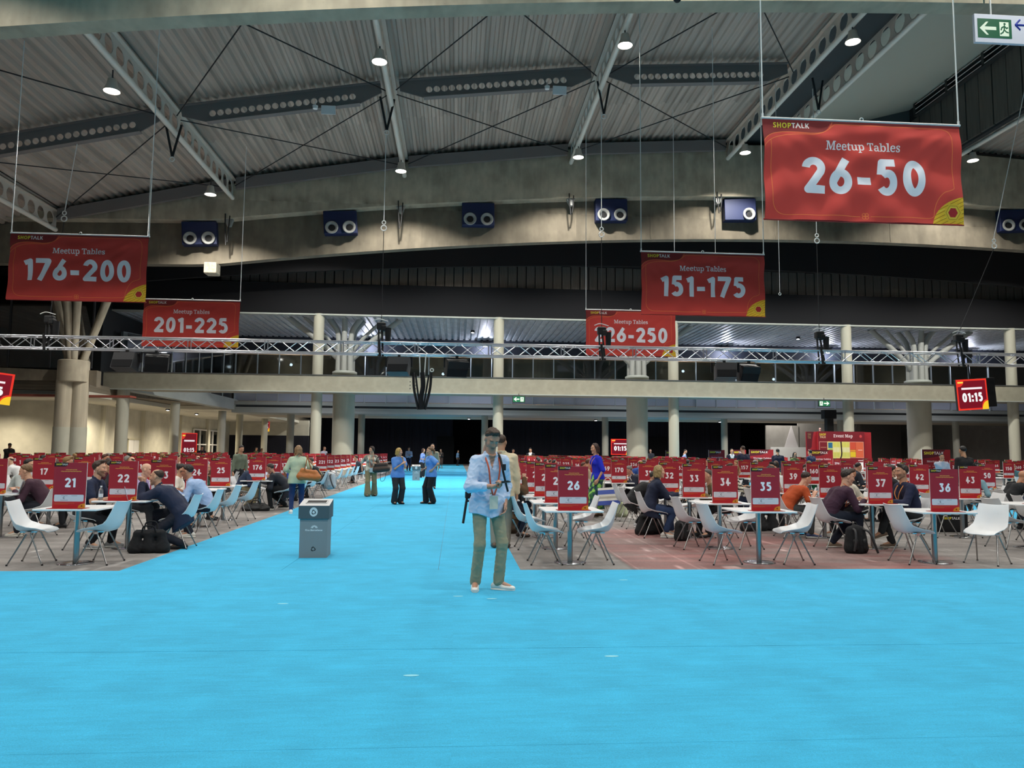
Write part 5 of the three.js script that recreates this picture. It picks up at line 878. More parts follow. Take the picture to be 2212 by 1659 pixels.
    if (q.sole != null) { const so = fieldMesh([cone(at(0, y0 + 0.012, -0.05 * s), at(0, y0 + 0.012, 0.06), 0.04, 0.046, up, 2.6), cone(at(0, y0 + 0.012, 0.06), at(0.003, y0 + 0.012, 0.155 * s), 0.046, 0.036, up, 2.6)], Math.max(0.0085, c * 0.65), 0.01, { clip: (X, Y, Z) => A.dot([an[0] - X, an[1] - Y, an[2] - Z], up) - 0.084 }); mesh('sole', toGeo([so]), cloth(q.sole, 0.6), g); }
  }
  // lanyard and badge
  if (q.lanyard) {
    const R1 = 0.118 * (q.build ?? 1) * s + 0.024 + (q.top?.off ?? 0.014), pt = (u, d, f) => A.add(A.add(A.add(J.N, J.X, u), J.d2, -d), J.f2, f), low = q.badgeDrop ?? (q.sit ? 0.25 : 0.34);
    const rib = (e) => new THREE.TubeGeometry(new THREE.CatmullRomCurve3([pt(e * 0.02, -0.035, -0.075), pt(e * 0.072, -0.02, -0.02), pt(e * 0.078, 0.03, 0.07), pt(e * 0.068, 0.12, R1 * 0.93), pt(e * 0.04, low * 0.75, R1 + 0.01), pt(e * 0.008, low, R1 + 0.014)].map((p) => V(...p))), 26, q.ribbon ?? 0.008, 5, false);
    mesh('lanyard', [rib(1), rib(-1)], cloth(q.lanyard, 0.7), o);
    if (q.badge) { const bm = mesh('badge', [rbox(0.1, 0.145, 0.004, 0.002, 0, -0.08, 0)], cloth(q.badge, 0.5), o); bm.position.set(...pt(0, low, R1 + 0.02)); bm.rotation.x = q.badgeTilt ?? 0; }
  }
  o.userData.J = J; return o;
}
// ---------- the people ----------
const SK = [0xc99a7c, 0xb98566, 0xd8ab8e, 0x9a6a4c, 0xc48f70];
const HR = { dark: 0x1d1511, brown: 0x3a2617, light: 0x6b4a2c, blond: 0xa8854f, grey: 0x8c8680, black: 0x0f0d0d };
const floral = (a, b, c) => (x, y, z) => { const n = perlin.noise(x * 9 + 3, y * 9, z * 9), m = perlin.noise(x * 16, y * 7 + 5, z * 16); return lin(n > 0.16 ? a : m > 0.1 ? b : c); };
const stripes = (a, b, k = 38) => (x, y, z) => lin(Math.sin(y * k * 2 + z * 12) > 0.3 ? a : b);
const plaid = (a, b, c) => (x, y, z) => lin(Math.sin(y * 70) > 0.2 ? (Math.sin((x + z) * 70) > 0.2 ? c : b) : Math.sin((x + z) * 70) > 0.2 ? b : a);
const shirt = (color, o = {}) => ({ name: 'shirt', color, off: 0.014, collar: true, ...o }), jacket = (color, front, o = {}) => ({ name: 'jacket', color, off: 0.024, hem: 0.12, collar: true, front, ...o }), sweater = (color, o = {}) => ({ name: 'sweater', color, off: 0.017, ...o }), tee = (color, o = {}) => ({ name: 't_shirt', color, sleeve: 'short', off: 0.016, ...o });
const pants = (color, o = {}) => ({ color, ...o });
const writing = { sit: true, lean: 0.28, curve: 0.25, pz: -0.06, handL: [0.16, 0.782, 0.4], handR: [-0.16, 0.782, 0.42], footL: [0.14, 0.085, 0.32], footR: [-0.12, 0.085, 0.42], pitch: 0.15 };
function atTable(n, s, q, label, dx = 0.63, dz = 0) { const t = TABLES.get(n); PEOPLE_AT.set(n + ':' + s, dx); return person({ ...writing, ...q }, t.x + s * dx, t.z + dz, s < 0 ? Math.PI / 2 : -Math.PI / 2, label); }
const loose = [];                                  // chairs that stand away from the grid
function seated(x, z, turn, q, label, chairLabel) { loose.push([x, z, turn, chairLabel]); return person({ ...writing, ...q }, x, z, turn, label); }

// the man in the aisle
const man = person({ h: 1.83, cell: 0.0105, fine: 0.85, build: 0.88, wide: 0.84, legW: 0.86, lean: 0.02, curve: 0.1, neck: 0.42, pitch: 0.62, yaw: -0.08, roll: -0.05, skin: 0xb98a72, style: 'quiff', hair: 0x3d2a1c, beard: 0.16,
  handR: [-0.06, 1.16, 0.285], elbowR: [-0.75, -0.6, -0.3], dirR: [0.63, 0.12, 0.76], palmR: [-0.1, 0.75, 0.35], gripR: 'grip', handL: [0.175, 0.955, 0.09], elbowL: [0.5, -0.2, -0.8], gripL: 'rest',
  footR: [-0.122, 0.085, -0.045], footL: [0.122, 0.085, 0.045], toeR: [-0.39, 0, 0.92], toeL: [0.785, 0, 0.72], kneeL: [0.3, 0, 1], shoe: 0xe6e4de, sole: 0xefece4,
  top: shirt(0xc6d6f0, { front: 0xb98a72, vee: 0.04, veeLen: 0.15, hem: 0.11, tails: 0.9, sleeve: 'roll', off: 0.019, wr: 0.011, flare: 0.004 }), legs: pants(0x9c967b, { wr: 0.006, off: 0.008, cuff: 0.052 }), lanyard: 0xc4553a, badge: 0xd9d3c2, badgeDrop: 0.42, ribbon: 0.01 }, 0.37, -8.74, 0.35, 'man in pale blue shirt and khaki trousers standing in the aisle looking at his phone');
{
  const J = man.userData.J; const ph = thing('phone', 'dark smartphone held by the standing man in blue shirt', 'phone', 0, 0, 0), wp = V(...A.add(J.WrR, [0.085, 0.05, 0.085])).applyAxisAngle(V(0, 1, 0), 0.35); ph.position.set(0.37 + wp.x, wp.y, -8.74 + wp.z); ph.rotation.set(-0.3, 1.1, 0.1);
  mesh('case', rbox(0.076, 0.012, 0.155, 0.005), black, ph); mesh('display', span(-0.034, 0.034, 0.006, 0.0068, -0.073, 0.073), std(0x11161c, 0.1), ph);
  const b = thing('shoulder_bag', 'black shoulder strap and slim black stick hanging at the standing man’s hip', 'bag', 0.37, 0, -8.74, 0.35);
  const N = J.N, S = J.SL; mesh('strap', new THREE.TubeGeometry(new THREE.CatmullRomCurve3([V(S[0] + 0.02, S[1] - 0.33, S[2] + 0.1), V(S[0] - 0.06, S[1] - 0.12, S[2] + 0.155), V(S[0] - 0.07, S[1] + 0.06, S[2] + 0.07), V(S[0] - 0.075, S[1] + 0.095, S[2] - 0.01), V(S[0] - 0.1, S[1] + 0.02, S[2] - 0.12), V(-0.02, 1.2, -0.14), V(-0.19, 1.06, -0.1)]), 40, 0.012, 6), black, b);
  mesh('strap_buckle', rbox(0.04, 0.07, 0.014, 0.004, S[0] - 0.055, S[1] - 0.06, S[2] + 0.165), black, b);
  mesh('stick', bar(V(-0.21, 1.03, -0.1), V(-0.27, 0.74, -0.06), 0.014, 10), black, b); mesh('stick_clamp', [rbox(0.06, 0.08, 0.05, 0.01, -0.2, 1.05, -0.1), rbox(0.07, 0.02, 0.03, 0.006, -0.2, 0.985, -0.08)], black, b);
}
person({ h: 1.84, cell: 0.013, build: 1.02, style: 'crop', hair: HR.brown, skin: 0xb98a6d, shoe: 0x5b4636, pitch: 0.05, yaw: -0.2, top: jacket(0xcdbfa0, null, { hem: 0.16, wr: 0.009 }), legs: pants(0x8f8778) }, 0.74, -12.5, Math.PI - 0.1, 'man in a cream jacket seen from behind, just past the standing man');
// left of the aisle
atTable(18, 1, { h: 1.8, cell: 0.014, lean: 0.42, curve: 0.3, build: 1.08, style: 'short', hair: 0x6e5233, twist: 0.35, yaw: 0.3, pitch: 0.25, top: sweater(0x3d2130, { wr: 0.007 }), legs: pants(0x161a26), shoe: 0xd6cfc2, sole: 0xe6e2da }, 'man in a plum sweater with his back turned, behind the outermost near table', 0.64, -0.1);
atTable(17, -1, { h: 1.8, cell: 0.014, lean: 0.22, style: 'short', hair: HR.dark, beard: 0.75, yaw: -0.1, top: sweater(0xb4b8b4), legs: pants(0x22262e), lanyard: 0xc45a40 }, 'bearded man in a pale grey sweater facing the plum sweater man');
atTable(22, -1, { h: 1.8, cell: 0.012, lean: 0.2, curve: 0.16, style: 'quiff', hair: HR.brown, beard: 0.6, beardColor: 0x4a3020, skin: 0xd0a184, pitch: 0.02, top: { ...tee(0x1a2440), collar: true, name: 'polo_shirt' }, legs: pants(0x12141c), shoe: 0x9a9a9a, sole: 0xe8e8e4, footR: [-0.1, 0.085, 0.1] }, 'bearded young man in a navy polo shirt seated at table twenty-two');
atTable(22, 1, { h: 1.82, cell: 0.012, lean: 0.62, curve: 0.2, neck: 0.42, build: 1.05, style: 'thin', hair: HR.brown, pitch: 0.0, handL: [0.04, 1.0, 0.56], handR: [-0.05, 0.98, 0.56], gripL: 'fist', gripR: 'grip', elbowL: [0.3, -1, 0.2], elbowR: [-0.3, -1, 0.2], dirL: [0, 1, 0.1], dirR: [0, 0.9, 0.1], footL: [0.13, 0.085, -0.12], footR: [-0.16, 0.085, 0.42], toeL: [0.1, 0, 1], top: jacket(0x1f2740, null, { hem: 0.2, wr: 0.006 }), legs: pants(0x171a28), shoe: 0x111114 }, 'balding man in a navy suit leaning far over table twenty-two', 0.75);
atTable(23, -1, { h: 1.76, cell: 0.015, lean: 0.3, style: null, skin: 0xd8ab90, top: shirt(0xb7a6d0), legs: pants(0x24262c) }, 'bald man in a lilac shirt behind the leaning man in navy suit');
atTable(23, 1, { h: 1.82, cell: 0.012, lean: 0.34, curve: 0.34, build: 1.14, belly: 0.05, style: 'short', hair: HR.dark, skin: 0xc08d70, beard: 0.12, twist: 0.15, top: shirt(0x9fb6da, { sleeve: 'long', wr: 0.009 }), legs: pants(0x161b2b), shoe: 0xe3e0d8, sole: 0xf0eee8, footL: [0.16, 0.085, 0.15], footR: [-0.12, 0.085, 0.3] }, 'heavy man in a light blue shirt and glasses seated at the aisle', 0.62);
atTable(24, -1, { h: 1.7, cell: 0.016, fem: true, lean: 0.35, style: 'bun', hair: HR.dark, top: sweater(0xe6e1d4), legs: pants(0x1b2230) }, 'dark-haired person in a white top behind table twenty-four');
atTable(16, 1, { h: 1.68, cell: 0.018, fem: true, style: 'bun', hair: HR.black, top: sweater(0x2b2d33), legs: pants(0x22252c) }, 'dark-haired woman with pinned hair seen above the plum sweater man', 0.63);
seated(-5.5, -20.6, Math.PI / 2, { h: 1.8, cell: 0.015, lean: 0.34, curve: 0.36, pitch: 0.45, style: 'quiff', hair: HR.dark, beard: 0.85, skin: 0xc79676, top: jacket(0x2a3852, null, { hem: 0.06 }), legs: pants(0x9a8c6c), shoe: 0x7d6a4c, footL: [0.14, 0.085, 0.05], footR: [-0.1, 0.085, 0.3], lanyard: 0xd06a4a }, 'bearded man in a denim jacket and khaki trousers bent over table one-hundred-seventy-six', 'white shell chair under the bearded man in denim jacket');
seated(-6.3, -21.9, -Math.PI / 2, { h: 1.82, cell: 0.016, lean: 0.3, curve: 0.2, style: 'crop', hair: 0x5a4c40, skin: 0xb27a5c, handL: [0.06, 0.98, 0.28], gripL: 'fist', dirL: [0, 1, 0.2], top: jacket(0x3c3e46, null, { hem: 0.18 }), legs: pants(0x14161f) }, 'man in a dark grey suit with his hand at his chin, back to the aisle', 'white shell chair under the man in the grey suit');
atTable(176, 1, { h: 1.82, cell: 0.015, lean: 0.62, curve: 0.3, neck: 0.6, pitch: 0.35, style: 'short', hair: 0x2e2722, skin: 0xb88d74, top: jacket(0x20222c, null, { hem: 0.22 }), legs: pants(0x0f1014), shoe: 0x141414, sole: 0xe6e2d8, footR: [-0.1, 0.1, 0.0] }, 'man in a dark suit leaning over a laptop at table one-hundred-seventy-six', 0.66);
atTable(179, 1, { h: 1.8, cell: 0.018, lean: 0.3, style: 'crop', hair: 0x4a3d34, skin: 0xc28b6e, top: sweater(0x15161b, { pattern: (x, y, z, c) => (x < -0.02 && z < -0.02 && y > 0.7 ? lin(0xb59a5c) : c) }), legs: pants(0x141519) }, 'man in a black and tan jersey with a white backpack on his chair', 0.63);
person({ h: 1.67, fem: true, cell: 0.015, style: 'long', hair: 0x8a6a48, yaw: 0.35, lean: 0.03, handL: [0.2, 1.0, 0.22], handR: [-0.22, 1.02, 0.1], footL: [0.12, 0.085, -0.06], footR: [-0.1, 0.085, 0.1], shoe: 0xe8e5de, sole: 0xf2f0ea, top: jacket(0xb4c6ac, null, { hem: 0.16, flare: 0.03, wr: 0.006 }), legs: pants(0x1c3260, { cuff: 0.038 }) }, -3.84, -19.2, Math.PI + 0.15, 'woman in a pale green blazer and blue jeans carrying a tan handbag');
person({ h: 1.7, fem: true, cell: 0.018, style: 'wavy', hair: 0x2a1a14, yaw: -0.9, lean: 0.03, handL: [0.14, 1.12, 0.22], gripL: 'grip', handR: [-0.3, 0.92, -0.02], footL: [0.13, 0.085, -0.12], footR: [-0.1, 0.085, 0.16], shoe: 0x2a1c18, top: { name: 'blouse', color: 0xb8ad9c, off: 0.022, hem: 0.1, sleeve: 'half', pattern: floral(0xd8d2c2, 0x6f6a66, 0xa99c88) }, legs: pants(0x84795a, { cuff: 0.1, off: 0.02 }), lanyard: 0xd1704c, badge: 0xb8c4c8, badgeDrop: 0.4 }, -2.84, -26.4, 0.15, 'woman in a patterned blouse and wide khaki trousers walking up the aisle');
person({ h: 1.64, fem: true, cell: 0.016, style: 'bob', hair: 0xb0904f, yaw: 0.9, lean: 0.0, handL: [0.05, 1.3, 0.2], gripL: 'fist', dirL: [-0.2, 0.9, 0.1], handR: [-0.02, 1.16, 0.26], shoe: 0x17171a, top: tee(0x5f8fd6, { hem: 0.1, off: 0.036 }), legs: pants(0x23262b, { off: 0.026, cuff: 0.07 }) }, -1.66, -22.6, 0.55, 'blond staff member in a sky blue T-shirt with a hand at the chin');
person({ h: 1.68, fem: true, cell: 0.016, style: 'tail', hair: 0x6b4f35, yaw: -0.2, lean: 0.0, handL: [0.24, 1.0, 0.06], gripL: 'rest', elbowL: [0.9, 0, -0.5], handR: [-0.16, 1.0, 0.2], footL: [0.1, 0.085, -0.03], footR: [-0.12, 0.085, 0.1], shoe: 0x15130f, top: tee(0x6295dc, { hem: 0.1, off: 0.034 }), legs: pants(0x101116, { off: 0.022, cuff: 0.075 }) }, -0.7, -22.8, -1.15, 'staff member with a ponytail in a sky blue T-shirt, hand on hip');
person({ h: 1.86, cell: 0.028, style: 'short', hair: HR.dark, pitch: 0.5, handL: [0.06, 1.2, 0.3], handR: [-0.06, 1.2, 0.3], top: shirt(0xb4bddb), legs: pants(0x182040), shoe: 0x101014 }, -3.6, -60, 0.2, 'man in a white shirt reading his phone at the far bins');
person({ h: 1.72, fem: true, cell: 0.024, style: 'bob', hair: 0x3a231a, yaw: 0.3, handL: [0.1, 1.05, 0.26], handR: [-0.1, 1.05, 0.26], top: tee(0x7f9ede, { hem: 0.06 }), legs: pants(0x0e0f14, { cuff: 0.12, off: 0.02 }), shoe: 0xd8d8d8 }, -1.95, -45.2, 1.2, 'woman in a blue T-shirt and wide black trousers beside the second bin');
person({ h: 1.86, cell: 0.024, style: 'crop', hair: HR.dark, top: shirt(0xa39a86), legs: pants(0x22242c) }, -0.95, -32, 0, 'tall man half hidden behind the ponytailed staff member');
person({ h: 1.75, fem: true, cell: 0.03, style: 'long', hair: HR.dark, handL: [0.06, 1.15, 0.28], top: sweater(0x2e2422), legs: { color: 0x43302a, skirt: 0.4, name: 'skirt' }, lanyard: 0xd8d0c0 }, -1.3, -70, -0.3, 'woman in a dark dress standing far down the aisle before the doorway');
person({ h: 1.68, fem: true, cell: 0.03, style: 'short', hair: HR.dark, top: shirt(0x6f93b8), legs: pants(0x0e1016), yaw: -0.4 }, 0.2, -83.6, 1.1, 'lone person in a blue shirt at the far end of the blue aisle');
person({ h: 1.78, cell: 0.022, style: 'capped', hair: 0x0a0a0c, skin: 0x7a5640, handR: [0.0, 1.42, 0.2], gripR: 'fist', dirR: [0.3, 0.9, 0.2], handL: [0.1, 1.1, 0.25], lift: 0, top: sweater(0x0d0d10, { hem: 0.1, off: 0.03 }), legs: pants(0x0e0e12) }, -23.0, -41.6, 0.9, 'person in black with a black cap, hand at the mouth, by the grey partition', 0.0);
// right of the aisle
atTable(28, -1, { h: 1.68, fem: true, cell: 0.013, lean: 0.16, curve: 0.14, style: 'long', hair: 0x1a1214, skin: 0xc99a80, handL: [0.1, 1.0, 0.3], handR: [0.0, 1.06, 0.27], gripR: 'fist', gripL: 'fist', dirL: [-0.3, 0.9, 0.1], dirR: [0.2, 0.95, 0.0], elbowL: [0.3, -1, 0.1], elbowR: [-0.3, -1, 0.1], footL: [0.04, 0.2, 0.2], kneeL: [-0.2, 0.7, 0.7], footR: [-0.08, 0.085, 0.2], top: jacket(0x5b432c, null, { hem: 0.2, wr: 0.008 }), legs: pants(0x141a30, { cuff: 0.036 }), shoe: 0x2c1c16 }, 'dark-haired woman in a brown jacket with folded hands, first row at the aisle', 0.64);
person({ h: 1.78, fem: true, cell: 0.014, style: 'bob', hair: 0x382119, lean: 0.02, yaw: 0.1, handL: [0.22, 0.9, 0.1], handR: [-0.22, 0.98, 0.02], footL: [0.1, 0.085, 0.2], footR: [-0.1, 0.085, -0.1], shoe: 0x5e4634, top: { name: 'blouse', color: 0x1628c4, off: 0.02, hem: 0.04, sleeve: 'half' }, legs: { color: 0x6da04c, skirt: 0.72, name: 'skirt', pattern: floral(0x8fc85c, 0x2f6a3c, 0x1d3a4c) }, lanyard: 0xd98a6a }, 3.42, -18.4, -Math.PI / 2 + 0.25, 'woman in a bright blue blouse and green leafy skirt walking between the tables');
atTable(33, -1, { h: 1.72, fem: true, cell: 0.012, lean: 0.2, curve: 0.14, style: 'bob', hair: 0x9a8052, skin: 0xd5a78c, pitch: 0.0, handL: [0.14, 0.785, 0.44], handR: [-0.1, 0.785, 0.46], footL: [0.1, 0.085, 0.38], footR: [-0.12, 0.085, 0.2], top: jacket(0x151d36, null, { hem: 0.18, wr: 0.006 }), legs: pants(0x27395c, { end: 0.85, cuff: 0.05 }), shoe: 0xdedad2, sole: 0xf0eee8 }, 'blond woman in a navy blazer and jeans seated at table thirty-three', 0.7);
atTable(32, -1, { h: 1.84, cell: 0.013, lean: 0.66, curve: 0.3, neck: 0.7, pitch: 0.35, build: 1.05, style: 'short', hair: 0x2e231b, skin: 0xc08d70, yaw: -0.5, top: jacket(0x101013, null, { hem: 0.16, wr: 0.007 }), legs: pants(0x14151a), shoe: 0xe0e0e2, sole: 0xf2f2f2, footL: [0.14, 0.085, 0.1], footR: [-0.1, 0.085, 0.3] }, 'man in a black jacket bending forward behind the blond woman', 0.66);
atTable(170, 1, { h: 1.78, cell: 0.016, lean: 0.5, curve: 0.34, neck: 0.7, pitch: 0.4, build: 1.08, style: 'short', hair: 0x77726c, skin: 0xc09078, top: jacket(0x191d30, 0xd8d8dc, { hem: 0.14 }), legs: pants(0x0f1016), shoe: 0x131316, footL: [0.12, 0.085, 0.1], footR: [-0.12, 0.085, 0.28] }, 'grey-haired man in a navy suit leaning at table one-hundred-seventy', 0.7);
atTable(33, 1, { h: 1.76, cell: 0.015, lean: 0.36, curve: 0.3, style: 'crop', hair: 0x4a4038, top: sweater(0x6b5a3c), legs: pants(0x15161c), shoe: 0x131316 }, 'person in an olive brown top hidden behind sign thirty-four', 0.63);
atTable(39, -1, { h: 1.8, cell: 0.015, lean: 0.32, curve: 0.3, neck: 0.3, style: 'wavy', hair: 0x2a1c14, skin: 0xc48d74, handR: [0.0, 1.0, 0.4], gripR: 'fist', dirR: [0, 0.95, -0.1], elbowR: [-0.3, -1, 0.2], top: tee(0x9c97a4), legs: pants(0x15171e) }, 'curly-haired man resting his chin on his fist behind sign thirty-five', 0.6);
atTable(38, -1, { h: 1.78, cell: 0.012, lean: 0.46, curve: 0.34, neck: 0.6, pitch: 0.4, style: 'short', hair: 0x2e1d16, skin: 0xd2a287, top: tee(0xb1491d, { hem: 0.08, wr: 0.006 }), legs: pants(0x3b3c3c), shoe: 0x3a4668, sole: 0xe8e6e0, footL: [0.1, 0.085, 0.3], footR: [-0.12, 0.085, 0.36] }, 'young man in an orange T-shirt writing at table thirty-eight', 0.68);
atTable(38, 1, { h: 1.84, cell: 0.012, lean: 0.42, curve: 0.26, neck: 0.4, pitch: 0.1, style: 'quiff', hair: 0x2a1c13, skin: 0xc88f70, build: 1.04, top: sweater(0xc9bfae, { collar: true }), legs: pants(0x1a1b20), lanyard: 0xdb8a66, shoe: 0xe2e0da }, 'man in a cream sweater leaning across table thirty-eight', 0.64);
atTable(37, -1, { h: 1.86, cell: 0.0115, lean: 0.4, curve: 0.26, neck: 0.42, pitch: 0.18, build: 1.04, style: 'short', hair: 0x2b1f17, skin: 0xd0a085, yaw: -0.25, handL: [0.12, 0.785, 0.48], handR: [-0.14, 0.785, 0.5], gripL: 'grip', footL: [0.12, 0.085, 0.05], footR: [-0.12, 0.085, 0.4], top: sweater(0x3a1c31, { wr: 0.007 }), legs: pants(0x131a2c), shoe: 0x8a7a66, sole: 0xe6e4dc, lanyard: 0xd8764a }, 'man in a plum sweater and dark jeans talking at table thirty-seven', 0.7);
atTable(37, 1, { h: 1.84, cell: 0.0115, lean: 0.14, curve: 0.14, neck: 0.16, pitch: 0.0, style: 'quiff', hair: 0x2b211b, skin: 0xbd8a6c, beard: 0.35, build: 1.03, handL: [0.12, 0.785, 0.42], handR: [-0.12, 0.785, 0.36], gripL: 'flat', gripR: 'flat', footL: [0.02, 0.26, 0.5], kneeL: [-0.2, 0.8, 0.6], toeL: [-0.2, -0.3, 1], footR: [-0.08, 0.085, 0.26], top: sweater(0x171d3c, { sleeve: 'roll', wr: 0.007, front: 0x0f1122, vee: 0.03, veeLen: 0.5 }), legs: pants(0x1c1e20), shoe: 0x6a5644, sole: 0xe0dcd2, lanyard: 0xd98a4c }, 'dark-haired man in a navy top with an orange lanyard at table thirty-seven', 0.64);
seated(10.5, -13.4, Math.PI / 2 - 0.25, { h: 1.8, cell: 0.0125, lean: 0.3, curve: 0.26, build: 1.08, style: 'crop', hair: 0x0f0d0d, skin: 0x9c7152, twist: 0.2, yaw: -0.4, pitch: 0.25, handL: [0.22, 0.74, 0.42], handR: [-0.08, 0.78, 0.42], top: jacket(0x1b2038, null, { hem: 0.16, wr: 0.007 }), legs: pants(0x11131f), shoe: 0x111114, footL: [0.1, 0.085, 0.1], footR: [-0.2, 0.085, 0.2] }, 'man in a dark navy suit seen from behind past sign thirty-six', 'white shell chair under the man in navy suit seen from behind');
seated(11.55, -15.4, Math.PI / 2, { h: 1.8, cell: 0.015, lean: 0.42, curve: 0.3, pitch: 0.35, style: null, skin: 0xc28a6a, build: 1.08, top: sweater(0x101116), legs: pants(0x14161c), lanyard: 0xd8763f }, 'bald man in black with an orange lanyard behind the dark navy suit', 'white shell chair under the bald man in black');
seated(12.0, -17.3, Math.PI / 2, { h: 1.78, cell: 0.018, lean: 0.4, style: 'short', hair: HR.dark, top: shirt(0x7fa3b0), legs: pants(0x20242c) }, 'man in a pale teal shirt behind the bald man', 'white shell chair under the man in teal');
atTable(41, 1, { h: 1.7, fem: true, cell: 0.016, lean: 0.1, curve: 0.1, style: 'bob', hair: 0x33221a, skin: 0xd0a088, top: { name: 'blouse', color: 0xded5c6, off: 0.02 }, legs: pants(0x1c2430), lanyard: 0xd77a52 }, 'woman in a white blouse facing the tables behind the navy man', 0.55);
atTable(42, -1, { h: 1.8, cell: 0.016, lean: 0.2, style: 'short', hair: HR.dark, top: jacket(0x17181f, null), legs: pants(0x15161c) }, 'person in a black jacket half hidden by sign thirty-seven', 0.62);
atTable(40, -1, { h: 1.7, fem: true, cell: 0.016, lean: 0.24, style: 'long', hair: 0x7a5632, top: { ...sweater(0xd6cdb8), pattern: stripes(0x1b1b1e, 0xcfc6b2) }, legs: pants(0x1a2440) }, 'brown-haired woman in a black and white striped jumper', 0.64);
seated(9.55, -20.8, Math.PI / 2, { h: 1.7, fem: true, cell: 0.018, lean: 0.42, curve: 0.26, style: 'tail', hair: 0x20160f, pitch: 0.2, top: jacket(0x1d7a50, null), legs: pants(0x1a1d24) }, 'dark-haired woman in an emerald green blazer bending over a table', 'white shell chair under the woman in green blazer');
seated(4.95, -24.2, Math.PI / 2, { h: 1.78, cell: 0.018, lean: 0.3, style: 'quiff', hair: HR.dark, top: shirt(0x8f9297, { pattern: plaid(0x25272b, 0x8d8f92, 0xcfd0d2) }), legs: pants(0x22262e) }, 'man in a black and white plaid shirt behind the grey-haired man', 'white shell chair under the man in plaid');
person({ h: 1.62, cell: 0.018, style: 'short', hair: HR.black, skin: 0xb98a6a, handR: [-0.02, 1.34, 0.16], gripR: 'fist', dirR: [0.3, 0.9, 0], handL: [0.1, 1.0, 0.25], top: shirt(0xb7bac8), legs: pants(0x3a2a22) }, 15.85, -24.2, -0.2, 'man in a pale shirt drinking from a cup beside the table plan board');
person({ h: 1.82, cell: 0.016, style: 'short', hair: HR.black, skin: 0xb98a6a, build: 1.05, top: sweater(0x0f1014, { hem: 0.1, off: 0.024 }), legs: pants(0x15171e) }, 13.6, -19.7, Math.PI + 0.1, 'dark-haired man in black seen from behind, carrying a black bag');
person({ h: 1.86, cell: 0.02, style: 'crop', hair: HR.brown, skin: 0xc9a088, build: 1.06, top: sweater(0x151c38, { hem: 0.06 }), legs: pants(0x15181f) }, 10.9, -28.5, Math.PI + 0.2, 'man in a navy sweater seen from behind before the plan boards');
person({ h: 1.8, cell: 0.022, style: 'short', hair: HR.black, top: jacket(0x141a34, null), legs: pants(0x12141c) }, 14.4, -33.6, Math.PI - 0.3, 'man in a dark blue suit seen from behind, left of a pair');
person({ h: 1.66, fem: true, cell: 0.022, style: 'long', hair: HR.black, top: sweater(0x6b7a4c), legs: pants(0x202024) }, 15.4, -34.2, 0.1, 'dark-haired woman in olive between two men in blue suits');
person({ h: 1.78, cell: 0.022, style: 'short', hair: HR.black, top: jacket(0x1d2c50, null), legs: pants(0x14161e), lean: 0.15 }, 16.1, -33.8, Math.PI + 0.4, 'man in a blue suit seen from behind, before the event map');
person({ h: 1.82, cell: 0.024, style: 'short', hair: HR.dark, top: jacket(0x14162a, 0xe8e8ea, { vee: 0.12 }), legs: pants(0x14161e) }, 14.3, -39.2, 0, 'man in an open dark suit and white shirt facing the camera');
person({ h: 1.78, cell: 0.024, style: 'short', hair: HR.dark, top: shirt(0x8fa9d8, { pattern: (x, y, z, c) => (x > 0.02 ? lin(0x161c34) : c) }), legs: pants(0x14161e), pitch: 0.3 }, 12.9, -42.9, 1.0, 'man in a light blue shirt and dark waistcoat by the slim column');
person({ h: 1.84, cell: 0.028, style: 'crop', hair: 0x6a625c, top: jacket(0x3a3c42, null), legs: pants(0x14161e) }, 14.1, -55, -0.5, 'man in a grey jacket beside the broad column between the signs');
person({ h: 1.8, cell: 0.026, style: 'short', hair: HR.dark, top: jacket(0x12131c, 0xe8e8ea, { vee: 0.1 }), legs: pants(0x12131a), pitch: 0.4 }, 4.5, -46, -0.4, 'man in a dark suit looking down, right of the brown jacket woman');
person({ h: 1.74, cell: 0.026, style: 'short', hair: HR.dark, top: jacket(0x15161c, null), legs: pants(0x12131a) }, 3.5, -47.5, 0.5, 'dark figure standing behind the man looking down');
person({ h: 1.76, cell: 0.024, style: 'short', hair: HR.black, pitch: 0.5, handL: [0.08, 1.1, 0.3], handR: [-0.06, 1.1, 0.3], top: jacket(0x14172a, 0x1b1c24), legs: pants(0x15161c), lanyard: 0xc86a50 }, -16.3, -51.0, 0.4, 'man in dark blue reading his phone beside the upright screen');
person({ h: 1.74, cell: 0.028, style: 'short', hair: HR.dark, top: sweater(0x4a5330), legs: pants(0x191b20) }, -16.2, -64, 1.2, 'man in olive green standing before the black side drape');
person({ h: 1.66, fem: true, cell: 0.028, style: 'long', hair: 0x4a3322, top: sweater(0xcfc9bd), legs: pants(0x191b20) }, -14.9, -60.5, 1.0, 'woman in a white top standing beside the man in olive green');
person({ h: 1.8, cell: 0.026, style: 'crop', hair: HR.light, top: shirt(0xd0d0dc), legs: pants(0x191b20), yaw: 0.4 }, -8.9, -53, 0.8, 'fair-haired man in a white shirt beside the broad column');
person({ h: 1.76, cell: 0.026, style: 'short', hair: HR.black, top: jacket(0x17181e, null), legs: pants(0x191b20) }, -8.1, -52.6, -0.8, 'man in a black jacket talking to the fair-haired man');
person({ h: 1.7, cell: 0.022, style: 'short', hair: HR.dark, top: sweater(0x74806e), legs: pants(0x23252a), lean: 0.12, pitch: 0.4 }, -7.0, -25.6, 0.8, 'person in grey-green standing bent behind the man in grey suit');

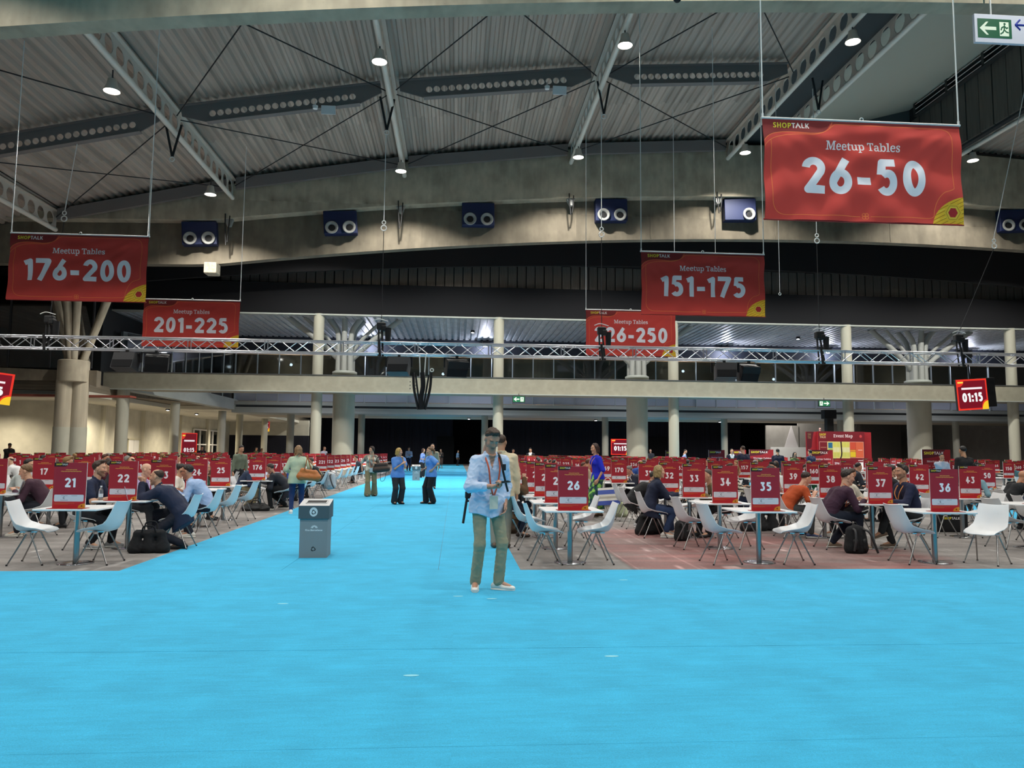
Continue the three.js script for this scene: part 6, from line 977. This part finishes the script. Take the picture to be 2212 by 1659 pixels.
// ---------- the rest of the crowd: a few seated figures, repeated with other clothes and hair ----------
const kinds = [];
{
  const X = 0, Z = 60; // built once, then moved to their first places
  const mk = (q) => { const o = person({ ...writing, cell: 0.024, ...q }, X, 0, 0, 'x'); kinds.push({ o, first: true, style: q.style, fem: !!q.fem }); };
  mk({ h: 1.8, style: 'short', top: jacket(0x222633, 0xd8d8dc), legs: pants(0x191b22), skin: SK[0] }); mk({ h: 1.76, style: 'crop', lean: 0.45, top: shirt(0x9fb6da), legs: pants(0x20242c), skin: SK[1], beard: 0.6 }); mk({ h: 1.68, fem: true, style: 'long', lean: 0.2, top: sweater(0xd9d3c6), legs: pants(0x1c2436), skin: SK[2] });
  mk({ h: 1.84, style: 'quiff', lean: 0.16, yaw: 0.3, top: sweater(0x30323a), legs: pants(0x1b1c22), skin: SK[4] }); mk({ h: 1.7, fem: true, style: 'bob', lean: 0.34, yaw: -0.3, top: { name: 'blouse', color: 0x8a4a4a, off: 0.02 }, legs: pants(0x181a20), skin: SK[0] }); mk({ h: 1.8, style: 'bald', lean: 0.38, build: 1.1, top: shirt(0xc9cbd6), legs: pants(0x23262e), skin: SK[2] }); mk({ h: 1.74, style: 'wavy', lean: 0.26, handR: [0, 1.0, 0.38], gripR: 'fist', dirR: [0, 1, 0], elbowR: [-0.3, -1, 0.2], top: tee(0x6a7686), legs: pants(0x23262e), skin: SK[3] }); mk({ h: 1.68, fem: true, style: 'tail', lean: 0.4, pitch: 0.35, top: jacket(0x4a4e5c, null), legs: pants(0x1c1e26), skin: SK[4] });
}
const TOPS = [['navy', 0x1a2240], ['black', 0x131316], ['white', 0xd9d9d8], ['pale blue', 0x98b0d4], ['grey', 0x6c6f74], ['beige', 0xb7a688], ['dark green', 0x2c4a38], ['burgundy', 0x56202c], ['teal', 0x3d6f7c], ['light grey', 0xa9abae], ['brown', 0x5a4030], ['mid blue', 0x2c4f98]];
const HAIRS = [['dark', 0x1a130f], ['brown', 0x3a2617], ['black', 0x0e0c0c], ['fair', 0x8a6a40], ['grey', 0x85807a], ['chestnut', 0x4e2c1a]];
const combos = []; for (let i = 0; i < 12; i++) for (let j = 0; j < 6; j++) combos.push([i, j]);
let crowd = 0;
function addCrowd(t, s) {
  const kd = kinds[(t.n * 3 + (s > 0 ? 1 : 0) + crowd) % kinds.length], [ti, hi] = [(crowd * 5 + t.n) % 12, (crowd * 7 + t.n * 3) % 6]; crowd++;
  const o = kd.first ? kd.o : kd.o.clone(); if (!kd.first) { o.name = numbered('person'); scene.add(o); } kd.first = false; const dx = rr(0.6, 0.68);
  o.position.set(t.x + s * dx, 0, t.z + rr(-0.05, 0.05)); o.rotation.y = (s < 0 ? 1 : -1) * Math.PI / 2 + rr(-0.15, 0.15); PEOPLE_AT.set(t.n + ':' + s, dx);
  for (const m of o.children) { if (['jacket', 'shirt', 'sweater', 'blouse', 't_shirt'].includes(m.name) && m.material !== paintMat) m.material = cloth(TOPS[ti][1]); if (m.name === 'hair') m.material = hairMat(HAIRS[hi][1]); }
  const g = kd.o.children.find((m) => ['jacket', 'shirt', 'sweater', 'blouse', 't_shirt'].includes(m.name)); const word = g.material === paintMat ? 'dark jacket and white shirt' : TOPS[ti][0] + ' ' + (g.name === 't_shirt' ? 'T-shirt' : g.name);
  tag(o, (kd.style === 'bald' ? 'balding ' : HAIRS[hi][0] + '-haired ') + (kd.fem ? 'woman' : 'man') + ' in a ' + word + ' at table ' + say(t.n) + ', ' + seatSide(t, s), 'person', 'people seated at the tables');
}
// ---------- bins ----------
function recycle(c, cx, cy, r, col) {                 // three chasing arrows
  c.strokeStyle = c.fillStyle = col; c.lineWidth = r * 0.34; c.lineCap = 'butt';
  for (let i = 0; i < 3; i++) { c.save(); c.translate(cx, cy + r * 0.1); c.rotate(i * 2 * Math.PI / 3); c.beginPath(); c.moveTo(-r * 0.62, -r * 0.18); c.lineTo(-r * 0.3, -r * 0.74); c.lineTo(r * 0.14, -r * 0.74); c.stroke(); c.beginPath(); c.moveTo(r * 0.1, -r * 1.0); c.lineTo(r * 0.1, -r * 0.46); c.lineTo(r * 0.5, -r * 0.5); c.closePath(); c.fill(); c.restore(); }
}
const binFace = canvasTex(256, 384, (c, W, H) => {
  c.fillStyle = '#848e92'; c.fillRect(0, 0, W, H); c.strokeStyle = '#e4ebee'; c.lineWidth = 6; for (let i = 0; i < 7; i++) { const a = Math.PI * (1.06 + i * 0.147); c.beginPath(); c.moveTo(134 + Math.cos(a) * 12, 106 + Math.sin(a) * 12); c.lineTo(134 + Math.cos(a) * 32, 106 + Math.sin(a) * 28); c.stroke(); }
  c.fillStyle = '#e4ebee'; c.font = 'bold 23px sans-serif'; c.textAlign = 'center'; c.fillText('Fira Barcelona', 130, 134); recycle(c, 130, 300, 24, '#10181c');
});
const binLid = canvasTex(256, 96, (c, W, H) => { c.fillStyle = '#4b5b62'; c.fillRect(0, 0, W, H); c.fillStyle = '#cfdde2'; c.beginPath(); c.arc(126, 46, 34, 0, 7); c.fill(); recycle(c, 126, 46, 20, '#16323a'); });
const binGrey = std(0x848e92, 0.75), binDark = std(0x4b5b62, 0.7), binTop = std(0xc6c6c6, 0.6), binFaceMat = new THREE.MeshStandardMaterial({ map: binFace, roughness: 0.75 }), binLidMat = new THREE.MeshStandardMaterial({ map: binLid, roughness: 0.7 });
function bin(x, z, turn, label) {
  const o = thing('recycling_bin', label, 'bin', x, 0, z, turn, 'recycling bins'), b = new THREE.BoxGeometry(0.39, 0.58, 0.42).translate(0, 0.296, 0); mesh('body', b, [binGrey, binGrey, binGrey, binGrey, binFaceMat, binGrey], o);
  const side = prism([[-0.225, 0.54], [0.225, 0.56], [0.225, 0.74], [-0.225, 0.82], [-0.225, 0.56]].map(([a, y]) => [-a, y]), 0.42, -0.21).rotateY(Math.PI / 2 * -1);
  const lidG = new THREE.BoxGeometry(0.43, 0.2, 0.46).translate(0, 0.66, 0), p = lidG.attributes.position; for (let i = 0; i < p.count; i++) if (p.getY(i) > 0.7) p.setY(i, p.getZ(i) > 0 ? 0.745 : 0.815); lidG.computeVertexNormals();
  mesh('lid', lidG, [binDark, binDark, binTop, binDark, binLidMat, binDark], o);
  const sl = Math.atan2(0.07, 0.46); mesh('slot', box(0.27, 0.006, 0.17, 0, 0, 0).rotateX(sl).translate(0.01, 0.785, 0.0), black, o); mesh('slot_rim', [box(0.3, 0.008, 0.014, 0, 0, 0.09), box(0.3, 0.008, 0.014, 0, 0, -0.09), box(0.014, 0.008, 0.19, 0.145, 0, 0), box(0.014, 0.008, 0.19, -0.145, 0, 0)].map((g) => g.rotateX(sl).translate(0.01, 0.786, 0)), binTop, o);
}
bin(-2.02, -11.55, 0.03, 'grey recycling bin with dark lid alone on the blue carpet near the tables'); bin(-2.05, -41.0, 0.05, 'grey recycling bin in the aisle behind the two staff members'); bin(-1.68, -50.5, -0.05, 'grey recycling bin farther along, half hidden behind the ponytailed staff member');

// ---------- standing boards and the event map ----------
const boardTex = canvasTex(256, 384, (c, W, H) => {
  c.fillStyle = '#a3232c'; c.fillRect(0, 0, W, H); c.fillStyle = '#5c1420'; c.beginPath(); c.moveTo(0, 0); c.lineTo(W * 0.82, 0); c.bezierCurveTo(W * 0.7, H * 0.2, W * 0.4, H * 0.18, 0, H * 0.22); c.fill(); wordmark(c, 16, 46, 26); c.fillStyle = '#f2e6e6'; c.font = 'bold 26px serif'; c.textAlign = 'center'; c.fillText('Meetup Tables', W / 2 + 8, 118);
  c.fillStyle = '#d9a9a6'; for (let r = 0; r < 7; r++) for (let k = 0; k < 4; k++) c.fillRect(44 + k * 46 + (k > 1 ? 14 : 0), 150 + r * 32, 28, 7); c.strokeStyle = '#c0504c'; c.lineWidth = 2; c.strokeRect(30, 138, 92, 226); c.strokeRect(136, 138, 92, 226);
});
const boardMat = new THREE.MeshStandardMaterial({ map: boardTex, roughness: 0.55 });
function planBoard(x, z, w, h, label, turn = 0) { const o = thing('plan_board', label, 'board', x, 0, z, turn, 'table plan boards'); const g = new THREE.BoxGeometry(w, h - 0.04, 0.05).translate(0, h / 2 + 0.02, 0); mesh('panel', g, [signEdge, signEdge, signEdge, signEdge, boardMat, signRed], o); mesh('foot', span(-w / 2 + 0.08, -w / 2 + 0.14, 0, 0.06, -0.25, 0.25), darkGrey, o); mesh('foot', span(w / 2 - 0.14, w / 2 - 0.08, 0, 0.06, -0.25, 0.25), darkGrey, o); }
planBoard(20.1, -31, 1.22, 1.79, 'large red table plan board standing in the second blue aisle', -0.02);
planBoard(17.25, -50, 1.08, 1.78, 'red table plan board left of the man in the open dark suit'); planBoard(17.3, -46, 0.8, 1.78, 'red table plan board partly hidden behind the man in open dark suit'); planBoard(17.85, -44, 1.45, 1.8, 'red table plan board beside the man in the navy sweater'); planBoard(19.74, -40.4, 1.24, 1.79, 'red table plan board overlapping the event map'); planBoard(14.1, -50, 0.55, 1.72, 'narrow red board beside the slim column');
{
  const tex = canvasTex(512, 480, (c, W, H) => {
    c.fillStyle = '#7c1826'; c.fillRect(0, 0, W, H); c.fillStyle = '#e3d13a'; c.font = 'bold 28px sans-serif'; c.fillText('SHOP', 14, 40); c.fillStyle = '#e8c9a0'; c.fillText('TALK', 18, 64); c.fillStyle = '#f5eaea'; c.font = 'bold 40px serif'; c.fillText('Event Map', 168, 56); c.fillStyle = '#d2494c'; c.beginPath(); c.arc(470, 44, 14, 0, 7); c.fill();
    const r = (col, x, y, w, h) => { c.fillStyle = col; c.fillRect(x, y, w, h); }; c.strokeStyle = '#e7a9a0'; c.lineWidth = 4; c.strokeRect(12, 100, 88, 106); r('#f0c6a0', 24, 150, 64, 3);
    r('#e4dd86', 100, 96, 246, 158); r('#2a6f97', 108, 106, 48, 52); r('#9ec26a', 108, 164, 48, 30); r('#3c9a54', 108, 200, 48, 42); for (let i = 0; i < 5; i++) for (let k = 0; k < 3; k++) r(['#dcd765', '#e9e7b0', '#d4d46a'][k], 164 + i * 36 + (i > 1 ? 6 : 0), 104 + k * 48, 32, 42);
    r('#d8543c', 350, 100, 60, 70); r('#e79a3c', 350, 172, 60, 18); r('#e8c92c', 350, 192, 60, 50); r('#e06a48', 412, 100, 84, 146); c.strokeStyle = '#eab0a0'; c.strokeRect(346, 98, 152, 150); r('#f6dcd2', 436, 172, 48, 5);
    c.strokeStyle = '#2b141c'; c.lineWidth = 14; c.beginPath(); c.moveTo(250, 96); c.lineTo(256, 200); c.quadraticCurveTo(252, 280, 180, 292); c.stroke(); c.fillStyle = '#e9efc9'; c.beginPath(); c.moveTo(170, 300); c.lineTo(250, 300); c.lineTo(248, 340); c.lineTo(200, 392); c.lineTo(170, 350); c.fill(); r('#ffffff', 66, 240, 60, 10); r('#c9a09c', 322, 344, 96, 6); r('#d9cfd0', 434, 270, 84, 8); r('#eef0f2', 446, 290, 56, 110);
  });
  const o = thing('event_map', 'tall dark red event map stand with a coloured hall plan', 'board', 21.66, 0, -42); const g = new THREE.BoxGeometry(2.7, 2.84, 0.16).translate(0, 1.42, 0); mesh('map_panel', g, [signRed, signRed, signRed, signRed, new THREE.MeshStandardMaterial({ map: tex, roughness: 0.55 }), signRed], o);
  const st = canvasTex(128, 512, (c) => { c.fillStyle = '#a3232c'; c.fillRect(0, 0, 128, 512); c.fillStyle = '#5c1420'; c.beginPath(); c.moveTo(0, 0); c.lineTo(90, 0); c.quadraticCurveTo(70, 60, 60, 160); c.lineTo(0, 200); c.fill(); c.fillStyle = '#8a7a50'; c.font = 'bold 34px sans-serif'; c.fillText('SH', 14, 40); c.fillText('TK', 14, 72); c.fillStyle = '#d8b8b8'; for (let y = 180; y < 300; y += 24) c.fillRect(20, y, 8, 14); });
  mesh('side_wing', new THREE.BoxGeometry(0.62, 2.82, 0.1).translate(-1.64, 1.41, -0.14), [signRed, signRed, signRed, signRed, new THREE.MeshStandardMaterial({ map: st, roughness: 0.55 }), signRed], o); mesh('side_wing', span(1.36, 1.84, 0, 2.82, -0.2, -0.1), std(0xa3232c, 0.55), o); mesh('lamp_knob', [cyl(0.04, 0.05, 0.1, 10, -1.2, 2.9, 0), new THREE.SphereGeometry(0.06, 12, 8).translate(-1.2, 2.98, 0)], std(0xd8a8a0, 0.5), o);
}

// ---------- bags and things on tables ----------
const soft = (P, cell, k, w = 0.008) => toGeo([fieldMesh(P, cell, k, { warp: wrinkle(w, (who += 1) * 2.3) })]);
const strapG = (pts, r = 0.011) => tube(pts.map((p) => V(...p)), r, 24, 5);
function backpack(x, z, turn, label, s = 1, y = 0, mat = blackSoft) {
  const o = thing('backpack', label, 'backpack', x, y, z, turn); o.scale.setScalar(s);
  mesh('body', soft([cone([-0.11, 0.08, 0], [-0.09, 0.36, -0.01], 0.1, 0.08), cone([0.11, 0.08, 0], [0.09, 0.36, -0.01], 0.1, 0.08), cone([0, 0.08, 0.02], [0, 0.37, 0], 0.12, 0.1)], 0.014, 0.04), mat, o); mesh('front_pocket', soft([cone([-0.08, 0.1, 0.1], [-0.08, 0.2, 0.1], 0.05), cone([0.08, 0.1, 0.1], [0.08, 0.2, 0.1], 0.05)], 0.014, 0.06, 0.004), mat === blackSoft ? black : mat, o);
  mesh('strap', strapG([[-0.08, 0.4, 0.03], [-0.11, 0.38, 0.14], [-0.12, 0.22, 0.17], [-0.12, 0.05, 0.12]], 0.02), darkGrey, o); mesh('strap', strapG([[0.08, 0.4, 0.03], [0.14, 0.36, 0.14], [0.22, 0.18, 0.16], [0.3, 0.015, 0.14]], 0.02), darkGrey, o); mesh('handle', strapG([[-0.05, 0.44, -0.02], [0, 0.5, -0.02], [0.05, 0.44, -0.02]], 0.012), black, o);
}
function holdall(x, z, turn, w, h, d, mat, label, y = 0, handles = true) {
  const o = thing('handbag', label, 'bag', x, y, z, turn); const a = w / 2 - 0.06, b = d / 2;
  mesh('body', soft([cone([-a, 0.07, 0], [a, 0.07, 0], Math.min(0.075, b), undefined), cone([-a * 0.9, h - 0.06, 0], [a * 0.9, h - 0.06, 0], 0.05), cone([-a, 0.07, 0], [-a * 0.9, h - 0.06, 0], b, 0.05), cone([a, 0.07, 0], [a * 0.9, h - 0.06, 0], b, 0.05), cone([0, 0.08, 0], [0, h - 0.07, 0], b, 0.055)].map((p) => ({ ...p, rb: p.rb ?? p.ra })), 0.013, 0.04), mat, o);
  mesh('zip', span(-a, a, h - 0.014, h, -0.012, 0.012), darkGrey, o); if (handles) for (const s of [-1, 1]) mesh('handle', strapG([[-a * 0.5, h - 0.03, s * 0.05], [-a * 0.35, h + 0.1 * (s > 0 ? 0.5 : 1), s * 0.07], [a * 0.35, h + 0.1 * (s > 0 ? 0.5 : 1), s * 0.07], [a * 0.5, h - 0.03, s * 0.05]], 0.012), mat, o);
}
holdall(-4.52, -11.95, 0.1, 0.5, 0.34, 0.22, blackSoft, 'black leather holdall on the floor by the leaning man in navy suit'); holdall(-5.0, -20.0, 0.05, 0.56, 0.2, 0.26, black, 'flat black bag on the floor under table one-hundred-seventy-six');
backpack(6.32, -11.86, 0.12, 'black backpack on the red floor behind the chair of table thirty-seven', 0.95); backpack(4.02, -13.55, 0.5, 'black backpack lying by the feet of the blond woman', 0.78); holdall(3.72, -14.6, 0.3, 0.5, 0.38, 0.26, blackSoft, 'crumpled black bag under the chair of the blond woman');
holdall(1.12, -14.75, 0.3, 0.42, 0.36, 0.24, std(0x4a3826, 0.7), 'brown leather bag on the floor by the woman in a brown jacket'); holdall(6.15, -15.3, 0.2, 0.7, 0.42, 0.3, blackSoft, 'large black bag under the tables behind sign thirty-five'); holdall(-8.3, -13.9, 0.2, 0.5, 0.24, 0.24, blackSoft, 'black bag on the floor at the frame edge by the plum sweater man');
{ const o = thing('tote_box', 'black tote bag with the pale event name under sign thirty-six', 'bag', 10.05, 0, -15.1, -0.1); mesh('body', rbox(0.62, 0.42, 0.16, 0.03, 0, 0.21, 0), blackSoft, o); mesh('print', new THREE.PlaneGeometry(0.46, 0.12).translate(0, 0.28, 0.081), new THREE.MeshStandardMaterial({ map: canvasTex(256, 64, (c) => { c.fillStyle = '#131316'; c.fillRect(0, 0, 256, 64); wordmark(c, 14, 46, 28, '#e9e6e4'); c.fillStyle = '#131316'; }), roughness: 0.9 }), o); for (const s of [-1, 1]) mesh('handle', strapG([[-0.15, 0.4, s * 0.06], [-0.1, 0.56, s * 0.07], [0.1, 0.56, s * 0.07], [0.15, 0.4, s * 0.06]], 0.01), black, o); }
// bags that are carried
{ const o = thing('handbag', 'tan leather handbag on the shoulder of the woman in the green blazer', 'bag', -3.52, 0.83, -18.98, 0.12); mesh('body', soft([cone([-0.19, 0.08, 0], [0.19, 0.05, 0], 0.09, 0.09), cone([-0.15, 0.22, 0], [0.15, 0.17, 0], 0.05, 0.05), cone([-0.19, 0.08, 0], [-0.15, 0.22, 0], 0.09, 0.05), cone([0.19, 0.06, 0], [0.15, 0.17, 0], 0.09, 0.05)], 0.013, 0.05), std(0xb5682c, 0.5), o); mesh('strap', strapG([[-0.1, 0.24, 0.06], [-0.06, 0.44, 0.05], [-0.05, 0.58, -0.06], [-0.02, 0.44, -0.08], [0.06, 0.22, -0.06]], 0.013), std(0x9c5a28, 0.5), o); }
{ const o = thing('handbag', 'dark brown handbag carried by the woman in the patterned blouse', 'bag', -2.5, 0.8, -26.25, -0.1); mesh('body', soft([cone([-0.18, 0.1, 0], [0.22, 0.14, 0], 0.1, 0.1), cone([-0.15, 0.26, 0], [0.18, 0.28, 0], 0.07, 0.07)], 0.016, 0.05), std(0x3a2a22, 0.6), o); mesh('strap', strapG([[-0.15, 0.3, 0], [-0.12, 0.5, 0.02], [-0.02, 0.52, 0.02], [0.1, 0.33, 0]], 0.014), std(0x2e221c, 0.6), o); mesh('strap', strapG([[0.2, 0.1, 0], [0.12, -0.25, 0], [0.02, -0.28, 0], [-0.02, 0.02, 0]], 0.008), black, o); }
{ const o = thing('tote_bag', 'blue and white striped tote bag carried by the woman in the leafy skirt', 'bag', 3.62, 0.32, -18.05, -0.25); const stripe = canvasTex(64, 64, (c) => ['#e8e4da', '#5366b4', '#5366b4', '#dcd8ce', '#b9b2a4', '#e8e4da', '#4a5cae', '#4a5cae'].forEach((k, i) => { c.fillStyle = k; c.fillRect(0, i * 8, 64, 8); })); const g = new THREE.BoxGeometry(0.52, 0.4, 0.16, 6, 6, 2).translate(0, 0.2, 0), p = g.attributes.position; for (let i = 0; i < p.count; i++) { p.setZ(i, p.getZ(i) * (1.2 - p.getY(i) * 1.5)); p.setY(i, p.getY(i) + 0.08 * p.getX(i)); } g.computeVertexNormals(); mesh('body', g, new THREE.MeshStandardMaterial({ map: stripe, roughness: 0.9 }), o); for (const s of [-1, 1]) mesh('handle', strapG([[-0.14, 0.38, s * 0.04], [-0.08, 0.6, s * 0.02], [0.0, 0.62, s * 0.02], [0.1, 0.4, s * 0.04]], 0.011), std(0xd8d4c8, 0.8), o); }
holdall(3.95, -18.55, -0.3, 0.4, 0.36, 0.2, std(0xb9c09c, 0.85), 'pale green carrier bag standing on the floor by the leafy skirt');
backpack(-4.1, -25.75, -0.6, 'pale grey backpack hanging on the chair of the man in black and tan', 1.15, 0.3, std(0xb9bcc0, 0.7)); backpack(13.85, -19.62, 0, 'black bag hanging at the side of the dark-haired man in black', 0.9, 0.95);
// on the tables
function laptop(x, z, turn, label, lid = 0xb9bcc2, lit = true) { const o = thing('laptop', label, 'laptop', x, 0.7495, z, turn); mesh('base', rbox(0.31, 0.014, 0.215, 0.005, 0, 0.007, 0), alu, o); const l = mesh('lid', rbox(0.31, 0.205, 0.007, 0.003, 0, 0.105, 0).rotateX(-0.25).translate(0, 0.012, -0.105), std(lid, 0.4), o); mesh('display', new THREE.PlaneGeometry(0.29, 0.18).translate(0, 0.105, 0.0045).rotateX(-0.25).translate(0, 0.012, -0.105), new THREE.MeshStandardMaterial({ color: 0x000000, emissive: 0xdfe8ff, emissiveIntensity: 0.9 }), l); }
laptop(-7.62, -13.98, -1.2, 'open laptop with a bright screen in front of the plum sweater man'); laptop(-4.92, -20.35, Math.PI / 2 - 0.9, 'open silver laptop on table one-hundred-seventy-six', 0xd9e2ea); laptop(10.95, -13.5, -2.2, 'open laptop on the knees of the man in the dark navy suit', 0xd9e2ea); laptop(-4.95, -12.4, Math.PI / 2 + 0.5, 'open laptop on table twenty-two beside the leaning man');
const bottleGlass = new THREE.MeshPhysicalMaterial({ color: 0xeaf4f8, roughness: 0.08, transmission: 0.9, thickness: 0.02, ior: 1.33 });
function bottle(x, z, label, cap = 0xe6e9ee) { const o = thing('water_bottle', label, 'bottle', x, 0.7495, z); mesh('body', lathe([[0, 0], [0.031, 0], [0.033, 0.01], [0.033, 0.13], [0.029, 0.16], [0.013, 0.19], [0.013, 0.205], [0, 0.205]], 18), bottleGlass, o); mesh('label', lathe([[0.0335, 0.05], [0.0335, 0.1]], 18), std(0xd9e2ea, 0.6), o); mesh('cap', cyl(0.015, 0.015, 0.02, 12, 0, 0.21, 0), std(cap, 0.5), o); }
bottle(-5.38, -12.24, 'clear water bottle on table twenty-two beside the sign'); bottle(4.12, -13.92, 'clear water bottle beside sign thirty-three'); bottle(4.62, -14.0, 'clear water bottle on the far side of sign thirty-three'); bottle(6.72, -14.4, 'clear water bottle beside the young man in orange', 0x2f7a3c); bottle(6.9, -14.3, 'second water bottle beside the young man in orange');
[[-5.2, -14.1, 'table twenty-three'], [4.1, -14.3, 'table thirty-three in front of the blond woman'], [6.65, -14.05, 'table thirty-eight before the young man in orange'], [-5.0, -15.7, 'table twenty-four'], [6.75, -12.65, 'table thirty-seven']].forEach(([x, z, w]) => { const o = thing('paper_sheet', 'white sheet of paper lying on ' + w, 'paper', x, 0.7495, z, rr(-0.5, 0.5)); mesh('sheet', box(0.21, 0.002, 0.297, 0, 0.001, 0), whitePaint, o); mesh('pen', bar(V(0.08, 0.007, -0.06), V(0.1, 0.007, 0.08), 0.005, 6), black, o); });
{ const o = thing('glasses', 'thin dark glasses worn by the heavy man in light blue shirt', 'glasses', 0, 0, 0); const p = scene.children.find((k) => k.userData.label?.startsWith('heavy man')), J = p.userData.J; o.position.set(p.position.x, 0, p.position.z); o.rotation.y = p.rotation.y; const H = J.H; mesh('rim', [new THREE.TorusGeometry(0.022, 0.0028, 6, 16).translate(0.03, 0, 0), new THREE.TorusGeometry(0.022, 0.0028, 6, 16).translate(-0.03, 0, 0)].map((g) => g.rotateX(0.1).translate(H[0], H[1], H[2] + 0.1)), black, o); mesh('temple', [-1, 1].map((s) => bar(V(H[0] + s * 0.054, H[1], H[2] + 0.1), V(H[0] + s * 0.078, H[1] + 0.012, H[2]), 0.003, 5)), black, o); }
// ---------- crowd, tables, signs and chairs into place ----------
const EMPTY = new Set([21, 26, 27, 29, 34, 35, 36, 44, 45, 48, 49, 185]), FREE = new Set(['24:1', '25:1', '43:1', '43:-1', '50:-1', '28:1', '176:-1', '221:1', '222:1', '223:1', '224:1', '160:-1', '171:1', '170:-1', '177:-1', '31:-1', '31:1', '30:1', '30:-1', '27:1']);
for (const t of byDistance) for (const s of [-1, 1]) {
  if (EMPTY.has(t.n) || FREE.has(t.n + ':' + s) || PEOPLE_AT.has(t.n + ':' + s) || crowd > 104) continue;
  const d = Math.abs(t.z), edge = t.b === 'LA' || t.b === 'RA' ? 0.45 : d < 32 ? 0.72 : 0.42;
  if (!inFrame(t.x + s * 0.64, 1.0, t.z, -8)) continue;
  if (rnd() < edge) addCrowd(t, s);
}
for (const k of kinds) if (k.first) scene.remove(k.o);
for (const t of byDistance) {
  meetingTable(t); tableSign(t);
  const d = Math.abs(t.z); if (d > 38) continue;
  for (const s of [-1, 1]) {
    const dx = PEOPLE_AT.get(t.n + ':' + s), c = CHAIR_AT[t.n + '' + s] ?? CHAIR_AT[t.n + ':' + s] ?? CHAIR_AT['' + t.n + s], turn = (s < 0 ? 1 : -1) * Math.PI / 2;
    if (d > 21.5 && !dx && t.j > 1) continue; if (d > 29 && t.j > 0) continue;
    const x = t.x + (dx ? s * dx : c ? c[0] : s * rr(0.4, 0.52)); if (!inFrame(x, 0.6, t.z, 60)) continue;
    chair(x, t.z + (c && !dx ? c[1] : rr(-0.03, 0.03)), turn + (dx ? 0 : c ? c[2] : rr(-0.12, 0.12)), 'white shell chair on the ' + seatSide(t, s) + ' of table ' + say(t.n), d > 18.5);
  }
}
for (const [x, z, turn, label] of loose) chair(x, z, turn, label, Math.abs(z) > 19);
renderer.render(scene, camera);
